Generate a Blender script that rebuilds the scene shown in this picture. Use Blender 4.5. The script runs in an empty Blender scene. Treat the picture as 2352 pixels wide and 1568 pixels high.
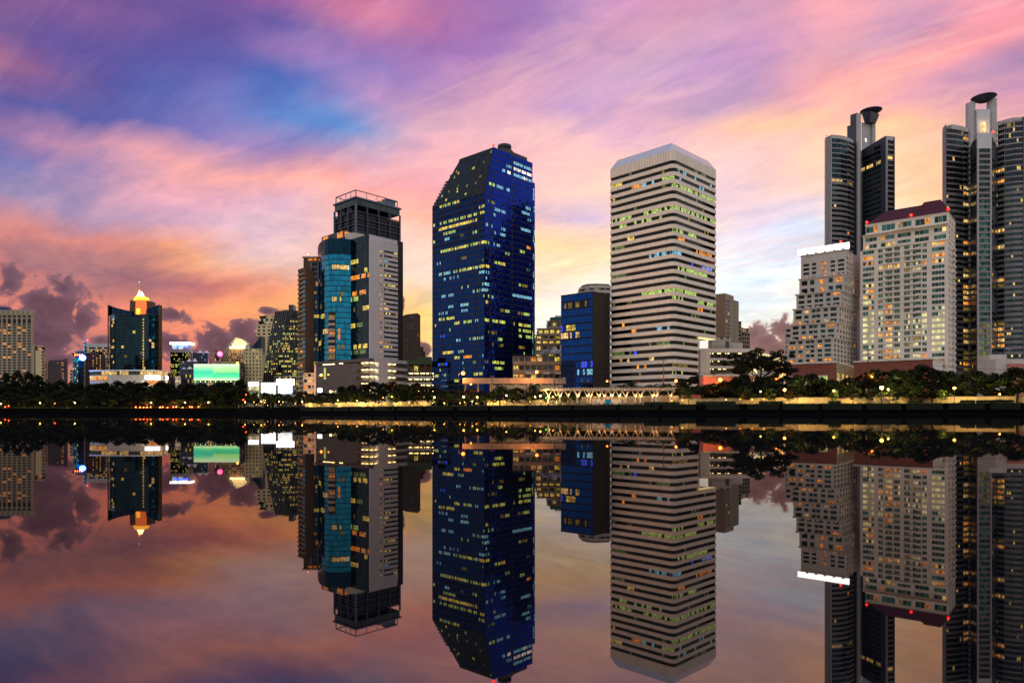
import bpy, math, random
from mathutils import Vector
S = bpy.context.scene
COL = S.collection
R = random.Random(7)
rad = math.radians
# ------------------------------------------------------------------ camera
F, CX, HY, CH = 1592.0, 1176.0, 947.0, 0.5          # focal length and horizon measured off the photograph (2352 px wide)
cam = bpy.data.cameras.new('camera'); co = bpy.data.objects.new('camera', cam); COL.objects.link(co)
cam.sensor_width = 36; cam.lens = F/2352*36; cam.shift_y = (HY-784)/2352
cam.clip_start = 0.2; cam.clip_end = 9000
co.location = (0, 0, CH); co.rotation_euler = (rad(90), 0, 0)
S.camera = co
S.view_settings.view_transform = 'Standard'; S.view_settings.look = 'None'
S.view_settings.exposure = 0; S.view_settings.gamma = 1
try:
    S.cycles.use_denoising = True; S.cycles.max_bounces = 6; S.cycles.use_light_tree = True
    S.cycles.sample_clamp_indirect = 4; S.cycles.caustics_reflective = False
except Exception: pass

def lin(c):
    return tuple(((v/255)/12.92 if v/255 <= .04045 else ((v/255+.055)/1.055)**2.4) for v in c)

class NT:
    """small helper for wiring node trees"""
    def __init__(s, tree): s.t = tree; s.n = tree.nodes; s.l = tree.links
    def put(s, sock, v):
        if isinstance(v, bpy.types.NodeSocket): s.l.new(v, sock)
        elif v is not None: sock.default_value = v
    def math(s, op, a, b=None, c=None, clamp=False):
        n = s.n.new('ShaderNodeMath'); n.operation = op; n.use_clamp = clamp
        s.put(n.inputs[0], a); s.put(n.inputs[1], b)
        if c is not None: s.put(n.inputs[2], c)
        return n.outputs[0]
    def mix(s, f, a, b, mode='MIX'):
        n = s.n.new('ShaderNodeMix'); n.data_type = 'RGBA'; n.blend_type = mode
        s.put(n.inputs[0], f)
        for k, v in ((6, a), (7, b)):
            s.put(n.inputs[k], v if isinstance(v, bpy.types.NodeSocket) else tuple(v)[:3]+(1,))
        return n.outputs[2]
    def ramp(s, fac, stops, interp='LINEAR'):
        n = s.n.new('ShaderNodeValToRGB'); r = n.color_ramp; r.interpolation = interp
        s.put(n.inputs[0], fac)
        while len(r.elements) < len(stops): r.elements.new(0.5)
        for e, (p, c) in zip(r.elements, stops): e.position = p
        for e, (p, c) in zip(r.elements, stops): e.color = tuple(c)[:3]+(1,)
        return n.outputs[0]
    def noise(s, vec, scale, detail=4, rough=.5, dist=0):
        n = s.n.new('ShaderNodeTexNoise'); s.put(n.inputs['Vector'], vec)
        n.inputs['Scale'].default_value = scale; n.inputs['Detail'].default_value = detail
        n.inputs['Roughness'].default_value = rough; n.inputs['Distortion'].default_value = dist
        return n.outputs[0], n.outputs[1]
    def comb(s, x, y, z):
        n = s.n.new('ShaderNodeCombineXYZ')
        for i, v in enumerate((x, y, z)): s.put(n.inputs[i], v)
        return n.outputs[0]
    def sep(s, v):
        n = s.n.new('ShaderNodeSeparateXYZ'); s.put(n.inputs[0], v); return n.outputs
    def vmath(s, op, a, b=None):
        n = s.n.new('ShaderNodeVectorMath'); n.operation = op; s.put(n.inputs[0], a)
        if b is not None: s.put(n.inputs[1], b)
        return n.outputs[0]
    def rng(s, v, a, b, c, d, kind='LINEAR'):
        n = s.n.new('ShaderNodeMapRange'); n.interpolation_type = kind; n.clamp = True
        for k, x in enumerate((v, a, b, c, d)): s.put(n.inputs[k], x)
        return n.outputs[0]

# ------------------------------------------------------------------ dusk sky
W = bpy.data.worlds.new('World'); S.world = W; W.use_nodes = True
t = NT(W.node_tree); t.n.clear()
tc = t.n.new('ShaderNodeTexCoord').outputs['Generated']
dx, dy, dz = t.sep(tc)
hyp = t.math('SQRT', t.math('ADD', t.math('MULTIPLY', dx, dx), t.math('MULTIPLY', dy, dy)))
DEG = 180/math.pi
az0 = t.math('MULTIPLY', t.math('ARCTAN2', dx, dy), DEG)
el0 = t.math('MULTIPLY', t.math('ARCTAN2', t.math('ABSOLUTE', dz), hyp), DEG)
# cloud-layer plane (streaks run over the city and shrink towards the horizon)
den = t.math('ADD', t.math('ABSOLUTE', dz), 0.16)
cu = t.math('DIVIDE', dx, den); cv = t.math('DIVIDE', dy, den)
ca, sa = math.cos(rad(-38)), math.sin(rad(-38))
ru = t.math('ADD', t.math('MULTIPLY', cu, ca), t.math('MULTIPLY', cv, sa))
rv = t.math('SUBTRACT', t.math('MULTIPLY', cv, ca), t.math('MULTIPLY', cu, sa))
plane = t.comb(t.math('MULTIPLY', ru, .55), t.math('MULTIPLY', rv, 1.3), 0.0)
wf, wc = t.noise(plane, 1.6, 5, .55, .6)
wx, wy, wz = t.sep(wc)
az = t.math('ADD', az0, t.math('MULTIPLY', t.math('SUBTRACT', wx, .5), 15))
el = t.math('ADD', el0, t.math('MULTIPLY', t.math('SUBTRACT', wy, .5), t.rng(el0, 0, 12, 2.0, 6.5)))
azs = (-36, -30, -24, -18, -12, -6, 0, 6, 12, 18, 24, 30, 36)
GRID = [
 (0,'204,124,112 204,119,108 229,130,105 244,141,100 249,158,108 254,197,118 255,222,160 255,232,190 250,236,215 255,228,160 255,205,130 250,190,125 250,180,120'),
 (4,'194,122,118 202,119,112 234,132,108 249,147,104 254,166,108 255,213,148 255,236,204 252,242,232 245,240,235 252,236,190 255,218,150 250,195,135 250,185,125'),
 (8,'209,124,112 234,133,112 246,152,108 255,171,108 255,180,110 255,221,146 255,244,219 236,244,245 235,240,240 224,238,250 242,245,240 250,220,190 245,190,150'),
 (10,'184,117,122 154,106,118 192,114,112 250,159,116 254,173,120 255,218,174 252,228,199 250,242,239 246,240,232 224,240,251 244,241,236 250,222,190 245,190,150'),
 (12,'206,130,130 218,139,124 242,170,134 218,181,176 246,194,174 254,219,200 252,222,192 255,232,196 250,232,215 232,236,246 224,226,240 250,215,180 240,190,160'),
 (14,'134,126,170 190,151,178 206,166,190 230,191,196 240,190,180 250,205,190 255,212,166 255,212,170 250,226,206 224,210,230 208,216,236 255,208,170 240,176,150'),
 (16,'95,110,175 190,145,175 226,166,184 216,170,190 240,180,172 250,170,150 240,190,180 205,182,214 246,202,200 226,196,214 250,206,196 255,202,160 240,170,150'),
 (18,'146,110,162 206,146,166 236,162,160 240,166,160 240,160,155 226,160,174 230,180,190 250,204,190 250,206,190 236,200,205 255,202,180 255,202,160 225,160,165'),
 (20,'100,90,156 85,90,162 130,116,180 170,132,176 190,150,180 226,166,176 236,176,186 246,190,186 250,200,190 246,196,188 255,192,165 255,190,155 205,148,174'),
 (22,'165,100,132 88,85,156 108,112,182 90,128,196 122,144,200 214,164,186 226,176,186 238,184,190 226,176,196 254,194,164 255,186,160 225,160,175 168,130,172'),
 (24,'100,75,142 93,80,152 82,86,162 92,108,180 168,134,186 190,146,182 214,160,186 186,150,196 214,164,190 190,150,186 245,166,165 245,165,160 240,150,160'),
 (26,'125,80,136 118,84,146 98,84,156 148,114,176 138,114,182 165,126,182 204,150,182 198,154,192 190,150,196 196,146,190 216,156,176 190,140,176 225,145,165'),
 (28,'128,78,134 98,75,142 112,82,150 108,92,162 162,110,166 148,106,172 172,124,182 204,150,186 204,150,180 195,145,180 226,155,170 205,150,175 246,160,155'),
 (30,'140,80,128 140,82,132 150,88,140 165,98,150 195,116,152 170,110,166 160,116,176 190,140,186 196,136,176 216,146,175 226,150,170 190,140,172 220,145,160'),
 (48,'105,85,150 105,85,152 110,90,158 115,95,160 125,100,165 130,105,170 140,112,172 145,115,175 150,118,175 155,120,175 160,122,175 160,122,170 160,122,165'),
]
azf = t.rng(az, -42, 42, 0, 1)
sky = None
for i, (e, s_) in enumerate(GRID):
    cols = [lin(tuple(map(float, q.split(',')))) for q in s_.split()]
    r = t.ramp(azf, [((a+42)/84, c) for a, c in zip(azs, cols)], 'CARDINAL')
    sky = r if sky is None else t.mix(t.rng(el, GRID[i-1][0], e, 0, 1), sky, r)
# fine fibrous cloud texture
f1, _ = t.noise(t.comb(t.math('MULTIPLY', ru, 1.3), t.math('MULTIPLY', rv, 3.0), 3.0), 1.5, 6, .62, .9)
f2, _ = t.noise(t.comb(t.math('MULTIPLY', ru, 3.6), t.math('MULTIPLY', rv, 5.0), 9.0), 2.0, 4, .6, 1.2)
fib = t.math('ADD', t.math('MULTIPLY', f1, .62), t.math('MULTIPLY', f2, .38))
gain = t.rng(fib, .33, .67, .80, 1.20)
sky = t.mix(1.0, sky, t.comb(t.rng(fib, .35, .65, .86, 1.30), t.rng(fib, .35, .65, .93, 1.25), t.rng(fib, .35, .65, .99, 1.14)), 'MULTIPLY')
# thin bright wisps: ridges of a stretched noise, only where a broad mask lets them through
r1, _ = t.noise(t.comb(t.math('MULTIPLY', ru, .9), t.math('MULTIPLY', rv, 3.6), 21.0), 1.25, 6, .6, .6)
ridge = t.rng(t.math('ABSOLUTE', t.math('SUBTRACT', r1, .5)), 0, .07, 1, 0, 'SMOOTHSTEP')
wisp = t.math('MULTIPLY', ridge, t.math('MULTIPLY', t.math('MULTIPLY', t.rng(wf, .42, .62, 0, .30), t.rng(az0, -30, 4, .15, 1)), t.rng(el0, 3, 12, 0, 1)))
sky = t.mix(wisp, sky, lin((255,206,196)))
hs = t.n.new('ShaderNodeHueSaturation'); hs.inputs['Saturation'].default_value = 1.0; hs.inputs['Value'].default_value = 1.05
t.l.new(sky, hs.inputs['Color']); sky = t.mix(t.rng(el0, 9, 15, 0, 1), sky, hs.outputs[0])
# low cumulus banks near the horizon
def azel(px, py):
    a = math.atan((px-CX)/F); return a*DEG, math.atan((HY-py)/F*math.cos(a))*DEG
cl = t.comb(az0, el0, 0.0)
cn, cnc = t.noise(cl, .30, 3, .5, .2)
BL = [(40,770,165,75),(120,705,95,62),(148,662,44,34),(190,732,44,45),(20,650,48,40),(85,690,60,40),(150,826,70,18),(232,782,30,16),
      (396,722,42,22),(392,792,48,34),(440,815,50,16),(505,788,54,40),(552,756,38,34),(578,790,30,34),(615,714,22,10),(330,805,40,24),
      (1760,786,42,34),(1797,757,34,24),(1733,768,18,16),(1780,800,40,22),(975,806,14,16),(922,700,8,20)]
fm = None
for px, py, rx, ry in BL:
    a, e = azel(px, py); a1, _ = azel(px+rx, py); _, e1 = azel(px, py-ry)
    u = t.math('DIVIDE', t.math('SUBTRACT', az0, a), abs(a1-a)); v = t.math('DIVIDE', t.math('SUBTRACT', el0, e), abs(e1-e))
    d = t.math('SQRT', t.math('ADD', t.math('MULTIPLY', u, u), t.math('MULTIPLY', v, v)))
    g = t.math('SUBTRACT', 1.12, d)
    fm = g if fm is None else t.math('SMOOTH_MAX', fm, g, .15)
cn2, _ = t.noise(cl, 1.1, 5, .6, .4)
vo = t.n.new('ShaderNodeTexVoronoi'); vo.feature = 'SMOOTH_F1'; vo.inputs['Scale'].default_value = .75; vo.inputs['Smoothness'].default_value = .35
vo.inputs['Detail'].default_value = 2; vo.inputs['Roughness'].default_value = .55; vo.normalize = True
t.l.new(t.vmath('ADD', cl, t.vmath('MULTIPLY', cnc, (1.1, 1.1, 0))), vo.inputs['Vector'])
puff = t.rng(vo.outputs['Distance'], .05, .5, 1, 0)
dens = t.math('ADD', fm, t.math('ADD', t.math('MULTIPLY', t.math('SUBTRACT', cn, .5), 2.4), t.math('MULTIPLY', t.math('SUBTRACT', cn2, .5), 2.2)))
dens = t.math('ADD', dens, t.math('MULTIPLY', t.math('SUBTRACT', puff, .55), .55))
alpha = t.rng(dens, -.12, .32, 0, .95, 'SMOOTHSTEP')
shade = t.math('ADD', t.math('ADD', t.rng(cn2, .35, .65, 0, .3), t.math('MULTIPLY', puff, .3)), t.rng(dens, .1, .9, .40, 0))
ccol = t.ramp(shade, [(0, lin((66,46,64))), (.42, lin((98,70,88))), (.75, lin((136,96,110))), (1, lin((200,136,132)))])
sky = t.mix(alpha, sky, ccol)
# the rest of the vault (beside and behind the viewer): unseen, warmed and brightened to light the facades
bk = t.ramp(t.rng(el0, 0, 90, 0, 1), [(0, lin((255,232,202))), (.08, lin((246,224,202))), (.25, lin((222,214,208))), (.6, lin((190,196,212))), (1, lin((160,158,186)))])
bl = t.mix(t.rng(fib, .38, .62, 0, .55), bk, lin((120,130,170)))
wb = t.rng(t.math('ABSOLUTE', az0), 42, 76, 0, 1, 'SMOOTHSTEP')
ns = t.n.new('ShaderNodeTexSky'); ns.sky_type = 'NISHITA'; ns.sun_disc = False
ns.sun_elevation = rad(0.6); ns.sun_rotation = rad(14); ns.dust_density = 3
bg = t.n.new('ShaderNodeBackground'); bg.inputs[1].default_value = 1.0; t.l.new(sky, bg.inputs[0])
b3 = t.n.new('ShaderNodeBackground'); b3.inputs[1].default_value = 1.22; t.l.new(bl, b3.inputs[0])
mx = t.n.new('ShaderNodeMixShader'); t.l.new(wb, mx.inputs[0]); t.l.new(bg.outputs[0], mx.inputs[1]); t.l.new(b3.outputs[0], mx.inputs[2])
b2 = t.n.new('ShaderNodeBackground'); b2.inputs[1].default_value = 0.012; t.l.new(ns.outputs[0], b2.inputs[0])
ad = t.n.new('ShaderNodeAddShader'); t.l.new(mx.outputs[0], ad.inputs[0]); t.l.new(b2.outputs[0], ad.inputs[1])
wo = t.n.new('ShaderNodeOutputWorld'); t.l.new(ad.outputs[0], wo.inputs[0])
# the sun is already below the horizon: all daylight comes from the dusk sky itself
# ------------------------------------------------------------------ materials
MATS = {}
def newmat(name):
    m = bpy.data.materials.new(name); m.use_nodes = True; k = NT(m.node_tree); k.n.clear()
    p = k.n.new('ShaderNodeBsdfPrincipled'); o = k.n.new('ShaderNodeOutputMaterial'); k.l.new(p.outputs[0], o.inputs[0])
    return m, k, p
def wall(name, col, rough=.75, panel=(1.6, 1.6, 1.8), var=.05, stain=.12, metal=0, spec=.4, scale=.12):
    """masonry / cladding: sheet-to-sheet variation plus weather staining that runs down"""
    m, k, p = newmat(name); col = lin(col)
    pos = k.n.new('ShaderNodeNewGeometry').outputs['Position']
    cell = k.vmath('FLOOR', k.vmath('DIVIDE', pos, panel))
    wn = k.n.new('ShaderNodeTexWhiteNoise'); k.l.new(cell, wn.inputs[0])
    st, _ = k.noise(k.vmath('MULTIPLY', pos, (1, 1, .22)), scale*4, 5, .6)
    g = k.math('MULTIPLY', k.rng(wn.outputs[0], 0, 1, 1-var, 1+var), k.rng(st, .3, .7, 1-stain, 1+stain*.4))
    c = k.mix(1.0, col, k.comb(g, g, g), 'MULTIPLY')
    k.l.new(c, p.inputs['Base Color']); p.inputs['Roughness'].default_value = rough
    p.inputs['Metallic'].default_value = metal; p.inputs['Specular IOR Level'].default_value = spec
    MATS[name] = m; return m
def glass(name, col, rough=.06, metal=.85, spec=.5, var=.25):
    """coated curtain-wall glass, opaque from outside at dusk"""
    m, k, p = newmat(name)
    pos = k.n.new('ShaderNodeNewGeometry').outputs['Position']
    wn = k.n.new('ShaderNodeTexWhiteNoise'); k.l.new(k.vmath('FLOOR', k.vmath('DIVIDE', pos, (1.9, 1.9, 3.6))), wn.inputs[0])
    g = k.rng(wn.outputs[0], 0, 1, 1-var, 1+var)
    k.l.new(k.mix(1.0, lin(col), k.comb(g, g, g), 'MULTIPLY'), p.inputs['Base Color'])
    p.inputs['Roughness'].default_value = rough; p.inputs['Metallic'].default_value = metal
    p.inputs['Specular IOR Level'].default_value = spec
    MATS[name] = m; return m
def lit(name, col, strength, lo=.15, scale=.55):
    """a lit room seen through its pane: ceiling lamps, blinds and furniture break the light up"""
    m, k, p = newmat(name)
    pos = k.n.new('ShaderNodeNewGeometry').outputs['Position']
    n1, _ = k.noise(k.vmath('MULTIPLY', pos, (1, 1, .9)), scale, 3, .6)
    wn = k.n.new('ShaderNodeTexWhiteNoise'); k.l.new(k.vmath('FLOOR', k.vmath('DIVIDE', pos, (.7, .7, 30))), wn.inputs[0])
    g = k.math('MULTIPLY', k.rng(n1, .36, .62, lo, 1.25), k.rng(wn.outputs[0], 0, 1, .55, 1.15))
    k.l.new(k.mix(1.0, lin(col), k.comb(g, g, g), 'MULTIPLY'), p.inputs['Emission Color'])
    p.inputs['Emission Strength'].default_value = strength
    p.inputs['Base Color'].default_value = (.02, .02, .02, 1); p.inputs['Roughness'].default_value = .12
    MATS[name] = m; return m
def emit(name, col, strength):
    m, k, p = newmat(name); p.inputs['Base Color'].default_value = (.1, .1, .1, 1)
    p.inputs['Emission Color'].default_value = lin(col)+(1,); p.inputs['Emission Strength'].default_value = strength
    MATS[name] = m; return m
def leafm(name, a, b, rough=.6):
    m, k, p = newmat(name)
    pos = k.n.new('ShaderNodeNewGeometry').outputs['Position']
    n1, _ = k.noise(pos, .9, 4, .7); oi = k.n.new('ShaderNodeObjectInfo')
    f = k.math('ADD', k.rng(n1, .35, .65, 0, .7), k.math('MULTIPLY', oi.outputs['Random'], .3))
    k.l.new(k.mix(f, a, b), p.inputs['Base Color']); p.inputs['Roughness'].default_value = rough
    p.inputs['Specular IOR Level'].default_value = .15
    MATS[name] = m; return m
wall('white_cladding', (240,230,214), .5, (1.5,1.5,20), .035, .10)
wall('cap_metal', (222,228,232), .3, (1.5,1.5,30), .05, .08, .2)
wall('beige_wall', (172,160,136)); wall('cream_wall', (224,206,160)); wall('grey_wall', (104,104,108)); wall('dark_frame', (58,66,88), .6)
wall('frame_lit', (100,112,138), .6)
wall('brown_wall', (92,72,56)); wall('mauve_wall', (84,70,72)); wall('pale_wall', (206,200,190), .7, (3,3,3.2), .04, .10)
wall('condo_white', (236,227,213), .7, (4,4,3.3), .03, .08); wall('brick_red', (142,84,70), .8, (2,2,1), .06, .15)
wall('band_grey', (138,136,138), .5, (1.5,1.5,1.7), .08, .14); wall('silver_panel', (172,172,174), .42, (1.5,1.5,1.7), .07, .10, .15); wall('silver_dark', (62,68,82), .4, (1.5,1.5,1.7), .07, .10, .25)  # silver_dark: shaded copy of silver_panel, dimmer faces and undersides put into the colour
wall('granite_grey', (204,206,214), .45, (1.4,1.4,1.7), .05, .06); wall('carpark_tile', (92,86,84), .6, (1.6,1.6,1.6), .08, .12)
wall('carpark_white', (206,206,210)); wall('green_frame', (60,74,52)); wall('shade_wall', (15,14,12), .95, (4,4,1), .2, .3, spec=.05); wall('maroon_roof', (72,22,28), .6); wall('concrete', (120,112,100), .85, (3,3,1), .08, .3)  # embankment and ledge: the waterline shade is put into their near-black colour
wall('old_concrete', (150,140,122), .85, (3,3,3), .06, .25); wall('dark_cladding', (52,48,46), .45, (1.6,1.6,3.3), .10, .10)
wall('black_metal', (16,16,18), .5); wall('steel', (150,152,158), .35, metal=.6); wall('path_stone', (116,100,84), .8, (2,2,2), .1, .3)
wall('wall_cream', (190,172,130), .8, (3,3,3), .06, .3); wall('salmon_wall', (200,128,110), .8, (3,3,.5), .06, .15)
wall('white_paint', (196,186,166), .5, var=.02, stain=.05); wall('wood_pole', (96,80,64), .9); wall('tan_wall', (150,124,96))
wall('interior_dark', (22,22,26), .7, stain=.3); wall('asphalt', (50,50,54), .9, (6,6,6), .05, .3); wall('gold_trim', (84,68,40), .5, metal=.4)
glass('glass_blue', (8,44,148), .05, .92, var=.16); glass('glass_blue_left', (4,40,96), .05, .92, var=.16); glass('glass_navy', (8,26,62), .06, .9, var=.2); glass('glass_slope', (22,38,50), .08, .9, var=.3)  # glass_blue_left: glass_blue's darker copy, left face's dimmer reflection put into colour
glass('glass_teal', (26,120,158), .06, .9, var=.3); glass('glass_dark_teal', (5,44,60), .06, .88, var=.4)
glass('glass_black', (10,12,17), .07, .5); glass('glass_dusk', (26,30,40), .06, .7, var=.4); glass('glass_green', (14,58,56), .08, .65, var=.5)
glass('glass_green_light', (46,104,98), .12, .5, var=.4); glass('glass_cobalt', (10,54,120), .05, .92, var=.12); glass('glass_grey', (52,62,66), .07, .8, var=.3)
glass('glass_deep', (10,44,64), .06, .9, var=.3)
lit('lit_yellow', (255,222,92), 1.15, .08, .8); lit('lit_green', (206,240,120), 1.0, .05, 1.3); lit('lit_cyan', (140,220,250), 1.0, .05, 1.3)
lit('lit_orange', (255,150,44), 1.25); lit('lit_warm', (255,206,120), 1.1); lit('lit_cream', (250,236,168), .95, .45, .25); lit('lit_dim', (214,176,70), .35)
lit('lit_white', (255,246,226), 1.8); lit('lit_greendim', (150,190,90), .4, .02, 1.1); lit('lit_blue', (40,70,255), 2.0, .0, 1.2)
emit('lamp_white', (255,190,66), 11); emit('lamp_amber', (255,160,40), 8); emit('lamp_red', (255,58,16), 14); emit('lamp_orange', (255,112,34), 16)
emit('light_bar', (246,255,252), 4.5); emit('screen_white', (250,252,255), 5); emit('crown_gold', (255,176,30), 2.2); emit('crown_white', (255,236,170), 5)
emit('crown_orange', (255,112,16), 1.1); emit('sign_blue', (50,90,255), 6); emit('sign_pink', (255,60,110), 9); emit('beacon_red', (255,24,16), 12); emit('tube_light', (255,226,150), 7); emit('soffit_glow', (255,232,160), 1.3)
emit('tube_green', (220,255,150), 4); emit('lamp_green', (40,255,60), 8); emit('lamp_blue', (60,110,255), 30)
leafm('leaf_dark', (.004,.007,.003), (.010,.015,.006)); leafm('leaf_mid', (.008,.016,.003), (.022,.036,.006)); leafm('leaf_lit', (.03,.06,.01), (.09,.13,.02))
leafm('leaf_rust', (.02,.012,.006), (.05,.028,.01)); leafm('hedge_leaf', (.018,.028,.010), (.05,.06,.02)); leafm('bougainvillea', (.05,.012,.05), (.12,.03,.09))
wall('bark', (46,36,28), .9, stain=.3); wall('pale_bark', (110,96,72), .9, stain=.3); leafm('grass_blade', (.02,.04,.008), (.05,.08,.015))

# ------------------------------------------------------------------ mesh helpers
class MB:
    def __init__(s): s.v = []; s.f = []; s.m = []; s.names = []
    def mi(s, m):
        if m not in s.names: s.names.append(m)
        return s.names.index(m)
    def quad(s, a, b, c, d, m):
        i = len(s.v); s.v += [tuple(a), tuple(b), tuple(c), tuple(d)]; s.f.append((i, i+1, i+2, i+3)); s.m.append(s.mi(m))
    def poly(s, pts, m):
        i = len(s.v); s.v += [tuple(p) for p in pts]; s.f.append(tuple(range(i, i+len(pts)))); s.m.append(s.mi(m))
    def hexa(s, p, m, skip=()):
        """p: 8 points, bottom loop 0-3 then top loop 4-7"""
        i = len(s.v); s.v += [tuple(q) for q in p]; k = s.mi(m)
        for n, f in enumerate(((0,3,2,1), (4,5,6,7), (0,1,5,4), (1,2,6,5), (2,3,7,6), (3,0,4,7))):
            if n in skip: continue
            s.f.append(tuple(i+j for j in f)); s.m.append(k)
    def box(s, x0, x1, y0, y1, z0, z1, m):
        s.hexa([(x0,y0,z0),(x1,y0,z0),(x1,y1,z0),(x0,y1,z0),(x0,y0,z1),(x1,y0,z1),(x1,y1,z1),(x0,y1,z1)], m)
    def fb(s, fc, u0, u1, z0, z1, d0, d1, m, n=None):
        """box lying on a facade: u along it, z up, d outwards"""
        n = n or fc.seg(u0, u1)
        for k in range(n):
            a = u0+(u1-u0)*k/n; b = u0+(u1-u0)*(k+1)/n
            P = [fc.at(a,z0,d1), fc.at(b,z0,d1), fc.at(b,z0,d0), fc.at(a,z0,d0), fc.at(a,z1,d1), fc.at(b,z1,d1), fc.at(b,z1,d0), fc.at(a,z1,d0)]
            sk = []
            if n > 1 and k < n-1: sk.append(3)
            if n > 1 and k > 0: sk.append(5)
            s.hexa(P, m, sk)
    def fq(s, fc, u0, u1, z0, z1, d, m, tilt=0):
        j = lambda: d+(R.uniform(-tilt, tilt) if tilt else 0)
        s.quad(fc.at(u0,z0,j()), fc.at(u1,z0,j()), fc.at(u1,z1,j()), fc.at(u0,z1,j()), m)
    def prism(s, poly, z0, z1, m, cap=None, top=None):
        """poly: counter-clockwise XY list; top: optional different upper loop"""
        n = len(poly); i = len(s.v); top = top or poly
        z1s = z1 if isinstance(z1, (list, tuple)) else [z1]*n
        s.v += [(x, y, z0) for x, y in poly]+[(x, y, z) for (x, y), z in zip(top, z1s)]
        k = s.mi(m); c = s.mi(cap or m)
        for a in range(n):
            b = (a+1) % n; s.f.append((i+a, i+b, i+n+b, i+n+a)); s.m.append(k)
        s.f.append(tuple(i+n+a for a in range(n))); s.m.append(c)
        s.f.append(tuple(i+a for a in reversed(range(n)))); s.m.append(k)
    def cyl(s, x, y, z0, z1, r0, r1, m, n=12):
        s.prism([(x+r0*math.cos(2*math.pi*a/n), y+r0*math.sin(2*math.pi*a/n)) for a in range(n)], z0, z1, m,
                top=[(x+r1*math.cos(2*math.pi*a/n), y+r1*math.sin(2*math.pi*a/n)) for a in range(n)])
    def tube(s, p, q, r, m, n=6, r2=None):
        p = Vector(p); q = Vector(q); d = (q-p); r2 = r if r2 is None else r2
        if d.length < 1e-6: return
        d.normalize(); a = d.orthogonal().normalized(); b = d.cross(a); i = len(s.v); k = s.mi(m)
        for c, rr in ((p, r), (q, r2)):
            for j in range(n):
                t_ = 2*math.pi*j/n; s.v.append(tuple(c+a*rr*math.cos(t_)+b*rr*math.sin(t_)))
        for j in range(n): s.f.append((i+j, i+(j+1)%n, i+n+(j+1)%n, i+n+j)); s.m.append(k)
        s.f.append(tuple(i+j for j in reversed(range(n)))); s.m.append(k); s.f.append(tuple(i+n+j for j in range(n))); s.m.append(k)
    def ball(s, c, r, m, n=10, rings=6, sz=1):
        i = len(s.v); k = s.mi(m); x, y, z = c
        for a in range(rings+1):
            th = math.pi*a/rings
            for b in range(n): s.v.append((x+r*math.sin(th)*math.cos(2*math.pi*b/n), y+r*math.sin(th)*math.sin(2*math.pi*b/n), z-r*sz*math.cos(th)))
        for a in range(rings):
            for b in range(n):
                s.f.append((i+a*n+b, i+a*n+(b+1)%n, i+(a+1)*n+(b+1)%n, i+(a+1)*n+b)); s.m.append(k)
    def build(s, name, root=None, smooth=False, own=False):
        loc = Vector(root.location) if root is not None else Vector((0,0,0))
        me = bpy.data.meshes.new(name)
        me.from_pydata([(a-loc.x, b-loc.y, c-loc.z) for a, b, c in s.v], [], s.f)
        for q in s.names: me.materials.append(MATS[q])
        me.polygons.foreach_set('material_index', s.m)
        if smooth: me.polygons.foreach_set('use_smooth', [True]*len(s.f))
        me.update()
        o = bpy.data.objects.new(name, me); COL.objects.link(o)
        if root is not None: o.parent = root
        return o

def tag(o, label, cat, group=None):
    o['label'] = label; o['category'] = cat
    if group: o['group'] = group
    return o
def thing(name, label, cat, loc, group=None):
    o = bpy.data.objects.new(name, None); o.empty_display_size = 1; COL.objects.link(o); o.location = loc
    return tag(o, label, cat, group)
def copy_tree(o, parent=None):
    c = o.copy(); COL.objects.link(c)
    if parent is not None: c.parent = parent
    for ch in [q for q in KIDS.get(o.name, [])]: copy_tree(ch, c)
    return c
KIDS = {}
def kid(root, o): KIDS.setdefault(root.name, []).append(o); return o

# photograph position (2352 px wide) + distance -> place in the world
def X(px, Y): return (px-CX)/F*Y
def Z(py, Y): return CH+(HY-py)/F*Y
def P(px, py, Y): return (X(px, Y), Y, Z(py, Y))

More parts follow.
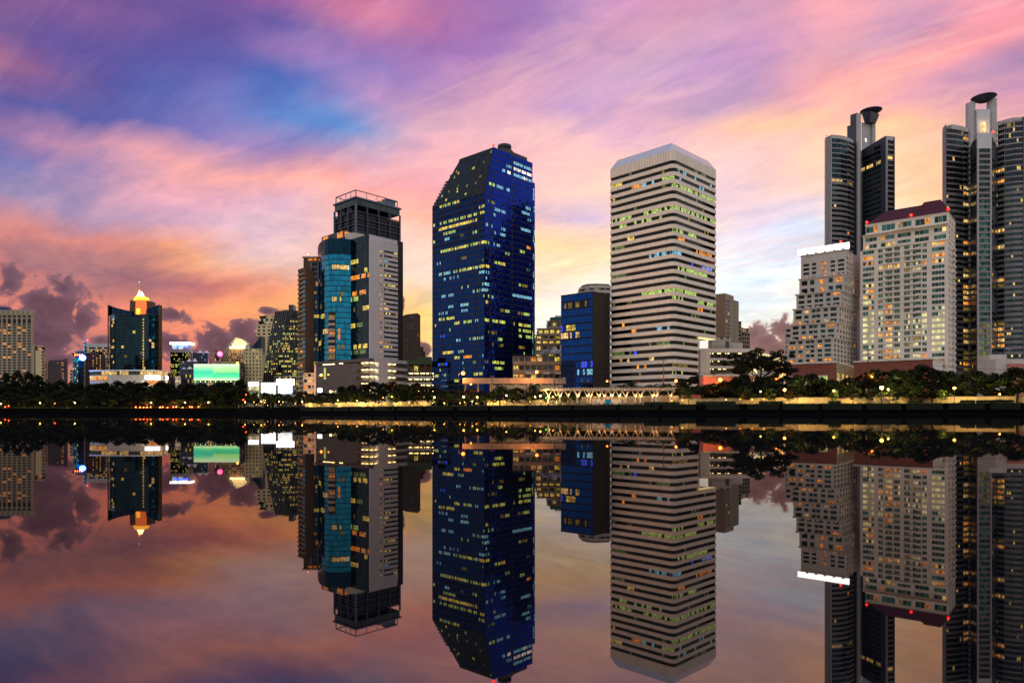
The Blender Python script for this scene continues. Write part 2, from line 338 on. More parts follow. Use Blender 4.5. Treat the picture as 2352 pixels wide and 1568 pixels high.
class Face:
    """a flat facade: origin, direction along it (left to right), outward normal"""
    def __init__(s, o, U, W): s.o = o; s.U = U; s.n = (U[1], -U[0]); s.W = W
    def at(s, u, z, d=0): return (s.o[0]+s.U[0]*u+s.n[0]*d, s.o[1]+s.U[1]*u+s.n[1]*d, z)
    def seg(s, a, b): return 1
    def hit(s, px, py=None):
        k = (px-CX)/F; u = (k*s.o[1]-s.o[0])/(s.U[0]-k*s.U[1]); Y = s.o[1]+s.U[1]*u
        return (u, Z(py, Y)) if py is not None else u
class Arc(Face):
    """a curved facade through a list of XY points"""
    def __init__(s, pts):
        s.p = pts; s.L = [0]
        for a, b in zip(pts, pts[1:]): s.L.append(s.L[-1]+math.hypot(b[0]-a[0], b[1]-a[1]))
        s.W = s.L[-1]
    def _loc(s, u):
        k = 0
        while k < len(s.p)-2 and u > s.L[k+1]: k += 1
        return k, (u-s.L[k])/(s.L[k+1]-s.L[k])
    def _n(s, k):
        a, b = s.p[k], s.p[k+1]; l = s.L[k+1]-s.L[k]; return ((b[1]-a[1])/l, -(b[0]-a[0])/l)
    def at(s, u, z, d=0):
        k, f = s._loc(u); a, b = s.p[k], s.p[k+1]; n0 = s._n(k)
        if f < .5 and k > 0: n1 = s._n(k-1); w = .5-f
        elif f > .5 and k < len(s.p)-2: n1 = s._n(k+1); w = f-.5
        else: n1 = n0; w = 0
        nx = n0[0]*(1-w)+n1[0]*w; ny = n0[1]*(1-w)+n1[1]*w; l = math.hypot(nx, ny)
        return (a[0]+(b[0]-a[0])*f+nx/l*d, a[1]+(b[1]-a[1])*f+ny/l*d, z)
    def seg(s, a, b): return max(1, int(math.ceil((b-a)/(s.W/(len(s.p)-1))*1.0)))
    def hit(s, px, py=None):
        best = None
        for q in range(401):
            u = s.W*q/400; x, y, _ = s.at(u, 0); e = abs(CX+x/y*F-px)
            if best is None or e < best[0]: best = (e, u, y)
        return (best[1], Z(py, best[2])) if py is not None else best[1]
def corner(xl, xc, xr, Y, al=45):
    """two faces meeting at a near corner seen at column xc; xl / xr are the outer columns"""
    a = rad(al); C = (X(xc, Y), Y); L = (-math.cos(a), math.sin(a)); Rv = (math.sin(a), math.cos(a))
    def ln(d, px): k = (px-CX)/F; return (k*C[1]-C[0])/(d[0]-k*d[1])
    WL = ln(L, xl) if xl is not None else 0; WR = ln(Rv, xr) if xr is not None else 0
    fl = Face((C[0]+L[0]*WL, C[1]+L[1]*WL), (-L[0], -L[1]), WL); fr = Face(C, Rv, WR)
    def pt(l, r): return (C[0]+L[0]*l+Rv[0]*r, C[1]+L[1]*l+Rv[1]*r)
    return fl, fr, pt, WL, WR
def rect(pt, l0, l1, r0, r1):
    """counter-clockwise loop in the corner's own axes"""
    return [pt(l0, r0), pt(l0, r1), pt(l1, r1), pt(l1, r0)]
G0 = 3.3                                           # level of the park and the city behind it

class Bld:
    def __init__(s, name, label, loc, cat='building', group=None):
        s.root = thing(name, label, cat, (loc[0], loc[1], G0), group); s.wall = MB(); s.core = MB(); s.wins = []; s.seed = R.random()
    def mass(s, x0, x1, y0, y1, z0, z1, m):
        a, c = x0/y0*(y1-y0), x1/y0*(y1-y0)
        s.core.prism([(x0, y0), (x1, y0), (x1+(c*.93 if x1 < 0 else c), y1), (x0+(a if x0 < 0 else a*.93), y1)], z0, z1, m)
    def win(s, fc, u0, u1, z0, z1, m, d=.06, mull=2, fm='black_metal'): s.wins.append((fc, u0, u1, z0, z1, m, d, mull, fm))
    def _w(s, mb, w):
        fc, u0, u1, z0, z1, m, d, mull, fm = w
        ms = m if isinstance(m, (list, tuple)) else [m]*max(1, mull)
        n = len(ms); fr = .07
        for k, q in enumerate(ms):
            a = u0+(u1-u0)*k/n; b = u0+(u1-u0)*(k+1)/n
            mb.fq(fc, a+fr, b-fr, z0+fr, z1-fr, d, q, .012)
            if k: mb.fb(fc, a-fr*.6, a+fr*.6, z0+fr, z1-fr, d-.04, d+.07, fm, 1)
        mb.fb(fc, u0, u1, z0, z0+fr, d-.04, d+.07, fm, 1); mb.fb(fc, u0, u1, z1-fr, z1, d-.04, d+.07, fm, 1)
    def finish(s, wname='wall', cname='core', pname='window'):
        if s.wall.f: s.wall.build(wname, s.root)
        if s.core.f:
            if s.wall.f:                       # the hidden faces take the cladding most used on the front
                cnt = {k: s.wall.m.count(k) for k in set(s.wall.m)}; main = s.wall.names[max(cnt, key=cnt.get)]
                s.core.names = [main if q == 'interior_dark' else q for q in s.core.names]
            s.core.build(cname, s.root)
        def size(w): return (w[2]-w[1])*(w[4]-w[3])
        ws = sorted(s.wins, key=lambda w: -size(w))
        for w in ws[:100]:
            mb = MB(); s._w(mb, w); mb.build(pname, s.root)
        if len(ws) > 100:
            mb = MB()
            for w in ws[100:]: s._w(mb, w)
            o = mb.build(pname+'s', s.root); o['kind'] = 'stuff'
        return s.root

def punched(b, fc, W, z0, z1, nf, bays, wm, pick, sill=.30, head=.10, depth=.35, u0=0, uext=0, mull=2, fm='black_metal', skip=None):
    """wall of piers and spandrels standing proud of the core, with a window in every opening"""
    H = (z1-z0)/nf; edges = []; cur = u0
    for a, c in bays: edges.append((cur, a)); cur = c
    edges.append((cur, W+uext))
    for a, c in edges:
        if c-a > .02: b.wall.fb(fc, a, c, z0, z1, -.02, depth, wm)
    for bi, (a, c) in enumerate(bays):
        b.wall.fb(fc, a, c, z0, z0+H*sill, -.02, depth-.04, wm)
        for f in range(nf):
            zb = z0+f*H; zs = zb+H*sill; zt = zb+H*(1-head)
            top = z0+(f+1)*H+(H*sill if f < nf-1 else 0)
            b.wall.fb(fc, a, c, zt, top, -.02, depth-.04, wm)
            if skip and skip(f, bi):
                b.wall.fb(fc, a, c, zs, zt, -.02, depth-.04, wm); continue
            b.win(fc, a, c, zs, zt, pick(f, bi), mull=mull, fm=fm)
def even(W, n, frac, u0=0, margin=0):
    w = (W-u0-2*margin)/n; return [(u0+margin+w*k+w*(1-frac)/2, u0+margin+w*(k+1)-w*(1-frac)/2) for k in range(n)]
def chooser(p, lits, darks, run=0):
    st = {}
    def f(fl, bi):
        if run and R.random() < run and (fl, bi-1) in st: v = st[(fl, bi-1)]
        else: v = R.choice(lits) if R.random() < p else R.choice(darks)
        st[(fl, bi)] = v; return v
    return f
def curtain(b, name, fc, W, z0, z1, nf, nb, base, cell=None, inside=None, fline=0, u0=0, gap=.10, tilt=.018, d=.12, spand=None, back='black_metal'):
    """curtain wall: one pane per cell, each very slightly out of true, over dark mullions"""
    mb = MB(); H = (z1-z0)/nf; w = (W-u0)/nb
    for f in range(nf):
        za = z0+f*H+fline*H; zb = z0+(f+1)*H
        for k in range(nb):
            a = u0+k*w; c = a+w
            if inside and not inside((a+c)/2, (za+zb)/2): continue
            m = cell(f, k, (a+c)/2, (za+zb)/2) if cell else None
            m = m or base
            if m == '-': continue
            zc = za
            if spand:
                zc = za+H*spand[1]; mb.fq(fc, a+gap*.4, c-gap*.4, za+gap*.7, zc-gap*.3, d, spand[0], tilt*.5)
            mb.fq(fc, a+gap*.4, c-gap*.4, zc+gap*.7, zb-gap*.3, d, m, tilt)
    return mb.build(name, b.root)
def runs(fc, spec, zH):
    """lit runs of offices given where they are seen on the facade: (x0, x1, y, density, material)"""
    out = []
    for x0, x1, y, dn, m in spec:
        ua, ub = fc.hit(x0), fc.hit(x1); z = fc.hit((x0+x1)/2, y)[1]; out.append((min(ua, ub), max(ua, ub), z, dn, m))
    def cell(f, k, u, z):
        for a, b_, zz, dn, m in out:
            if a <= u <= b_ and abs(z-zz) < zH*.5 and R.random() < dn: return m if isinstance(m, str) else R.choice(m)
        return None
    return cell
def roofbits(b, pts, z, m='grey_wall'):
    for (x, y), (w, dpt, h) in pts:
        mb = MB(); mb.box(x-w/2, x+w/2, y-dpt/2, y+dpt/2, z, z+h, m); mb.build('roof_plant', b.root)
# ---
def beacon(root, p, m='beacon_red', r=.45, name='beacon'):
    mb = MB(); mb.cyl(p[0], p[1], p[2]-.1, p[2]+.9, .12, .12, 'steel', 6); mb.ball((p[0], p[1], p[2]+1.1), r, m, 8, 5); return mb.build(name, root)
# ------------------------------------------------------------------ columns and rows read off enlargements of the photograph
def zoom(ox, oy, sc): return lambda x, y=0: ((ox+x/sc)/1.7415, (oy+y/sc)/1.7415)
q1 = zoom(0,1080,2.529); q2 = zoom(600,1080,2.529); q3 = zoom(1150,700,1.65); q4 = zoom(1700,550,1.4255); q5 = zoom(2100,1100,2.85)
q6 = zoom(2380,550,1.4255); q7 = zoom(2800,1100,2.85); q8 = zoom(3100,950,2.614); q9 = zoom(3250,400,2.614); q10 = zoom(3400,780,2.12)
q11 = zoom(3740,350,2.614); q12 = zoom(3740,900,2.09)

# ================= white banded office tower
def white_tower():
    Y = 330; fl, fr, pt, WL, WR = corner(1397, 1548, 1649, Y, 45.3)
    b = Bld('office_tower', 'tall white office tower ringed by dark ribbon windows, tallest straight block right of centre', fl.o)
    zt = Z(366, Y); H = 3.587; rr = 2.6
    def ring(inset, wr):
        out = []; l0, l1, r0, r1 = inset, WL-inset, inset, wr-inset; r = rr-inset
        for (cl, cr, a0) in ((l0+r, r0+r, 0), (l0+r, r1-r, 90), (l1-r, r1-r, 180), (l1-r, r0+r, 270)):
            for s_ in range(6):
                a = rad(a0+s_*18); out.append(pt(cl-r*math.cos(a), cr-r*math.sin(a)) if a0 == 0 else None)
        return out
    def loop(inset, wr):
        r = rr-inset; r = max(r, .25); P_ = []
        cs = [((inset+r), (inset+r), 180, 270), ((inset+r), (wr-inset-r), 90, 180), ((WL-inset-r), (wr-inset-r), 0, 90), ((WL-inset-r), (inset+r), 270, 360)]
        # angles measured in the (l, r) plane, walked so the loop runs counter-clockwise seen from above
        for cl, cr, a0, a1 in cs:
            for s_ in range(7):
                a = rad(a1-(a1-a0)*s_/6); P_.append(pt(cl+r*math.cos(a), cr+r*math.sin(a)))
        return P_
    def loop_faces(inset, wr): return loop(inset, wr)
    cap = MB(); cap.prism(loop(0, WR), zt, Z(343, Y), 'white_cladding')
    cap.prism(loop(0.02, WR), Z(343, Y)+.01, Z(329, Y+5), 'cap_metal', top=[(x*(1-.0)+0*y, y) for x, y in loop(3.4, WR)])  # sky brightness on the chamfer is put into this paler, bluer colour
    cap.build('crown_cap', b.root)
    for fc, W__ in ((fl, WL), (fr, WR)):
        jt = MB(); k = 2.6
        while k < W__-2.5: jt.fb(fc, k-.05, k+.05, zt+.05, Z(343, Y)-.05, -.02, .02, 'grey_wall'); k += 1.52
        jt.build('panel_joints', b.root)
    L = {}
    def row(spec): return spec
    # (floor, side, from, to, density, material) with the fraction running left to right on each face
    spec = [(0,'R',.45,.75,.7,'lit_greendim'),(1,'L',0,.22,1,'lit_yellow'),(1,'R',.1,.9,.35,'lit_cyan'),(2,'L',.35,.5,.9,'lit_orange'),(2,'L',.5,.8,.5,'lit_cyan'),(2,'L',.82,1,.95,'lit_green'),
            (2,'R',.1,.7,.35,'lit_cyan'),(3,'L',.08,.12,1,'lit_yellow'),(3,'L',.78,1,.6,'lit_greendim'),(3,'R',0,.95,.8,'lit_green'),(6,'L',.03,.4,.5,'lit_green'),(6,'L',.5,1,.6,'lit_green'),(6,'R',0,.95,.75,'lit_green'),
            (7,'L',.15,.85,.55,'lit_green'),(8,'R',.6,.95,.5,'lit_dim'),(9,'L',.3,.42,1,'lit_yellow'),(9,'R',0,.5,.8,'lit_green'),(10,'L',0,.25,.8,'lit_greendim'),(10,'R',.1,.25,1,'lit_orange'),(11,'R',.5,.85,.9,'lit_orange'),
            (12,'L',.65,1,.7,'lit_cyan'),(12,'R',0,.2,.6,'lit_cyan'),(14,'L',0,.28,.9,'lit_greendim'),(14,'R',.1,.75,.85,'lit_green'),(13,'R',.3,.9,.25,'lit_blue'),
            (17,'L',.5,1,.7,'lit_green'),(17,'R',0,.5,.8,'lit_green'),(18,'L',.25,.4,.7,'lit_dim'),(18,'R',0,.2,.7,'lit_green'),(18,'R',.55,.95,.7,'lit_green'),(19,'R',.55,.65,.9,'lit_orange'),(20,'R',.35,.5,.8,'lit_greendim'),
            (21,'L',.05,.45,.3,'lit_orange'),(22,'L',.38,.48,.9,'lit_orange'),(22,'L',.65,.95,.45,'lit_cyan'),(25,'L',.05,.35,.75,'lit_greendim'),(25,'L',.4,.6,.2,'lit_blue'),(24,'L',.75,.95,.5,'lit_greendim'),(26,'L',.1,.9,.15,'lit_warm'),
            (27,'R',0,.3,.8,'lit_dim'),(27,'L',.4,.65,.3,'lit_orange'),(28,'R',0,.7,.5,'lit_green')]
    nF = 30; core = MB()
    for f in range(nF+1):
        wr = WR if f < 23 else fr.hit(q6(602)[0]); z1 = zt-f*H; z0 = z1-1.72
        lp = loop(.38, wr); n = len(lp); pb = MB()
        ring_len = []
        # panes: walk the whole loop in about 1.5 m steps
        for i in range(n):
            a, c = lp[i], lp[(i+1)%n]; d = math.hypot(c[0]-a[0], c[1]-a[1]); k = max(1, round(d/1.5))
            for j in range(k):
                p0 = (a[0]+(c[0]-a[0])*j/k, a[1]+(c[1]-a[1])*j/k); p1 = (a[0]+(c[0]-a[0])*(j+1)/k, a[1]+(c[1]-a[1])*(j+1)/k)
                mx_, my_ = (p0[0]+p1[0])/2, (p0[1]+p1[1])/2
                ul = ((mx_-fl.o[0])*fl.U[0]+(my_-fl.o[1])*fl.U[1]); ur = ((mx_-fr.o[0])*fr.U[0]+(my_-fr.o[1])*fr.U[1])
                dl = (mx_-fl.o[0])*fl.n[0]+(my_-fl.o[1])*fl.n[1]; dr = (mx_-fr.o[0])*fr.n[0]+(my_-fr.o[1])*fr.n[1]
                m = 'glass_black'
                for ff, sd, x0, x1, dn, mm in spec:
                    if ff != f: continue
                    if sd == 'L' and dl > -1.6 and x0 <= ul/WL <= x1 and R.random() < dn: m = mm
                    if sd == 'R' and dr > -1.6 and x0 <= ur/WR <= x1 and R.random() < dn: m = mm
                if m == 'glass_black' and R.random() < .01: m = R.choice(['lit_dim', 'lit_greendim'])
                e = .05/math.hypot(p1[0]-p0[0], p1[1]-p0[1])
                p0b = (p0[0]+(p1[0]-p0[0])*e, p0[1]+(p1[1]-p0[1])*e); p1b = (p1[0]+(p0[0]-p1[0])*e, p1[1]+(p0[1]-p1[1])*e)
                pb.quad((*p0b, z0), (*p1b, z0), (*p1b, z1), (*p0b, z1), m)
        pb.build('ribbon_window', b.root)
        if f < nF:
            sp = MB(); wr2 = WR if f < 22 else wr
            sp.prism(loop(0, WR if f < 23 and f != 22 else (WR if f == 22 else wr)), z0-1.867, z0, 'white_cladding'); sp.build('spandrel_band', b.root)
    wr = fr.hit(q6(602)[0])
    core.prism(loop(.75, wr), G0, zt, 'black_metal'); core.prism(loop(.75, WR), zt-22.6*H, zt+.1, 'black_metal'); core.build('core', b.root)
    # the recessed corner column under the overhang, lit from below
    c = MB(); u0 = fr.hit(q6(602)[0])
    c.fb(fr, u0+1.6, u0+3.4, zt-24.5*H, zt-23.02*H, -6, -2.5, 'white_cladding'); c.build('column', b.root)
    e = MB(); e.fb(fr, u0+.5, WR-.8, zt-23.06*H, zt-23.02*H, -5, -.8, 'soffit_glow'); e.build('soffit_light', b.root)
white_tower()

# ================= deep-blue glass tower with the sloping shoulder
def blue_tower():
    Y = 420; fl, fr, pt, WL, WR = corner(993, 1113, 1223, Y, 42)
    b = Bld('glass_tower', 'tall deep blue glass tower with a sloping shoulder and many lit offices', fl.o)
    W2 = fr.hit(1231.6); zE = Z(442, Y); s_ = fr.hit(1134); zR = Z(338, pt(0, s_)[1]); zS = fr.hit(1231.6, 419.7)[1]
    lr = 29.3; nf = 36; H = (zE-G0)/nf
    c = MB(); bd = WR-.05
    base = rect(pt, .05, WL, .05, bd); c.prism(base, G0, zE, 'black_metal')
    # upper part: sloping left shoulder
    A0, A1, A2, A3 = pt(.05, .05), pt(.05, bd), pt(WL, bd), pt(WL, .05)
    T0, T1, T2, T3 = pt(.05, s_), pt(.05, bd), pt(lr, bd), pt(lr, s_)
    c.prism([A0, A1, A2, A3], zE, zR, 'black_metal', top=[T0, T1, T2, T3])
    c.build('core', b.root)
    G = ['lit_green', 'lit_green', 'lit_yellow']; Cn = ['lit_cyan', 'lit_cyan', 'lit_green']
    def r4(L): return [(q4(x0)[0], q4(x1)[0], q4(0, y)[1], dn, m) for x0, x1, y, dn, m in L]
    lspec = r4([(85,205,400,.75,G),(85,265,460,.7,G),(80,300,512,.95,'lit_yellow'),(140,175,548,.9,'lit_green'),(90,150,560,.5,G),(200,240,568,.4,'lit_greendim'),(275,300,550,.8,'lit_green'),(300,340,405,.8,G),(280,300,440,.8,G),(310,340,436,.7,G),
        (90,270,645,.85,G),(270,340,622,.95,G),(75,90,712,.6,'lit_cyan'),(210,240,708,.9,'lit_dim'),(80,200,770,.7,Cn),(200,270,748,.8,G),(270,345,735,.85,G),(80,200,800,.35,'lit_cyan'),(70,160,912,.55,'lit_cyan'),(265,340,882,.8,Cn),
        (135,170,975,.9,'lit_cyan'),(200,270,960,.85,Cn),(80,130,1020,.4,'lit_cyan'),(80,170,1050,.9,G),(170,265,1072,.9,G),(300,330,1062,.5,'lit_cyan'),(90,125,1125,.5,'lit_blue'),(175,205,1148,.5,'lit_cyan'),(250,345,1140,.5,Cn),
        (100,155,1222,1,'lit_yellow'),(190,220,1215,.6,'lit_cyan'),(220,265,1252,1,'lit_orange'),(160,200,1270,.4,G),(70,130,1310,.4,'lit_blue'),(190,240,1310,.4,'lit_greendim'),(60,80,1375,.9,'lit_green'),(110,120,1370,.8,'lit_green'),(170,200,1400,.9,G),(280,330,1360,.9,G),(45,60,520,.8,G),(45,60,615,.8,G)])
    rspec = r4([(395,460,412,.85,'lit_cyan'),(390,405,440,.8,'lit_cyan'),(435,455,525,.8,'lit_cyan'),(410,460,555,.5,'lit_cyan'),(390,425,628,.9,'lit_cyan'),(340,370,620,.9,'lit_green'),(345,365,730,.9,G),(420,455,742,1,'lit_yellow'),(340,370,838,.7,'lit_cyan'),
        (310,360,875,.9,Cn),(345,360,960,.4,G),(430,455,1000,.8,'lit_dim'),(385,455,1068,.9,G),(335,365,1062,.8,G),(415,440,1140,.9,'lit_green'),(385,450,1175,.3,'lit_dim'),(385,450,1285,.9,G),(395,440,1310,.8,G),(340,360,1270,.5,'lit_dim'),
        (535,590,325,.7,'lit_cyan'),(560,585,362,.9,'lit_cyan'),(575,600,420,.9,'lit_cyan'),(550,600,452,.9,'lit_cyan'),(580,600,490,.9,'lit_cyan'),(535,600,520,.8,'lit_cyan'),(580,600,630,.7,'lit_orange'),(540,570,660,1,'lit_green'),
        (460,490,670,.7,'lit_green'),(500,610,912,1,'lit_cyan'),(500,610,922,.8,'lit_white'),(535,548,862,.8,'lit_green'),(580,595,770,.6,'lit_greendim'),(535,600,1085,.85,G),(535,600,1118,.7,G),(535,550,1150,1,'lit_green'),(575,600,1158,1,'lit_green'),(535,570,1190,.9,'lit_dim'),(540,570,1240,.3,G),
        (345,360,270,.7,'lit_cyan'),(355,395,280,.9,'lit_green')])
    cl_ = runs(fl, lspec, H); cr_ = runs(fr, rspec, H)
    def extra(nb, p, pal):
        rows = {}
        for f in range(60):
            while R.random() < p:
                a = R.randrange(nb); rows.setdefault(f, []).append((a, a+R.randrange(2, 9), R.choice(pal)))
        def g(f, k):
            for a, c, m in rows.get(f, []):
                if a <= k < c and R.random() < .8: return m
        return g
    xl = extra(52, .22, ['lit_cyan', 'lit_greendim', 'lit_greendim']); xr_ = extra(46, .25, ['lit_cyan', 'lit_green', 'lit_greendim', 'lit_dim'])
    nbL, nbR = 52, 46
    gl = [fl.hit(q4(270)[0]), fl.hit(q4(305)[0])]; gr = [fr.hit(q4(370)[0]), fr.hit(q4(497)[0])]
    def cellL(f, k, u, z):
        if any(abs(u-g) < WL/34*.5 for g in gl): return 'black_metal'
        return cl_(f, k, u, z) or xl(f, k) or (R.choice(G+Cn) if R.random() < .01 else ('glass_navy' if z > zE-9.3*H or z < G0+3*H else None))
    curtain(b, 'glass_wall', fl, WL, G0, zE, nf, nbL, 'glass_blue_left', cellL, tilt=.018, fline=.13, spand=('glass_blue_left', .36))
    def cellR(f, k, u, z):
        if any(abs(u-g) < WR/30*.5 for g in gr): return 'black_metal'
        return cr_(f, k, u, z) or xr_(f, k) or (R.choice(Cn) if R.random() < .01 else None)
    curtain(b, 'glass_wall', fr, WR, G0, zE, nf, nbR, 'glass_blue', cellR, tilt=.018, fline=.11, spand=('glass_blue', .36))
    # gable of the right face above the eaves
    nf2 = int(round((zR-zE)/H))
    tspec = r4([(440,460,190,1,'lit_cyan'),(467,490,195,1,'lit_white'),(505,610,180,.95,'lit_cyan'),(505,605,205,.95,'lit_white'),(505,605,225,.9,'lit_cyan'),(505,580,246,.95,'lit_white'),(465,500,160,.6,'lit_cyan'),(400,450,288,.9,'lit_cyan'),(465,483,300,.9,'lit_cyan'),(360,395,275,.8,'lit_green')])
    ct_ = runs(fr, tspec, H); sl_ = lambda z: s_*(z-zE)/(zR-zE)
    def ins(u, z): return u > sl_(z+H*.3)
    def cellT(f, k, u, z):
        if abs(u-gr[1]) < WR/30*.55 or abs(u-(gr[0]+sl_(z)*1.0)) < WR/30*.55: return 'black_metal'
        return ct_(f, k, u, z)
    curtain(b, 'glass_wall', fr, WR, zE, zR, nf2, nbR, 'glass_blue', cellT, inside=ins, tilt=.018, fline=.11, spand=('glass_blue', .36))
    # sloping glass
    sg = MB(); nr = 16; nc = 34
    Pl = lambda l, f: (*pt(l, s_*f-.16), zE+(zR-zE)*f)
    for r_ in range(nr):
        f0, f1 = r_/nr, (r_+1)/nr
        lim = WL-(WL-lr)*f0*.86
        if f0 > .55: lim = min(lim, WL-(WL-lr)*.62)
        if f0 > .68: lim = min(lim, WL-(WL-lr)*.80)
        if f0 > .80: lim = min(lim, lr+1.0)
        for k in range(nc):
            l0 = lim*k/nc; l1 = lim*(k+1)/nc; lm = (l0+l1)/2
            m = 'glass_slope'
            if abs(lm-4.2-2*0) < .9 or abs(lm-8.3) < .9 or abs(lm-13.5) < .6: m = 'black_metal'
            elif R.random() < (.05 if r_ < 12 else .015): m = R.choice(['lit_green', 'lit_dim', 'lit_yellow'])
            e = .05; g_ = .04/nr*2
            sg.quad(Pl(l1-e, f0+g_), Pl(l0+e, f0+g_), Pl(l0+e, f1-g_), Pl(l1-e, f1-g_), m)
    sg.build('sloping_glass', b.root)
    # lower slab at the right hand end
    fe = Face(pt(1.2, WR), fr.U, W2-WR)
    m2 = MB(); m2.prism([pt(1.25, WR), pt(1.25, W2), pt(26, W2), pt(26, WR)], G0, zS, 'black_metal'); m2.build('side_core', b.root)
    fe2 = Face((fe.o[0], fe.o[1]), fr.U, W2-WR)
    curtain(b, 'side_glass', fe2, W2-WR, G0, zS, 38, 4, 'glass_blue', lambda f, k, u, z: ('glass_navy' if z < 55 else None) if R.random() > .1 else R.choice(Cn), tilt=.03)
    # set-back roof ledge, cleaning cradle and red beacon
    t_ = MB(); t_.prism(rect(pt, .4, 20, fr.hit(q4(440)[0]), fr.hit(q4(585)[0])), zR-.2, zR+2.2, 'dark_cladding'); t_.build('parapet', b.root)
    u = fr.hit(q4(500)[0]); x, y, _ = fr.at(u, 0, -7); k = MB(); k.cyl(x, y, zR+.1, zR+6, 2.6, 3.2, 'dark_frame', 14); k.cyl(x, y, zR+6, zR+7.6, 4.4, 4.4, 'dark_frame', 16)
    k.tube((x+2, y, zR+7), (x+6.6, y-1, zR+1.5), .5, 'dark_frame'); k.build('cradle_drum', b.root)
    beacon(b.root, (*pt(1, s_+.8), zR+.3), r=.8)
blue_tower()

# ================= small cobalt office block beside the white tower
def cobalt_block():
    Y = 345; fl, fr, pt, WL, WR = corner(1288.5, q5(772)[0], 1400, Y, 40)
    b = Bld('office_block', 'low cobalt blue glass block with a dark side wall beside the white banded tower', fl.o)
    zt = Z(q5(0, 195)[1], Y)
    c = MB(); c.prism(rect(pt, .03, WL, .03, WR), G0, zt, 'dark_cladding'); c.build('core', b.root)
    sh = fl.hit(q5(455)[0]), fl.hit(q5(722)[0]); zsl = fl.hit(q5(600)[0], q5(0,330)[1])[1]
    def r5(L): return [(q5(x0)[0], q5(x1)[0], q5(0, y)[1], dn, m) for x0, x1, y, dn, m in L]
    cc = runs(fl, r5([(470,580,595,.9,'lit_yellow'),(415,530,640,.3,'lit_blue'),(415,500,690,.7,'lit_warm'),(520,655,675,.7,'lit_warm'),(590,745,1030,.3,'lit_blue'),(590,770,1090,.5,'lit_cyan'),(640,770,1060,.35,'lit_blue'),(440,500,1180,.3,'lit_warm')]), 3.6)
    nb, nf = 17, 15; H = (zt-G0)/nf
    def cell(f, k, u, z):
        if f == nf-2 and sh[0] < u < sh[1]: return R.choice(['interior_dark', 'interior_dark', 'lit_dim'])
        v = cc(f, k, u, z)
        if v: return v
        return 'glass_navy' if (u < WL*.45 and z < G0+6.5*H) or z < G0+1.3*H else None
    mb = MB()
    curtain(b, 'glass_wall', fl, WL, G0, zt, nf, nb, 'glass_cobalt', cell, tilt=.02, spand=('glass_navy', .2), gap=.14)
    curtain(b, 'side_wall', fr, WR, G0, zt, nf, 10, 'dark_cladding', tilt=.005, gap=.08)
    tr = MB(); tr.fb(fl, 0, WL, zt, zt+.5, -.6, .3, 'black_metal', 1); tr.fb(fr, 0, WR, zt, zt+.5, -.6, .28, 'black_metal', 1); tr.build('parapet', b.root)
cobalt_block()

# ================= curved striped tower behind the cobalt block
def curved_back():
    Y = 520
    pts = [(X(1331, Y+14), Y+14), (X(1336, Y+6), Y+6), (X(1348, Y), Y), (X(1370, Y-2), Y-2), (X(1402, Y), Y)]
    a = Arc(pts); zt = Z(656, Y)
    b = Bld('apartment_tower', 'striped pale tower with a rounded green roof peeping over the cobalt block', pts[0])
    full = pts+[(pts[-1][0], Y+26), (pts[0][0], Y+30)]
    b.core.prism(full, G0, zt, 'interior_dark')
    H = 3.6; n = int((zt-G0)/H)
    for f in range(n):
        z = zt-(f+1)*H; b.wall.fb(a, 0, a.W, z+H*.45, z+H, -.4, .9, 'pale_wall')
        if f < 6:
            for k in range(8): b.win(a, a.W*k/8+.3, a.W*(k+1)/8-.3, z+.1, z+H*.45, R.choice(['glass_black', 'glass_grey', 'lit_dim' if R.random() < .3 else 'glass_black']), d=.1, mull=1)
    r = MB(); r.prism(full, zt, zt+1.6, 'green_frame', top=[((x-full[3][0])*.92+full[3][0], (y-Y-12)*.85+Y+12) for x, y in full]); r.build('roof', b.root)
    b.finish('balcony_bands')
curved_back()

# ================= low terraced flats with satellite dishes
def dish(name, label, x, y, z, r, tilt=.5, root=None, az_=0):
    mb = MB(); n = 14
    prev = None
    for k in range(5):
        rr = r*k/4; zz = .35*r*(k/4)**2; ring = []
        for a in range(n):
            t_ = 2*math.pi*a/n; vx, vy, vz = rr*math.cos(t_), rr*math.sin(t_), zz
            v2 = (vx, vy*math.cos(tilt)-vz*math.sin(tilt), vy*math.sin(tilt)+vz*math.cos(tilt))
            ring.append((x+v2[0]*math.cos(az_)-v2[1]*math.sin(az_), y+v2[0]*math.sin(az_)+v2[1]*math.cos(az_), z+1.4*r+v2[2]))
        if prev:
            for a in range(n): mb.quad(prev[a], prev[(a+1)%n], ring[(a+1)%n], ring[a], 'steel')
        prev = ring
    mb.tube((x, y, z), (x, y, z+1.4*r), .12, 'steel'); o = mb.build(name, root) if root is not None else mb.build(name)
    if root is None: tag(o, label, 'satellite dish')
    return o
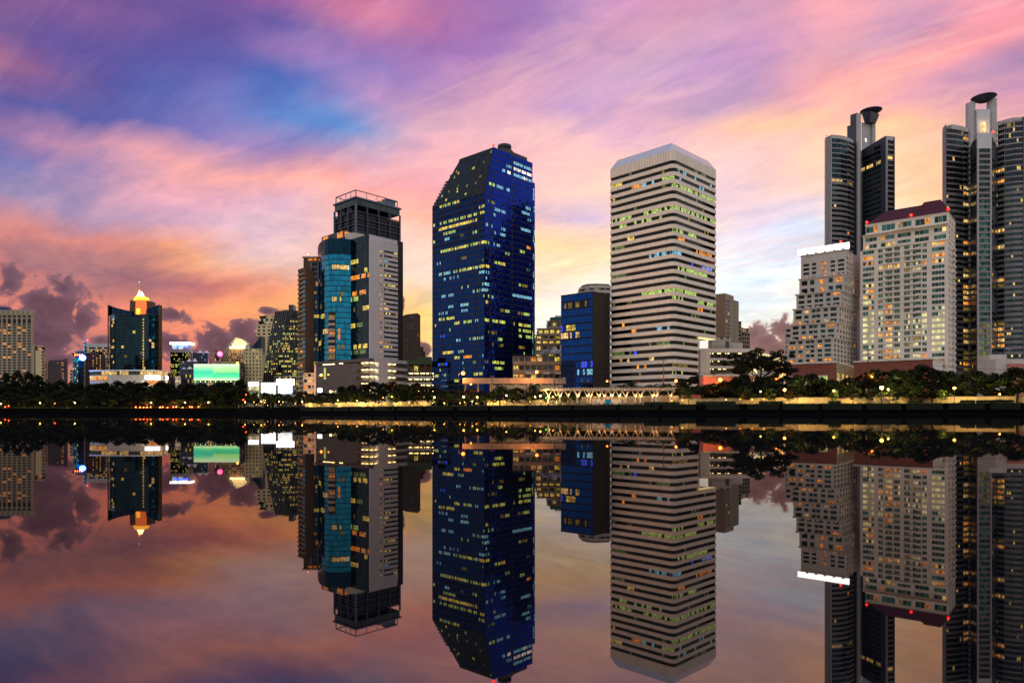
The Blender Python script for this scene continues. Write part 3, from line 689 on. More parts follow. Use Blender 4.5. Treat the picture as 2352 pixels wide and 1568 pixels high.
def terraced():
    Y = 430
    b = Bld('apartment_block', 'cream terraced apartment block stepping up between the deep blue tower and the cobalt block', (X(1235, Y), Y))
    steps = [(q5(118)[0], q5(408)[0], 905, 795, 0), (q5(118)[0], q5(410)[0], 795, 745, 2), (q5(125)[0], q5(410)[0], 745, 690, 3), (q5(145)[0], q5(410)[0], 690, 615, 5), (q5(258)[0], q5(410)[0], 615, 530, 9), (q5(290)[0], q5(410)[0], 530, 480, 12), (q5(345)[0], q5(410)[0], 480, 462, 14)]
    for i, (x0, x1, y0, y1, dp) in enumerate(steps):
        fc = Face((X(x0, Y+dp), Y+dp), (1, 0), X(x1, Y+dp)-X(x0, Y+dp)); z0, z1 = (G0 if i == 0 else Z(q5(0, y0)[1], Y+dp)), Z(q5(0, y1)[1], Y+dp)
        if i: z0 = max(z0, ztop)
        b.core.box(fc.o[0], fc.o[0]+fc.W, Y+dp+.1*i, Y+24, z0, z1, 'interior_dark' if i < 5 else 'dark_frame')
        if i < 5:
            bays = even(fc.W, 4 if i < 4 else 3, .62)
            punched(b, fc, fc.W, z0, z1, 1 if i != 0 else 8, bays, 'old_concrete', chooser(.7 if i in (1, 2, 3) else .3, ['lit_yellow', 'lit_yellow', 'lit_warm'], ['glass_green', 'glass_grey']), sill=.34, head=.16)
            b.wall.fb(fc, -.8, fc.W+.3, z1, z1+.35, -1.2, 1.4, 'old_concrete')
        else: b.wall.fb(fc, 0, fc.W, z0, z1, -.02, .3, R.choice(['pale_wall', 'glass_green']))
        ztop = z1+(.35 if i < 5 else 0)
    b.finish()
    # lower, nearer wing
    Y = 385; fc = Face((X(1178, Y), Y), (1, 0), X(1300, Y)-X(1178, Y))
    b = Bld('apartment_block', 'long weathered low apartment block with awnings at the foot of the terraced flats', fc.o)
    zt = Z(q5(0, 925)[1], Y); H = (zt-G0)/6
    b.core.box(fc.o[0], fc.o[0]+fc.W, Y+.03, Y+12, G0, zt, 'interior_dark')
    ch = chooser(.14, ['lit_orange', 'lit_yellow', 'lit_warm'], ['glass_grey', 'glass_green', 'glass_black'])
    punched(b, fc, fc.W, G0, zt-.02, 6, even(fc.W, 9, .78), 'old_concrete', ch, sill=.42, head=.1)
    for f in range(1, 7): b.wall.fb(fc, -.2, fc.W+.1, G0+f*H-.25, G0+f*H-.02, .36, 1.3, 'concrete')
    ra = MB()
    for k in range(30): ra.tube((fc.o[0]+fc.W*k/29, Y+.3, zt), (fc.o[0]+fc.W*k/29, Y+.3, zt+1.2), .05, 'dark_frame', 4)
    ra.tube((fc.o[0], Y+.3, zt+1.2), (fc.o[0]+fc.W, Y+.3, zt+1.2), .06, 'dark_frame', 4); ra.build('roof_railing', b.root)
    for k in (2, 5, 7): 
        a = MB(); u = fc.W*(k+.1)/9; a.hexa([fc.at(u,G0+4*H-.4,1.9), fc.at(u+4,G0+4*H-.4,1.9), fc.at(u+4,G0+4*H+.5,.5), fc.at(u,G0+4*H+.5,.5)]+[fc.at(u,G0+4*H-.3,1.9), fc.at(u+4,G0+4*H-.3,1.9), fc.at(u+4,G0+4*H+.6,.5), fc.at(u,G0+4*H+.6,.5)], 'pale_wall'); a.build('awning', b.root)
    b.finish()
    dish('satellite_dish', 'large round satellite dish upright on the roof of the low flats', X(q5(318)[0], Y+4), Y+4, zt, 2.6, 1.2)
    dish('satellite_dish', 'flat grey satellite dish aimed upward left of the large dish', X(q5(235)[0], Y+3), Y+3, zt, 2.0, .35)
    dish('satellite_dish', 'small tilted satellite dish on the low flats beside the cobalt block', X(q5(385)[0], Y+3), Y+3, zt, 1.8, .7)
    dish('satellite_dish', 'small satellite dish at the left end of the low flats roof', X(q5(195)[0], Y+6), Y+6, zt, 1.4, .45)
terraced()
# ================= cluster between the white tower and the stepped block
def right_gap():
    # beige condominium tower
    Y = 560; fl, fr, pt, WL, WR = corner(q7(150)[0], q7(283)[0], q7(380)[0], Y, 40)
    b = Bld('apartment_tower', 'slim beige apartment tower directly right of the white banded tower', fl.o)
    zt = Z(q7(0,208)[1], Y); H = 3.3; n = 26; z0 = zt-n*H-2
    b.core.prism(rect(pt, .02, WL, .02, WR), G0, zt, 'interior_dark')
    ch = chooser(.28, ['lit_dim', 'lit_orange', 'lit_dim'], ['glass_grey', 'glass_black', 'glass_navy'])
    punched(b, fl, WL, z0, zt-2, n, [(WL-14, WL-11.3), (WL-10.3, WL-8)], 'tan_wall', ch, uext=.35, sill=.35)
    b.wall.fb(fl, 0, WL+.35, zt-2, zt, -.02, .35, 'tan_wall'); b.wall.fb(fl, 0, WL+.35, G0, z0, -.02, .35, 'tan_wall')
    punched(b, fr, WR, z0, zt-5, n, [(1.0, 4.6), (5.4, 8.8)], 'beige_wall', chooser(.06, ['lit_warm'], ['glass_cobalt', 'glass_grey', 'glass_black', 'glass_cobalt']), sill=.4)
    b.wall.fb(fr, 0, WR, zt-5, zt, -.02, .35, 'beige_wall'); b.wall.fb(fr, 0, WR, G0, z0, -.02, .35, 'beige_wall')
    f2 = Face(pt(0, WR), fr.U, fr.hit(q7(437)[0])-WR); W2 = f2.W; z2 = f2.hit(q7(400)[0], q7(0,290)[1])[1]
    b.core.prism([pt(.05, WR), pt(.05, WR+W2), pt(WL, WR+W2), pt(WL, WR)], G0, z2, 'interior_dark')
    punched(b, f2, W2, z2-25*H, z2, 25, [(1.2, 2.2), (W2-1.6, W2-.6)], 'beige_wall', chooser(.02, ['lit_warm'], ['glass_black']), sill=.4)
    b.wall.fb(f2, 0, W2, G0, z2-25*H, -.02, .35, 'beige_wall')
    b.finish()
    # stepped beige block
    Y = 600; b = Bld('apartment_block', 'stepped beige apartment block descending to the right beside the mauve cloud', (X(q7(500)[0], Y), Y))
    prof = [(437, 470, 535), (470, 490, 605), (490, 557, 612), (557, 577, 665)]
    for i, (x0, x1, y) in enumerate(prof):
        fc = Face((X(q7(x0)[0], Y), Y+.7*i), (1, 0), X(q7(x1)[0], Y)-X(q7(x0)[0], Y)); z = Z(q7(0, y)[1], Y); nf = max(1, int((z-G0)/3.4))
        b.mass(fc.o[0], fc.o[0]+fc.W, Y+.05+.7*i, Y+20, G0, z, 'interior_dark')
        punched(b, fc, fc.W, G0, z, nf, even(fc.W, 1 if x1-x0 < 40 else 3, .6), 'beige_wall', chooser(.18, ['lit_orange', 'lit_warm'], ['glass_cobalt', 'glass_grey', 'glass_black']), sill=.38)
        b.wall.fb(fc, -.3, fc.W+.3, z, z+.5, -1, .8, 'beige_wall')
    b.finish()
    # white roof-top block with railing and the car park deck
    Y = 375; u = lambda x: q7(x)[0]
    b = Bld('car_park', 'white open-sided multi-storey car park with lit decks beside the banded tower', (X(u(330), Y), Y))
    fc = Face((X(u(0), Y), Y), (1, 0), X(u(640), Y)-X(u(0), Y)); W_ = fc.W; zt = Z(q7(0, 838)[1], Y); zb = Z(q7(0, 1140)[1], Y); nf = 5; H = (zt-1.8-G0)/7
    b.mass(fc.o[0]+7.5, fc.o[0]+W_, Y+16, Y+16.5, G0, zt, 'concrete'); b.mass(fc.o[0]+7.5, fc.o[0]+8, Y+.5, Y+16, G0, zt, 'concrete')
    x0 = fc.hit(u(0)); x1 = fc.hit(u(112)); b.wall.fb(fc, x0, x1, G0, zt, -14, .6, 'white_cladding')
    sl = MB()
    for f in range(0, 8):
        z = G0+f*H; 
        if f: sl.fb(fc, x1, W_, z-.3, z+(.95 if f < 7 else 1.8), -.3, .05, 'white_cladding'); sl.fb(fc, x1, W_, z-.3, z, -15.9, -.31, 'concrete')
    sl.build('deck_slabs', b.root)
    cl = MB()
    for k in range(9): uu = x1+(W_-x1)*(k+.5)/9; cl.fb(fc, uu-.3, uu+.3, G0, zt-1.9, -2.2, -1.6, 'concrete')
    cl.build('columns', b.root)
    for f in range(1, 8):
        for k in range(6):
            if R.random() < .75:
                t_ = MB(); uu = x1+(W_-x1)*(k+.3+.4*R.random())/6; t_.fb(fc, uu-1.1, uu+1.1, G0+f*H-.52, G0+f*H-.38, -5.2, -4.4, 'tube_light'); t_.build('deck_light', b.root)
    for f in range(2, 7):
        pl = bpy.data.lights.new('deck_lamp', 'AREA'); pl.shape = 'RECTANGLE'; pl.size = 26; pl.size_y = 6; pl.energy = 1500; pl.color = (1, .93, .6)
        lo = bpy.data.objects.new('deck_lamp', pl); COL.objects.link(lo); lo.parent = b.root
        p_ = fc.at((x1+W_)/2, G0+f*H-.6, -8); lo.location = (p_[0]-b.root.location.x, p_[1]-b.root.location.y, p_[2]-G0)
    b.finish()
    b = Bld('plant_room', 'blue-white roof-top block with a door and railing above the white car park', (X(u(275), Y), Y+5))
    fc = Face((X(u(140), Y+5), Y+5), (1, 0), X(u(352), Y+5)-X(u(140), Y+5))
    b.wall.fb(fc, 0, fc.W, zt+.02, Z(q7(0, 712)[1], Y+5), -8, 0, 'white_paint'); b.wall.fb(fc, fc.W, fc.W+6.6, zt+.02, Z(q7(0, 770)[1], Y+5), -8, -.3, 'pale_wall')
    d_ = MB(); d_.fb(fc, 7.2, 9.2, zt+.8, zt+4.6, .01, .12, 'carpark_tile'); d_.build('door', b.root)
    for k in range(2):
        d_ = MB(); d_.fb(fc, 4.5+k*3.4, 5.8+k*3.4, zt+5.6, zt+7, .01, .1, 'carpark_tile'); d_.build('window', b.root)
    r_ = MB()
    for k in range(16): r_.tube(fc.at(fc.W*k/15, zt+.02, 3.6), fc.at(fc.W*k/15, zt+1.9, 3.6), .06, 'glass_green_light', 4)
    r_.tube(fc.at(0, zt+1.9, 3.6), fc.at(fc.W, zt+1.9, 3.6), .09, 'glass_green_light', 4); r_.tube(fc.at(0, zt+1.1, 3.6), fc.at(fc.W, zt+1.1, 3.6), .06, 'glass_green_light', 4); r_.build('railing', b.root)
    b.finish()
    # walled compound, lit salmon by a sodium lamp
    Y = 262; b = Bld('boundary_building', 'windowless salmon walled block glowing under a sodium street lamp behind the park', (X(u(300), Y), Y))
    fc = Face((X(u(38), Y), Y), (1, 0), X(u(605), Y)-X(u(38), Y)); zt = Z(q7(0, 1163)[1], Y)
    b.wall.fb(fc, 0, fc.W*.91, G0, zt, -6, 0, 'salmon_wall'); b.wall.fb(fc, fc.W*.91, fc.W, G0, zt+.1, -6, .25, 'salmon_wall'); b.wall.fb(fc, -.2, fc.W+.2, zt+.1, zt+.45, -6.2, .4, 'wall_cream')
    for k in range(1, 9): b.wall.fb(fc, fc.W*.91*k/9-.1, fc.W*.91*k/9+.1, G0, zt, .002, .1, 'salmon_wall')
    b.finish()
    # distant little towers low on the horizon right of the rain tree
    Y = 900; b = Bld('apartment_block', 'faint pinkish block low on the horizon below the mauve cloud', (X(q7(700)[0], Y), Y))
    for x0, x1, y in ((655, 760, 1080), (760, 860, 1040), (860, 905, 1060)):
        fc = Face((X(q7(x0)[0], Y), Y), (1, 0), X(q7(x1)[0], Y)-X(q7(x0)[0], Y)); z = Z(q7(0, y)[1], Y); b.mass(fc.o[0], fc.o[0]+fc.W, Y+.05, Y+20, G0, z-.4, 'interior_dark')
        punched(b, fc, fc.W, G0, z, max(2, int((z-G0)/4)), even(fc.W, 7, .5), 'pale_wall', chooser(.15, ['lit_orange'], ['glass_grey']))
    b.finish()
right_gap()

# ================= white stepped building with the light bar on its roof
def stepped():
    Y = 372; al = 42
    fl, fr, pt, WL, WR = corner(q8(275)[0], q8(742)[0], q8(808)[0], Y, al)
    b = Bld('stepped_building', 'white building of stepped terraces with a glaring light bar along its roof', fl.o)
    zt = fl.hit(q8(742)[0], q8(0,130)[1])[1]
    # terraces: each lower tier stands further out to the left and to the front
    tiers = [(275,742,130,395),(258,718,395,560),(226,690,560,720),(196,662,720,890),(164,635,890,1055),(130,603,1055,1298)]
    H = 3.2; L = (-math.cos(rad(al)), math.sin(rad(al)))
    prevz = None
    C0 = (X(q8(742)[0], Y), Y)
    for i, (x0, x1, y0, y1) in enumerate(tiers):
        fwd = 2.9*i                          # each tier comes forward of the one above
        Ci = (C0[0]-math.sin(rad(al))*fwd*1.0, C0[1]-math.cos(rad(al))*fwd*1.0)
        # shift along the facade so the near corner lands on its column
        k = (q8(x1)[0]-CX)/F; s_ = (k*Ci[1]-Ci[0])/(L[0]-k*L[1]); C = (Ci[0]+L[0]*s_, Ci[1]+L[1]*s_)
        k = (q8(x0)[0]-CX)/F; W_ = (k*C[1]-C[0])/(L[0]-k*L[1])
        fc = Face((C[0]+L[0]*W_, C[1]+L[1]*W_), (-L[0], -L[1]), W_); fs = Face(C, (math.sin(rad(al)), math.cos(rad(al))), 14)
        z1 = fc.hit(q8(x1)[0], q8(0, y0)[1])[1]; z0 = fc.hit(q8(x1)[0], q8(0, y1)[1])[1] if i < 9 else 0
        if prevz: z1 = prevz
        prevz = z0; Rv = fs.U; dp = 26+fwd
        loop = [C, (C[0]+Rv[0]*dp, C[1]+Rv[1]*dp), (C[0]+Rv[0]*dp+L[0]*W_, C[1]+Rv[1]*dp+L[1]*W_), (C[0]+L[0]*W_, C[1]+L[1]*W_)]
        b.core.prism([(x+(.02*(-1) if False else 0), y) for x, y in loop], z0, z1-.01, 'pale_wall' if False else 'interior_dark', cap='pale_wall')
        nf = {0: 4, 1: 2, 2: 3, 3: 3, 4: 3, 5: 5}[i]; top = 0
        if i == 0: top = 4.2
        Hh = (z1-top-z0)/nf; w = W_
        fr_ = [(.05,.19),(.25,.35),(.47,.57),(.67,.77),(.83,.97)] if i < 2 else [(.05,.19),(.25,.35),(.42,.51),(.52,.61),(.68,.78),(.83,.97)]
        ch = chooser(.07 if i < 5 else .18, ['lit_orange', 'lit_orange', 'lit_warm'], ['glass_green', 'glass_dark_teal', 'glass_green', 'glass_black'])
        if i < 2:
            c0 = ch; ch = lambda f, k_, c0=c0: 'lit_orange' if k_ == 2 else c0(f, k_)
        punched(b, fc, w, z0, z1-top, nf, [(a*w, c*w) for a, c in fr_], 'pale_wall', ch, uext=.35, sill=.22, head=.2, depth=.5)
        if i == 5: b.wall.fb(fc, 0, w+.35, G0, z0, -.02, .5, 'pale_wall'); b.wall.fb(fs, 0, 14, G0, z0, -.02, .3, 'pale_wall'); b.core.prism(loop, G0, z0, 'pale_wall')
        if top: b.wall.fb(fc, 0, w+.5, z1-top, z1, -.02, .5, 'pale_wall')
        b.wall.fb(fc, -.5, w+.9, z1-.1, z1+.5, -.6, .95, 'pale_wall')
        for k_ in range(5): b.wall.fb(fc, w*(.12+.2*k_), w*(.17+.2*k_), z1+.5, z1+1.1, -.6, .9, 'pale_wall')
        Ws = fs.hit(q8(842)[0]) if i else fs.hit(q8(808)[0])
        Ws = max(6, min(Ws, 40)); vis = Ws if i == 0 else 3.2+2.9*1.2
        nb = 4 if i == 0 else 2
        punched(b, fs, Ws, z0, z1, nf+(1 if i == 0 else 0), even(Ws, 7 if Ws > 14 else 3, .5), 'pale_wall' if i else 'pale_wall', chooser(.12, ['lit_orange', 'lit_dim'], ['glass_black', 'glass_grey', 'glass_green']), sill=.25, head=.2, depth=.34)
    b.finish()
    lb = MB(); lb.fb(fl, -2.0, WL+1.5, zt+.9, zt+3.9, -1.0, .2, 'light_bar'); lb.build('light_bar', b.root)
    lf = MB(); lf.fb(fl, -1.9, WL+1.4, zt+.5, zt+4.3, -1.5, -1.01, 'steel'); lf.build('light_frame', b.root)
    beacon(b.root, (*pt(WL*.15, 3), zt+4.5), r=.6)
    # brick podium
    Yp = 340; fl, fr, pt, WL, WR = corner(q8(118)[0], q8(635)[0], q8(850)[0], Yp, 36)
    b = Bld('podium', 'red brick podium with tall lit windows below the white stepped building', fl.o)
    zt = fl.hit(q8(600)[0], q8(0,1310)[1])[1]
    b.core.prism(rect(pt, .02, WL, .02, WR), G0, zt, 'interior_dark')
    ch = chooser(.8, ['lit_greendim', 'lit_cream', 'lit_green'], ['glass_green'])
    punched(b, fl, WL, G0, zt, 1, [(WL*.08, WL*.28), (WL*.38, WL*.56), (WL*.66, WL*.84)], 'brick_red', ch, uext=.35, sill=.12, head=.3, mull=4)
    punched(b, fr, WR, G0, zt, 1, even(WR, 5, .6), 'wall_cream', chooser(1, ['lit_warm'], ['lit_warm']), sill=.55, head=.22)
    b.wall.fb(fl, -.3, WL+.7, zt, zt+.9, -.5, .7, 'condo_white'); b.wall.fb(fr, 0, WR, zt, zt+.9, -.5, .55, 'condo_white')
    for a, c in ((.07,.29),(.37,.57),(.65,.85)): b.wall.fb(fl, WL*a, WL*c, zt-(zt-G0)*.3, zt-(zt-G0)*.3+.5, .36, .6, 'condo_white')
    b.finish()
    # striped little block at the far left foot
    Y = 420; b = Bld('apartment_block', 'narrow dark striped block at the left foot of the white stepped building', (X(q8(130)[0], Y), Y))
    fc = Face((X(q8(108)[0], Y), Y), (1, 0), 20); zt = Z(q8(0, 955)[1], Y)
    b.mass(fc.o[0], fc.o[0]+20, Y+.05, Y+14, G0, zt, 'interior_dark')
    punched(b, fc, 20, zt-3.3*15, zt, 15, [(.4, 4.0), (4.6, 8), (9, 18)], 'condo_white', chooser(.03, ['lit_warm'], ['glass_black', 'glass_navy']), sill=.5, head=.06); b.wall.fb(fc, 0, 20, G0, zt-49.5, 0, .3, 'condo_white')
    b.finish()
stepped()

# ================= white condominium with the maroon roof
def condo():
    Y = 352; fl, fr, pt, WL, WR = corner(q10(88)[0], q10(826)[0], q10(886)[0], Y, 40)
    b = Bld('condominium', 'broad white condominium with maroon hipped roof, balconies and many yellow windows', fl.o)
    H = (fl.hit(q10(800)[0], q10(0,480)[1])[1]-fl.hit(q10(800)[0], q10(0,1330)[1])[1])/17.0
    z25 = fl.hit(q10(826)[0], q10(0,378)[1])[1]     # terrace line below the attic storeys
    n = int((z25-G0)/H); z0 = z25-n*H
    b.core.prism(rect(pt, .02, WL, .02, WR), G0, z25-.02, 'interior_dark', cap='condo_white')
    fx = lambda x: fl.hit(q10(x)[0])
    cols = [(112,205),(243,279),(303,358),(378,424),(462,508),(536,602),(616,652),(697,803)]
    bays = [(fx(a)-.1, fx(c)) for a, c in cols]
    # lit pattern: floors counted from the top, read off the photograph
    lo = ['lit_orange']; lw = ['lit_cream']; g = ['glass_green', 'glass_green_light', 'glass_green', 'glass_green_light']
    pat = {1:{7:'O'},2:{0:'O'},3:{0:'o',7:'o'},4:{2:'O',3:'O',4:'o',5:'o',6:'O',1:'O',7:'o'},5:{5:'W',4:'d'},6:{},7:{0:'o'},8:{0:'o'},9:{0:'o',6:'o'},10:{0:'w',1:'d'},11:{2:'O',3:'w',0:'o',1:'w'},12:{2:'O',0:'w',1:'w',7:'w'},
           13:{0:'W',1:'w',4:'w',6:'w',7:'w'},14:{0:'W',1:'w',2:'O',3:'O',4:'w',6:'w',7:'W',5:'w'},15:{0:'W',1:'w',2:'o',6:'w',7:'W',4:'w',5:'w'},16:{0:'W',1:'O',2:'O',3:'w',7:'W',6:'w',5:'w'},17:{0:'W',2:'O',3:'w',7:'W',6:'w',4:'w',5:'d'},18:{0:'w',2:'w',7:'W',5:'w',4:'d'},19:{0:'W',3:'w',2:'O',7:'w',1:'d'},20:{0:'w',2:'O',3:'O',6:'O',5:'w'},21:{4:'d',5:'w',7:'d'},22:{3:'d',5:'w',7:'w'}}
    def pick(f, bi):
        r_ = n-1-f; c = pat.get(r_+1, {}).get(bi)
        pn = 4 if bi in (0, 7) else (2 if bi in (1, 6) else 3)
        if c in ('O',): return ['lit_orange' if R.random() < .5 else 'lit_warm' for _ in range(pn)]
        if c == 'o': return [R.choice(['lit_warm', 'lit_orange', 'glass_green_light', 'glass_green']) for _ in range(pn)]
        if c == 'W': return ['lit_cream']*pn
        if c == 'w': return [R.choice(['lit_cream', 'lit_cream', 'glass_green_light']) for _ in range(pn)]
        if c == 'd': return ['lit_dim']*pn
        return [R.choice(g) if R.random() > .05 else 'lit_dim' for _ in range(pn)]
    wf = 'condo_white'
    punched(b, fl, WL, z0, z25, n, bays, 'condo_white', pick, uext=.35, sill=.28, head=.1, depth=.45, fm=wf); b.wall.fb(fl, 0, WL+.35, G0, z0, -.02, .45, 'condo_white')
    nS = n; Ws = WR
    punched(b, fr, WR, z0, z25, n, even(WR, 4, .55), 'condo_white', chooser(.12, ['lit_orange', 'lit_dim'], ['glass_black', 'glass_green', 'glass_grey']), sill=.3, depth=.4)
    b.wall.fb(fr, 0, WR, G0, z0, -.02, .4, 'condo_white')
    # bay windows up the right flank
    for f in range(0, n, 1):
        m_ = MB(); z = z0+f*H; m_.fb(fr, WR*.55, WR*.8, z+.2, z+1.1, .42, 1.5, 'condo_white'); m_.build('balcony', b.root)
    for f in range(n):
        z = z0+f*H
        for xa, xb, big in ((292,424,0),(460,602,1)):
            m_ = MB(); a, c = fx(xa), fx(xb); m_.fb(fl, a, c, z-.12, z+.12, .47, 1.6, 'condo_white')
            if big: q_ = c-(c-a)*.28; m_.fb(fl, q_, c, z+.12, z+1.05, 1.25, 1.6, 'condo_white'); m_.fb(fl, c-.3, c, z+.12, z+1.05, .47, 1.24, 'condo_white')
            else: q_ = a+(c-a)*.2; m_.fb(fl, a, q_, z+.12, z+1.05, 1.25, 1.6, 'condo_white'); m_.fb(fl, a, a+.3, z+.12, z+1.05, .47, 1.24, 'condo_white')
            m_.tube(fl.at(a, z+1.05, 1.4), fl.at(c, z+1.05, 1.4), .05, 'steel', 4); m_.build('balcony', b.root)
    # two attic tiers
    tiers = [(107, 826, 238, 378, 2), (122, 826, 130, 238, 1)]
    zb = z25
    for i, (x0, x1, y0, y1, nf) in enumerate(tiers):
        off = 1.6*(i+1); u0 = fl.hit(q10(x0)[0]); z1 = fl.hit(q10(826)[0], q10(0, y0)[1])[1]
        f2 = Face((fl.at(0, 0, -off)[0], fl.at(0, 0, -off)[1]), fl.U, WL)
        b.core.prism([pt(off*.0+.02, off), pt(.02, WR), pt(WL-u0, WR), pt(WL-u0, off)], zb, z1, 'interior_dark', cap='condo_white')
        gx = lambda x: fl.hit(q10(x)[0])
        bb = [(gx(a), gx(c)) for a, c in ((125,222),(258,372),(398,512),(545,665),(708,812))]
        po = chooser(.4 if i else .25, ['lit_orange', 'lit_warm', 'lit_warm'], g)
        punched(b, f2, WL, zb, z1-.9, nf, bb, 'condo_white', lambda f, k, po=po: [po(f, 10*k+j) for j in range(3)], u0=u0, uext=.3, sill=.3, head=.12, fm=wf)
        b.wall.fb(f2, u0-.3, WL+.3, z1-.9, z1, -.02, .6, 'condo_white')
        fs = Face(pt(0, off), fr.U, WR-off)
        punched(b, fs, WR-off, zb, z1, nf+1 if i == 0 else 2, even(WR-off, 3, .5), 'condo_white', chooser(.15, ['lit_orange'], ['glass_black', 'glass_green']), sill=.3)
        bal = MB(); bal.fb(f2, gx(380), gx(540), zb+.05, zb+1.2, .4, off+1.2, 'condo_white'); bal.build('balcony', b.root)
        b.wall.fb(fl, u0-.6, WL+.5, zb-.25, zb+.05, -off, .8, 'condo_white')
        zb = z1
    # maroon roof
    r_ = MB(); u0 = fl.hit(q10(150)[0]); zr = Z(q10(0, 84)[1], Y+22)
    l1 = WL-u0+1.2; lp = [pt(-.8, 2.2), pt(-.8, WR+1), pt(l1, WR+1), pt(l1, 2.2)]
    hl = (WL-u0); r_.prism(lp, zb, zb+(zr-zb)*.84, 'maroon_roof', top=[pt(8, WR*.5), pt(8, WR*.62), pt(hl-7, WR*.62), pt(hl-7, WR*.5)]); r_.build('roof', b.root)
    r2 = MB(); k0, k1 = .5, hl*.34
    r2.prism([pt(k0-1.5, 3.0), pt(k0-1.5, WR), pt(k1+4, WR), pt(k1+4, 3.0)], zb+.02, zb+(zr-zb)*.95, 'maroon_roof', top=[pt(k0+4, WR*.45), pt(k0+4, WR*.62), pt(k1-.5, WR*.62), pt(k1-.5, WR*.45)]); r2.build('roof', b.root)
    for x in (130, 508, 845):
        u = min(fl.hit(q10(x)[0]), WL); beacon(b.root, fl.at(u, zb+.2, -3), r=.62)
    b.finish()
    # brick podium
    Yp = 330; fl, fr, pt, WL, WR = corner(q10(35)[0], q10(695)[0], q10(890)[0], Yp, 40)
    b = Bld('podium', 'long red brick podium with green-lit shop windows below the white condominium', fl.o)
    zt = fl.hit(q10(695)[0], q10(0,1392)[1])[1]
    b.core.prism(rect(pt, .02, WL, .02, WR), G0, zt, 'interior_dark')
    gx = lambda x: fl.hit(q10(x)[0])
    punched(b, fl, WL, G0, zt, 1, [(gx(75), gx(105)), (gx(140), gx(235)), (gx(270), gx(415)), (gx(450), gx(580))], 'brick_red', chooser(.85, ['lit_greendim', 'lit_green', 'lit_greendim'], ['glass_green']), uext=.35, sill=.1, head=.3, mull=5)
    punched(b, fr, WR, G0, zt-1.0, 1, even(WR, 3, .35), 'condo_white', chooser(.7, ['lit_warm'], ['glass_grey']), sill=.3, head=.3); b.wall.fb(fr, 0, WR, zt-1, zt, -.02, .35, 'condo_white')
    b.wall.fb(fl, -.3, WL+.7, zt, zt+.7, -.5, .8, 'condo_white'); b.wall.fb(fr, 0, WR, zt, zt+.7, -.5, .6, 'condo_white')
    for a, c in ((72,108),(137,238),(267,418),(447,583)): b.wall.fb(fl, gx(a), gx(c), zt-(zt-G0)*.3, zt-(zt-G0)*.3+.4, .36, .6, 'condo_white')
    b.finish()
    return
condo()

# ================= twin residential towers with the saucer crowns
def saucer(root, c, r, zc, tilt, dirv):
    mb = MB(); n = 28; rings = [(0.0, -3.6), (.45, -3.5), (.8, -1.6), (1.0, 0), (1.0, .5), (.0, .7)]; prev = None
    ax = Vector((-dirv[1], dirv[0], 0)).normalized(); from mathutils import Matrix
    M = Matrix.Rotation(tilt, 3, ax)
    for k, (rr, zz) in enumerate(rings):
        ring = [tuple(Vector((c[0], c[1], zc))+M@Vector((r*rr*math.cos(2*math.pi*a/n), r*rr*math.sin(2*math.pi*a/n), zz*r/10))) for a in range(n)]
        if prev:
            for a in range(n): mb.quad(prev[a], prev[(a+1)%n], ring[(a+1)%n], ring[a], 'silver_dark' if k < 5 else 'silver_panel')
        prev = ring
    return mb.build('saucer_canopy', root)
def bands(b, fc, u0, u1, z0, z1, nf, frac, wm, pane, pick, depth=.35, part='window_band', npan=6, low=None):
    """spandrel slab per storey with a strip of panes above it"""
    H = (z1-z0)/nf
    for f in range(nf):
        z = z0+f*H; fq_ = frac(f) if callable(frac) else frac; h = H*(1-fq_)
        b.wall.fb(fc, u0, u1, z, z+h, -.02, depth, wm)
        mb = MB()
        for k in range(npan):
            a = u0+(u1-u0)*k/npan; c = u0+(u1-u0)*(k+1)/npan; mb.fq(fc, a+.06, c-.06, z+h+.02, z+H-.02, .05, pick(f, k) or pane, .012)
        mb.build(part, b.root)
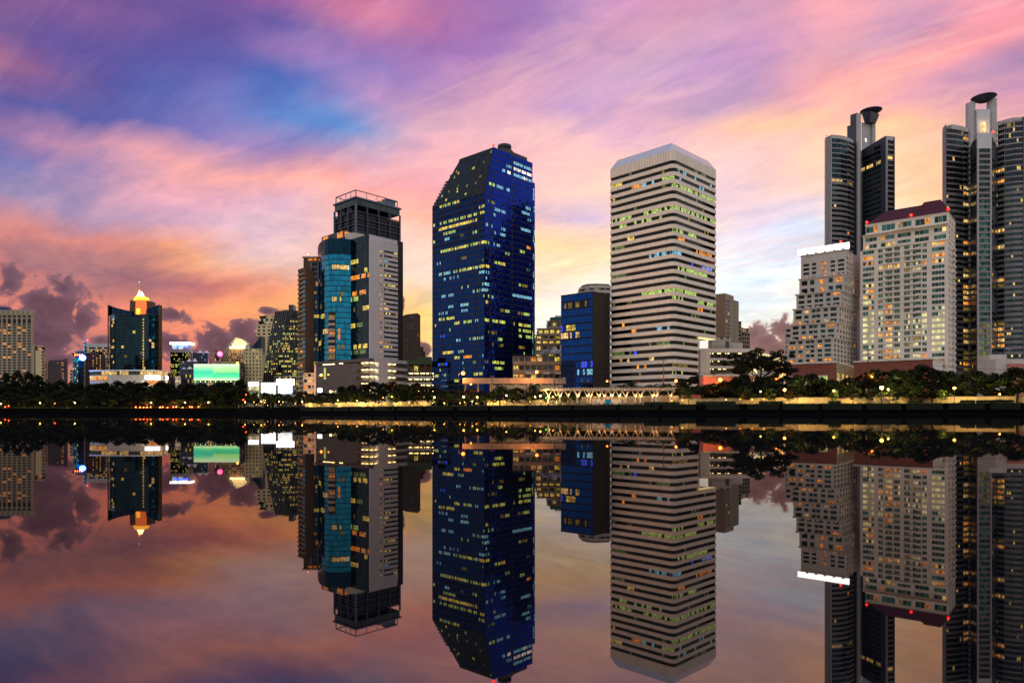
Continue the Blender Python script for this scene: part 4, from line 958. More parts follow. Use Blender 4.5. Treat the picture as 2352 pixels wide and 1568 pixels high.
def twin_right():
    Y = 405; fx = lambda x: X(q11(x)[0], Y)
    LL = lambda x, d: (X(q11(x)[0], Y+d), Y+d)
    b = Bld('residential_tower', 'rightmost tall grey tower with a saucer canopy on two pillars, cut by the frame', (X(q11(510)[0], Y), Y))
    zw = Z(q11(0, 400)[1], Y+6); H = 3.28
    # wings: gently curved facades either side of the prow
    for sgn in (-1, 1):
        if sgn < 0: pts = [LL(86, 24), LL(88, 9), LL(118, 5), LL(200, 6), LL(290, 8.5), LL(362, 12)]
        else: pts = [LL(655, 12), LL(728, 8.5), LL(820, 6), LL(915, 5), LL(945, 5.5), LL(1010, 9), LL(1030, 26)]
        a = Arc(pts); full = pts+[(pts[-1][0]+14, Y+42), (X(q11(90)[0], Y+42) if sgn < 0 else X(q11(700)[0], Y+42), Y+42)]
        zt = Z(q11(0, 405 if sgn < 0 else 330)[1], Y+8)
        b.core.prism(full, G0, zt-1.6, 'interior_dark'); 
        n = 44; z0 = zt-2.6-n*H
        p = .07
        gl = ['glass_dark_teal', 'glass_black', 'glass_green', 'glass_green']
        if sgn < 0: segs = [(a.hit(q11(120)[0]), a.hit(q11(292)[0]), 9), (a.hit(q11(296)[0]), a.hit(q11(358)[0]), 3)]; solid = (0, a.hit(q11(119)[0]))
        else: segs = [(a.hit(q11(660)[0]), a.hit(q11(725)[0]), 3), (a.hit(q11(730)[0]), a.hit(q11(915)[0]), 9)]; solid = (a.hit(q11(916)[0]), a.W)
        b.wall.fb(a, solid[0], solid[1], G0, zt, -.02, .5, 'silver_dark')
        for si, (u0, u1, npn) in enumerate(segs):
            balc = (si == 1) if sgn < 0 else (si == 0)
            state = {}
            def pick(f, k, balc=balc, state=state):
                if f not in state: state[f] = R.random()
                if balc and state[f] < (.3 if f < 34 else .08): return R.choice(['lit_warm', 'lit_orange', 'lit_warm'])
                if not balc and f > n-2: return R.choice(['lit_orange', 'glass_dusk', 'lit_dim']) if R.random() < .6 else 'glass_dusk'
                if not balc and R.random() < .05: return R.choice(['lit_warm', 'lit_yellow'])
                if balc and f < 20 and state[f] > .75: return 'lit_dim'
                return R.choice(gl) if f < 32 else R.choice(['glass_dusk', 'glass_dark_teal'])
            bands(b, a, u0, u1, z0, zt-2.6, n, (lambda f: .48 if f < 33 else .72) if not balc else (lambda f: .62), 'band_grey', 'glass_green', pick, depth=.3 if not balc else .9, npan=npn, part='window_band')
        b.wall.fb(a, 0, a.W, zt-2.6, zt, -.02, .35, 'silver_panel'); b.wall.fb(a, 0, a.W, G0, z0, -.02, .3, 'silver_panel')
    # prow: front facet with sweeping dark blue sides
    yf = Y-9; fX = lambda x: X(q11(x)[0], yf); pf = Face((fX(437), yf), (1, 0), fX(585)-fX(437)); zp = Z(q11(0, 480)[1], yf)
    poly = [(fX(437), yf), (fX(585), yf), LL(655, 13), LL(360, 13)]
    n = 45; z0 = zp-9.0-n*H*.98; 
    b.core.prism(poly, G0, zp-.1, 'interior_dark', cap='silver_dark')
    w = pf.W; bays = [(w*.1, w*.9)]
    for (a0, a1) in ((0, w*.1), (w*.9, w)): b.wall.fb(pf, a0, a1, G0, zp-8.9, -.02, .7, 'silver_panel')
    b.wall.fb(pf, 0, w, zp-8.9, zp, -.02, .7, 'granite_grey')
    def pk(f, k, st={}):
        st.setdefault(f, R.random())
        if f < 14: return R.choice(['lit_dim', 'lit_greendim', 'glass_green_light', 'lit_dim'])
        return R.choice(['glass_green', 'glass_green_light']) if f < 36 else R.choice(['glass_dusk', 'glass_green', 'glass_black'])
    bands(b, pf, w*.1, w*.9, z0, zp-9, n, .62, 'band_grey', 'glass_green', pk, depth=.5, npan=4)
    b.wall.fb(pf, w*.1, w*.9, G0, z0, -.02, .5, 'silver_panel')
    for (pa, pb_) in ((LL(362, 12), (fX(437), yf)), ((fX(585), yf), LL(655, 12))):
        d_ = math.hypot(pb_[0]-pa[0], pb_[1]-pa[1]); fc = Face(pa, ((pb_[0]-pa[0])/d_, (pb_[1]-pa[1])/d_), d_); left = pa[0] < fX(437)-.1
        zz = zp-4
        def cell(f, k, u, z, d_=d_, left=left):
            edge = (d_-u) if left else u
            if z > zz-8-(edge/d_)**2*14*0: pass
            if edge < d_*.13: return 'glass_teal'
            return 'glass_deep' if (z/H) % 1 > .45 else 'silver_dark'
        curtain(b, 'side_glass', fc, d_, G0, zp-1.2, 56, 12, 'glass_deep', lambda f, k, u, z, c=cell: 'lit_warm' if R.random() < .008 else c(f, k, u, z), tilt=.02, spand=('silver_dark', .3))
    # twin pillars, the panel between and the canopy
    ztop = Z(q11(0, 165)[1], Y+10)
    for xa, xb in ((357, 438), (580, 665)):
        p_ = MB(); r_ = (X(q11(xb)[0], Y+10)-X(q11(xa)[0], Y+10))/2; cx_ = X(q11((xa+xb)/2)[0], Y+10)
        p_.cyl(cx_, Y+10+r_, G0, Z(q11(0, 150 if xa < 400 else 112)[1], Y+10), r_*1.08, r_*1.08, 'silver_panel', 20); p_.build('pillar', b.root, smooth=False)
    pn = MB(); x0, x1 = X(q11(438)[0], Y+9), X(q11(578)[0], Y+9); fp = Face((x0, Y+9), (1, 0), x1-x0)
    pn.fb(fp, 0, x1-x0, G0+20, Z(q11(0, 228)[1], Y+9), -5, 0, 'granite_grey'); pn.build('core_panel', b.root)
    for y in (400, 460):
        m_ = MB(); z = Z(q11(0, y)[1], Y+9); u = fp.hit(q11(508)[0]); m_.fb(fp, u-.8, u+.8, z-1.3, z+1.3, .01, .12, 'lit_warm'); m_.build('window', b.root)
        pl = bpy.data.lights.new('wall_lamp', 'POINT'); pl.energy = 260; pl.color = (1, .62, .25); pl.shadow_soft_size = .4
        lo = bpy.data.objects.new('wall_lamp', pl); COL.objects.link(lo); lo.parent = b.root; q_ = fp.at(u, z+.6, 2.0); lo.location = (q_[0]-b.root.location.x, q_[1]-b.root.location.y, q_[2]-G0)
        s_ = MB(); s_.ball(fp.at(u, z+.6, .6), .5, 'lamp_amber'); s_.build('wall_light', b.root)
    cx_ = X(q11(510)[0], Y+12); r_ = (X(q11(655)[0], Y+12)-X(q11(365)[0], Y+12))/2*.80
    saucer(b.root, (cx_, Y+12), r_, Z(q11(0, 108)[1], Y+12), rad(0), (-.8, .5))
    # slight lift of the canopy to the right, as built
    beacon(b.root, fp.at(fp.hit(q11(510)[0]), Z(q11(0, 492)[1], Y+2), 8), r=.5); beacon(b.root, (*LL(100, 11), Z(q11(0,468)[1], Y+11)), r=.5)
    b.finish('spandrels')
twin_right()
def twin_left():
    Y = 455; fx = lambda x, d=0: X(q9(x)[0], Y+d)
    b = Bld('residential_tower', 'tall grey tower with a tilted saucer canopy rising behind the stepped white building', (X(q9(450)[0], Y), Y))
    H = 3.32
    # left wing, convex
    pts = [(fx(136, 16), Y+16), (fx(133, 6), Y+6), (fx(150, 2), Y+2), (fx(200), Y), (fx(290, 1), Y+1), (fx(365, 4), Y+4), (fx(422, 9), Y+9)]
    a = Arc(pts); zt = Z(q9(0, 365)[1], Y); n = 46; z0 = zt-2.4-n*H
    b.core.prism(pts+[(pts[-1][0]+8, Y+34), (fx(138, 34), Y+34)], G0, zt-.5, 'interior_dark')
    b.wall.fb(a, 0, a.hit(q9(200)[0]), G0, zt, -.02, .5, 'silver_panel')
    st = {}
    def pk(f, k):
        if f == n-9: return 'lit_warm' if k < 5 else 'glass_green'
        return R.choice(['glass_dark_teal', 'glass_green', 'glass_dark_teal']) if R.random() > .01 else 'lit_warm'
    def pk2(f, k):
        if f == n-9: return 'lit_dim'
        return R.choice(['glass_black', 'glass_green', 'interior_dark', 'lit_orange' if f == n-19 else 'glass_black'])
    u1, u2, u3 = a.hit(q9(201)[0]), a.hit(q9(362)[0]), a.W-.2
    bands(b, a, u1, u2, z0, zt-2.4, n, lambda f: .72 if f > n-9 else .48, 'band_grey', 'glass_green', pk, npan=8)
    bands(b, a, u2+.05, u3, z0, zt-2.4, n, .66, 'band_grey', 'glass_black', pk2, npan=3, depth=.9)
    b.wall.fb(a, u1, a.W, zt-2.4, zt, -.02, .4, 'silver_panel'); b.wall.fb(a, u1, a.W, G0, z0, -.02, .3, 'silver_panel')
    # right wing: broad dark face with the roof sweeping up, and the narrow bright front
    C = (fx(765, -6), Y-6); Lp = (fx(478, 17), Y+17); d_ = math.hypot(C[0]-Lp[0], C[1]-Lp[1]); fc = Face(Lp, ((C[0]-Lp[0])/d_, (C[1]-Lp[1])/d_), d_)
    zc = fc.hit(q9(765)[0], q9(0, 378)[1])[1]; zl = fc.hit(q9(478)[0], q9(0, 560)[1])[1]
    Rp = (C[0]-fc.n[0]*8.5*-1*-1, C[1]-fc.n[1]*8.5); fr2 = Face(C, (-fc.n[0], -fc.n[1]), 0)
    W2 = fr2.hit(q9(850)[0]); E = (C[0]+fr2.U[0]*W2, C[1]+fr2.U[1]*W2); Bk = (Lp[0]+fr2.U[0]*W2, Lp[1]+fr2.U[1]*W2)
    top = lambda u: zl+(zc-zl)*(u/d_)**.72
    low = min(zl, zc)-8
    b.core.prism([Lp, C, E, Bk], G0, low, 'interior_dark')
    c2 = MB(); K = 12
    for k in range(K):
        ua, ub = d_*k/K, d_*(k+1)/K; q = lambda u, s_: (fc.o[0]+fc.U[0]*u+fr2.U[0]*s_, fc.o[1]+fc.U[1]*u+fr2.U[1]*s_)
        c2.prism([q(ua, -.4), q(ub, -.4), q(ub, W2), q(ua, W2)], low, [top(ua), top(ub), top(ub), top(ua)], 'silver_dark')
    c2.build('swept_parapet', b.root)
    nR = 46; zr0 = low-nR*H
    uM = d_*.84
    def pk3(f, k):
        if f == nR-2: return 'lit_warm' if R.random() < .8 else 'glass_black'
        if f > nR-2: return 'glass_black'
        return R.choice(['glass_green', 'glass_dark_teal', 'glass_green', 'glass_dusk'])
    bands(b, fc, 0.6, uM, zr0, low, nR, lambda f: .66 if f > nR-4 else .5, 'silver_dark', 'glass_green', pk3, npan=14, depth=.3)
    # ribbon windows in the tall upper storeys, stepping with the sweep
    for f in range(4):
        z = low+f*H
        us = next((u for u in [d_*k/40 for k in range(40)] if top(u) > z+H+3.2), d_)
        if us < uM-2:
            m_ = MB()
            for k in range(8): m_.fq(fc, us+(uM-us)*k/8+.06, us+(uM-us)*(k+1)/8-.06, z+1.0, z+H-.1, .46, 'glass_black', .01)
            m_.build('window_band', b.root)
    b.wall.fb(fc, uM, d_, G0, low, -.02, .3, 'silver_dark'); b.wall.fb(fc, 0, uM, G0, zr0, -.02, .3, 'silver_dark')
    def pk4(f, k): return 'lit_warm' if f == nR-2 else R.choice(['glass_black', 'glass_green', 'interior_dark'])
    bands(b, fr2, .8, W2-1.0, zr0, low+2*H*1.2, nR+2, .66, 'band_grey', 'glass_black', pk4, npan=3, depth=.8)
    b.wall.fb(fr2, 0, .8, G0, low+8, -.02, .9, 'silver_panel'); b.wall.fb(fr2, W2-1, W2, G0, zc-.2, -.02, .9, 'silver_dark')
    b.wall.fb(fr2, .8, W2-1, low+2*H*1.2, zc-.1, -.02, .85, 'silver_panel'); b.wall.fb(fr2, 0, .8, low+8, zc-.1, -.02, .9, 'silver_panel')
    # fin, pillars, blue recess and tilted saucer
    zf = Z(q9(0, 165)[1], Y+14); f_ = MB()
    f_.prism([(fx(395, 13), Y+13), (fx(472, 9), Y+9), (fx(472, 20), Y+20), (fx(395, 24), Y+24)], G0+30, zf, 'silver_dark'); f_.build('fin', b.root)
    f2 = MB(); f2.prism([(fx(362, 15), Y+15), (fx(396, 13.5), Y+13.5), (fx(396, 24), Y+24), (fx(362, 26), Y+26)], G0+30, Z(q9(0, 268)[1], Y+14), 'silver_dark'); f2.build('fin', b.root)
    for xa, xb, yt in ((470, 517, 140), (620, 670, 190)):
        p_ = MB(); dd = 8 if xa < 500 else 16; r_ = (fx(xb, dd)-fx(xa, dd))/2; p_.cyl(fx((xa+xb)/2, dd), Y+dd+r_, G0+30, Z(q9(0, yt)[1], Y+dd), r_, r_, 'silver_panel', 18); p_.build('pillar', b.root)
    rc = MB(); rc.prism([(fx(512, 13), Y+13), (fx(625, 18), Y+18), (fx(625, 24), Y+24), (fx(512, 20), Y+20)], G0+30, Z(q9(0, 240)[1], Y+14), 'silver_panel'); rc.build('core_panel', b.root)
    w_ = MB(); z = Z(q9(0, 418)[1], Y+14); xx = fx(555, 14.6); w_.box(xx-.6, xx+.6, Y+14.3, Y+14.7, z-1.1, z+1.1, 'lit_white'); w_.build('window', b.root)
    cx_ = fx(612, 15); r_ = (fx(735, 15)-fx(470, 15))/2*.80
    k = MB(); k.prism([(fx(545, 12), Y+12), (fx(600, 12), Y+12), (fx(655, 16), Y+16), (fx(640, 22), Y+22), (fx(550, 20), Y+20)], Z(q9(0, 238)[1], Y+14), Z(q9(0, 150)[1], Y+14), 'silver_dark', top=[(fx(510, 10), Y+10), (fx(610, 9), Y+9), (fx(700, 14), Y+14), (fx(680, 23), Y+23), (fx(530, 22), Y+22)]); k.build('canopy_stem', b.root)
    saucer(b.root, (cx_, Y+15), r_, Z(q9(0, 116)[1], Y+15), rad(1), (-.3, -.9))
    beacon(b.root, (fx(147, 4), Y+4, zt+.2), r=.5)
    b.finish('spandrels')
twin_left()
def right_low():
    Y = 300; b = Bld('low_building', 'low white building with antennas at the right edge of the photo', (X(2325, Y), Y))
    fc = Face((X(q12(510)[0], Y), Y), (1, 0), X(q12(800)[0], Y)-X(q12(510)[0], Y)); z1 = Z(q12(0, 1118)[1], Y); z2 = Z(q12(0, 1075)[1], Y)
    b.wall.fb(fc, 0, fc.W, G0, z1, -12, 0, 'pale_wall'); b.wall.fb(fc, fc.W*.32, fc.W, G0, z1-2.2, .01, 2, 'salmon_wall'); b.wall.fb(fc, fc.W*.0, fc.W*.5, z1, z2, -12, -4, 'pale_wall')
    for k in range(6): t_ = MB(); t_.fb(fc, fc.W*.5+k*2.2, fc.W*.5+k*2.2+1.3, z1+.01, z1+1.0, -3, -2, 'dark_frame'); t_.build('air_conditioner', b.root)
    r_ = MB()
    for k in range(10): r_.tube(fc.at(fc.W*.12*k/2, z2, -4.2), fc.at(fc.W*.12*k/2, z2+1.1, -4.2), .05, 'steel', 4)
    r_.tube(fc.at(0, z2+1.1, -4.2), fc.at(fc.W*.55, z2+1.1, -4.2), .06, 'steel', 4); r_.build('roof_railing', b.root)
    b.finish()
    dish('satellite_dish', 'wide grey satellite dish on the low white building at the right edge', X(q12(620)[0], Y+5), Y+5, z2, 1.5, .25)
right_low()
# ================= blue curved glass building, with the white slab and the framed tower behind
def frame_tower():
    Y = 560; fl, fr, pt, WL, WR = corner(q3(305)[0], q3(450)[0], q3(747)[0], Y, 43)
    b = Bld('framed_tower', 'tall grey tower of exposed concrete frames topped by an open roof trellis', fl.o)
    zt = Z(q3(0, 192)[1], Y); H = (zt-Z(q3(0, 420)[1], Y))/5.05/2; n = int((zt-G0)/H)
    b.core.prism(rect(pt, 1.5, WL-.1, 1.5, WR-.1), G0, zt-2*H, 'black_metal', cap='dark_frame')
    b.core.prism(rect(pt, WL*.28, WL-2, 2.5, WR-7), zt-2*H, zt, 'glass_dusk')
    ch = chooser(.02, ['lit_orange', 'lit_warm'], ['glass_black', 'glass_dusk', 'glass_black'])
    for fc, W_, nb in ((fl, WL, 3), (fr, WR, 4)):
        for k in range(nb+1):
            u = W_*k/nb; a = max(0, u-.55) if k else 0; c = min(W_, u+.55) if k < nb else W_
            if k == 0: c = .9
            if k == nb: a = W_-.9
            if fc is fr and k == 0: continue
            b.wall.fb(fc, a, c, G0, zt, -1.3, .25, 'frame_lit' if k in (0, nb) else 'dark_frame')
        for f in range(n):
            z = zt-(f+1)*H; big = f % 2 == 1
            if f < 1: continue
            for k in range(nb):
                u0, u1 = W_*k/nb+.6, W_*(k+1)/nb-.6
                b.wall.fb(fc, u0, u1, z, z+(.7 if big else .35), -1.2, .1 if big else -.5, 'dark_frame')
                if f > 2 and f < 34: b.win(fc, u0+.3, u1-.3, z+.8, z+H-.1, ch(f, k), d=-1.35, mull=3)
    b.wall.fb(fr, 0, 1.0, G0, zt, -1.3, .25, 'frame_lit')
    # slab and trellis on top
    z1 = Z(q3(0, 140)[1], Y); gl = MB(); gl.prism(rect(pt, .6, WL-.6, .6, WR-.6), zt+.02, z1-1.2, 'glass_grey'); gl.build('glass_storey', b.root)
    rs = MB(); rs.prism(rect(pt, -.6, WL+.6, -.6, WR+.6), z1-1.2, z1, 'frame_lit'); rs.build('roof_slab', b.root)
    z2 = Z(q3(0, 97)[1], Y); tr = MB(); c4 = rect(pt, .6, WL*.92, .6, WR*.93)
    for a, c in zip(c4, c4[1:]+c4[:1]):
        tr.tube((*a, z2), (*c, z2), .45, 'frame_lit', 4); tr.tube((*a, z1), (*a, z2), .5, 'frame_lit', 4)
        for k in range(1, 4):
            q = (a[0]+(c[0]-a[0])*k/4, a[1]+(c[1]-a[1])*k/4); tr.tube((*q, z1), (*q, z2), .3, 'frame_lit', 4)
    tr.build('roof_trellis', b.root)
    bx = MB(); bx.prism(rect(pt, 1.5, WL*.6, WR*.68, WR*.9), z1+.02, z2+.2, 'frame_lit'); bx.build('plant_room', b.root)
    for k in (.42, .52):
        l_ = MB(); l_.fb(fr, WR*k, WR*(k+.05), z1+1.2, z1+1.9, .1, .3, 'lit_orange'); l_.build('lamp', b.root)
    # shoulder at the left
    f2, f3, pt2, WL2, WR2 = corner(q3(228)[0], q3(372)[0], q3(450)[0], Y-6, 43)
    z3 = f2.hit(q3(372)[0], q3(0, 365)[1])[1]; b.core.prism(rect(pt2, .4, WL2, .4, WR2), G0, z3-.5, 'black_metal', cap='dark_frame')
    punched(b, f2, WL2, G0, z3, int((z3-G0)/(2*H)), even(WL2, 3, .8), 'dark_frame', chooser(.12, ['lit_orange'], ['glass_black']), sill=.1, head=.06, uext=.35)
    punched(b, f3, WR2, G0, z3, int((z3-G0)/(2*H)), even(WR2, 2, .8), 'dark_frame', chooser(.15, ['lit_orange'], ['glass_black']), sill=.1, head=.06)
    b.finish('concrete_frame')
frame_tower()
def curved_glass():
    Y = 480; fl, fr, pt, WL, WR = corner(None, q3(538)[0], q3(725)[0], Y, 42)
    C = fr.o; L = (-math.cos(rad(42)), math.sin(rad(42)))
    def onL(px): k = (px-CX)/F; return (k*C[1]-C[0])/(L[0]-k*L[1])
    t1 = onL(q3(418)[0]); A = (C[0]+L[0]*t1, C[1]+L[1]*t1)
    curve = [(X(q3(x)[0], A[1]+dy), A[1]+dy) for x, dy in ((200, 26), (204, 17), (214, 9.5), (228, 4.5), (246, .8), (268, -1.6), (292, -2.8), (318, -3.2), (344, -2.9), (368, -2.2), (392, -1.2))]+[A]
    b = Bld('office_tower', 'curved teal glass office building joined to a white windowed slab', C)
    zt = Z(q3(0, 425)[1], A[1]); arc = Arc(curve); flat = Face(A, (-L[0], -L[1]), t1)
    back = 30; full = curve+[C, (C[0]+fr.U[0]*back, C[1]+fr.U[1]*back), (curve[0][0], curve[0][1]+back*.6)]
    b.core.prism(full, G0, zt, 'black_metal')
    zp = Z(q3(0, 1205)[1], Y); H = 3.6; n = int((zt-zp)/H); H = (zt-zp)/n
    def r3(L_): return [(q3(x0)[0], q3(x1)[0], q3(0, y)[1], dn, m) for x0, x1, y, dn, m in L_]
    ca_ = runs(arc, r3([(293,392,602,1,'lit_warm'),(392,405,600,.9,'lit_cream'),(295,328,805,.95,'lit_warm'),(340,370,832,.9,'lit_yellow'),(340,400,802,.4,'lit_dim'),(240,270,620,.5,'lit_dim'),(225,245,930,.8,'lit_yellow'),(205,222,1125,.9,'lit_yellow'),(235,272,1020,.9,'lit_warm'),(335,380,1135,.6,'lit_dim'),(215,232,862,.7,'lit_dim'),(205,215,720,.6,'lit_dim')]), H)
    cf_ = runs(flat, r3([(420,480,590,.8,'lit_yellow'),(480,540,618,.6,'lit_yellow'),(420,540,658,.9,'lit_orange'),(425,455,795,1,'lit_orange'),(480,515,793,.9,'lit_orange'),(420,470,828,.9,'lit_green'),(490,540,895,.9,'lit_yellow'),(430,490,900,.3,'lit_dim'),(420,445,997,.8,'lit_yellow'),(450,540,992,.5,'lit_greendim'),(425,530,1130,.85,'lit_yellow'),(420,530,1165,.5,'lit_greendim')]), H)
    sp = ('glass_deep', .12)
    q_ = 0
    curtain(b, 'glass_wall', arc, arc.W, G0, zt-3*H, n+int((zp-G0)/H)-3, 44, 'glass_teal', lambda f, k, u, z: ca_(f, k, u, z) or ('-' if z < G0+1 else None), tilt=.02, spand=sp)
    u_s = arc.hit(q3(240)[0])
    curtain(b, 'glass_wall', arc, arc.W, zt-3*H, zt, 3, 44, 'glass_deep', None, inside=lambda u, z: u > u_s or z < zt-2.0*H, tilt=.02, spand=sp)
    curtain(b, 'glass_wall', flat, t1, G0, zt, n+int((zp-G0)/H), 12, 'glass_dark_teal', lambda f, k, u, z: cf_(f, k, u, z) or ('glass_black' if k % 5 == 4 else None), tilt=.03, spand=('glass_black', .15))
    # stepped notch with beige balconies low on the curve
    u0, u1 = arc.hit(q3(272)[0]), arc.hit(q3(318)[0]); zn = Z(q3(0, 905)[1], Y+14)
    nb_ = MB(); nb_.fb(arc, u0, u1, zp-6, zn, .14, .35, 'black_metal')
    nb_.build('recess', b.root)
    for k in range(8):
        z = zn-4.0-k*4.0; m_ = MB(); m_.fb(arc, u0+.3, u1-.3, z-1.9, z, .36, 1.0, 'beige_wall'); m_.build('balcony', b.root)
        g_ = MB(); g_.fb(arc, u0+.4, u1-.4, z+.1, z+1.6, .36, .45, R.choice(['glass_navy', 'lit_dim', 'lit_orange', 'glass_deep'])); g_.build('window', b.root)
    m_ = MB(); m_.fb(arc, arc.hit(q3(335)[0]), arc.hit(q3(348)[0]), Z(q3(0,1085)[1], Y+12), Z(q3(0,1015)[1], Y+12), .2, .5, 'lit_orange'); m_.build('sign', b.root)
    # roof drum
    x, y = C[0]+L[0]*t1*1.2+fr.U[0]*7, C[1]+L[1]*t1*1.2+fr.U[1]*7; d_ = MB(); d_.cyl(x, y, zt, Z(q3(0, 397)[1], y), 7.0, 7.0, 'pale_wall', 24); d_.build('roof_drum', b.root)
    # white slab: a plain panel with a column of small windows, then ribbon windows
    z2 = Z(q3(0, 420)[1], Y); n2 = 25; H2 = (z2-4-Z(q3(0, 1195)[1], Y))/23.0
    ux = lambda x: fr.hit(q3(x)[0]); z0 = z2-5.5-23*H2
    b.core.prism([pt(-0.02, .05), pt(-.02, WR), (C[0]+fr.U[0]*WR+L[0]*14, C[1]+fr.U[1]*WR+L[1]*14), (C[0]+L[0]*14+fr.U[0]*.05, C[1]+L[1]*14+fr.U[1]*.05)], zt, z2, 'interior_dark')
    def pw(f, k): return R.choice(['lit_yellow', 'lit_yellow', 'lit_orange', 'lit_yellow', 'glass_black', 'lit_dim'])
    punched(b, fr, ux(633), z0, z2-5.5, 23, [(ux(606), ux(621))], 'granite_grey', pw, sill=.35, head=.3, mull=1, depth=.8)
    b.wall.fb(fr, 0, ux(633), z2-5.5, z2, -.02, .8, 'granite_grey'); b.wall.fb(fr, 0, ux(633), G0, z0, -.02, .8, 'granite_grey')
    f3 = fr; rows = {0:(.6,1,'lit_yellow'),2:(0,.35,'lit_cyan'),3:(0,.25,'lit_yellow'),3.5:(0,0,''),5:(0,.5,'lit_yellow'),7:(0,1,'lit_yellow'),8:(0,.4,'lit_dim'),11:(0,.25,'lit_warm'),12:(0,.3,'lit_warm'),13:(0,1,'lit_yellow'),15:(0,.5,'lit_greendim'),16:(0,1,'lit_dim'),19:(0,.5,'lit_dim'),20:(0,.6,'lit_yellow'),1:(.7,1,'lit_dim')}
    def pk(f, k):
        r_ = 22-f; v = rows.get(r_)
        return v[2] if v and v[0] <= k/7 <= v[1] and R.random() < .8 else 'glass_black'
    bands(b, fr, ux(636), WR, z0-.4, z2-5.9, 23, .38, 'granite_grey', 'glass_black', pk, depth=.7, npan=8)
    b.wall.fb(fr, ux(634.5), WR, z2-5.9, z2-.4, -.02, .7, 'granite_grey'); b.wall.fb(fr, ux(634.5), WR, G0, z0-.4, -.02, .7, 'granite_grey')
    b.wall.fb(fr, ux(633)+.02, ux(634.5), z0-.4, z2-5.9, -.02, .5, 'black_metal')
    b.finish('cladding')
    # strip of older glass block at its left
    Y2 = 505; b = Bld('office_block', 'narrow block of framed windows over teal glass squeezed between the balcony tower and curved glass', (X(q3(175)[0], Y2), Y2))
    fc = Face((X(q3(149)[0], Y2), Y2), (1, 0), X(q3(206)[0], Y2)-X(q3(149)[0], Y2)); zt = Z(q3(0, 575)[1], Y2); zm = Z(q3(0, 735)[1], Y2)
    b.mass(fc.o[0], fc.o[0]+fc.W, Y2+.05, Y2+25, G0, zt, 'interior_dark')
    punched(b, fc, fc.W, zm, zt, 5, [(1.2, fc.W-.6)], 'frame_lit', lambda f, k: ['lit_orange', 'glass_black', 'lit_orange'] if f == 0 else 'glass_black', sill=.12, head=.06)
    curtain(b, 'glass_wall', fc, fc.W, G0, zm, 26, 5, 'glass_deep', lambda f, k, u, z: 'lit_yellow' if (f in (2, 3, 4, 9, 14, 19) and R.random() < .75) else ('lit_dim' if R.random() < .1 else None), spand=('glass_navy', .3))
    b.finish('concrete_frame')
curved_glass()
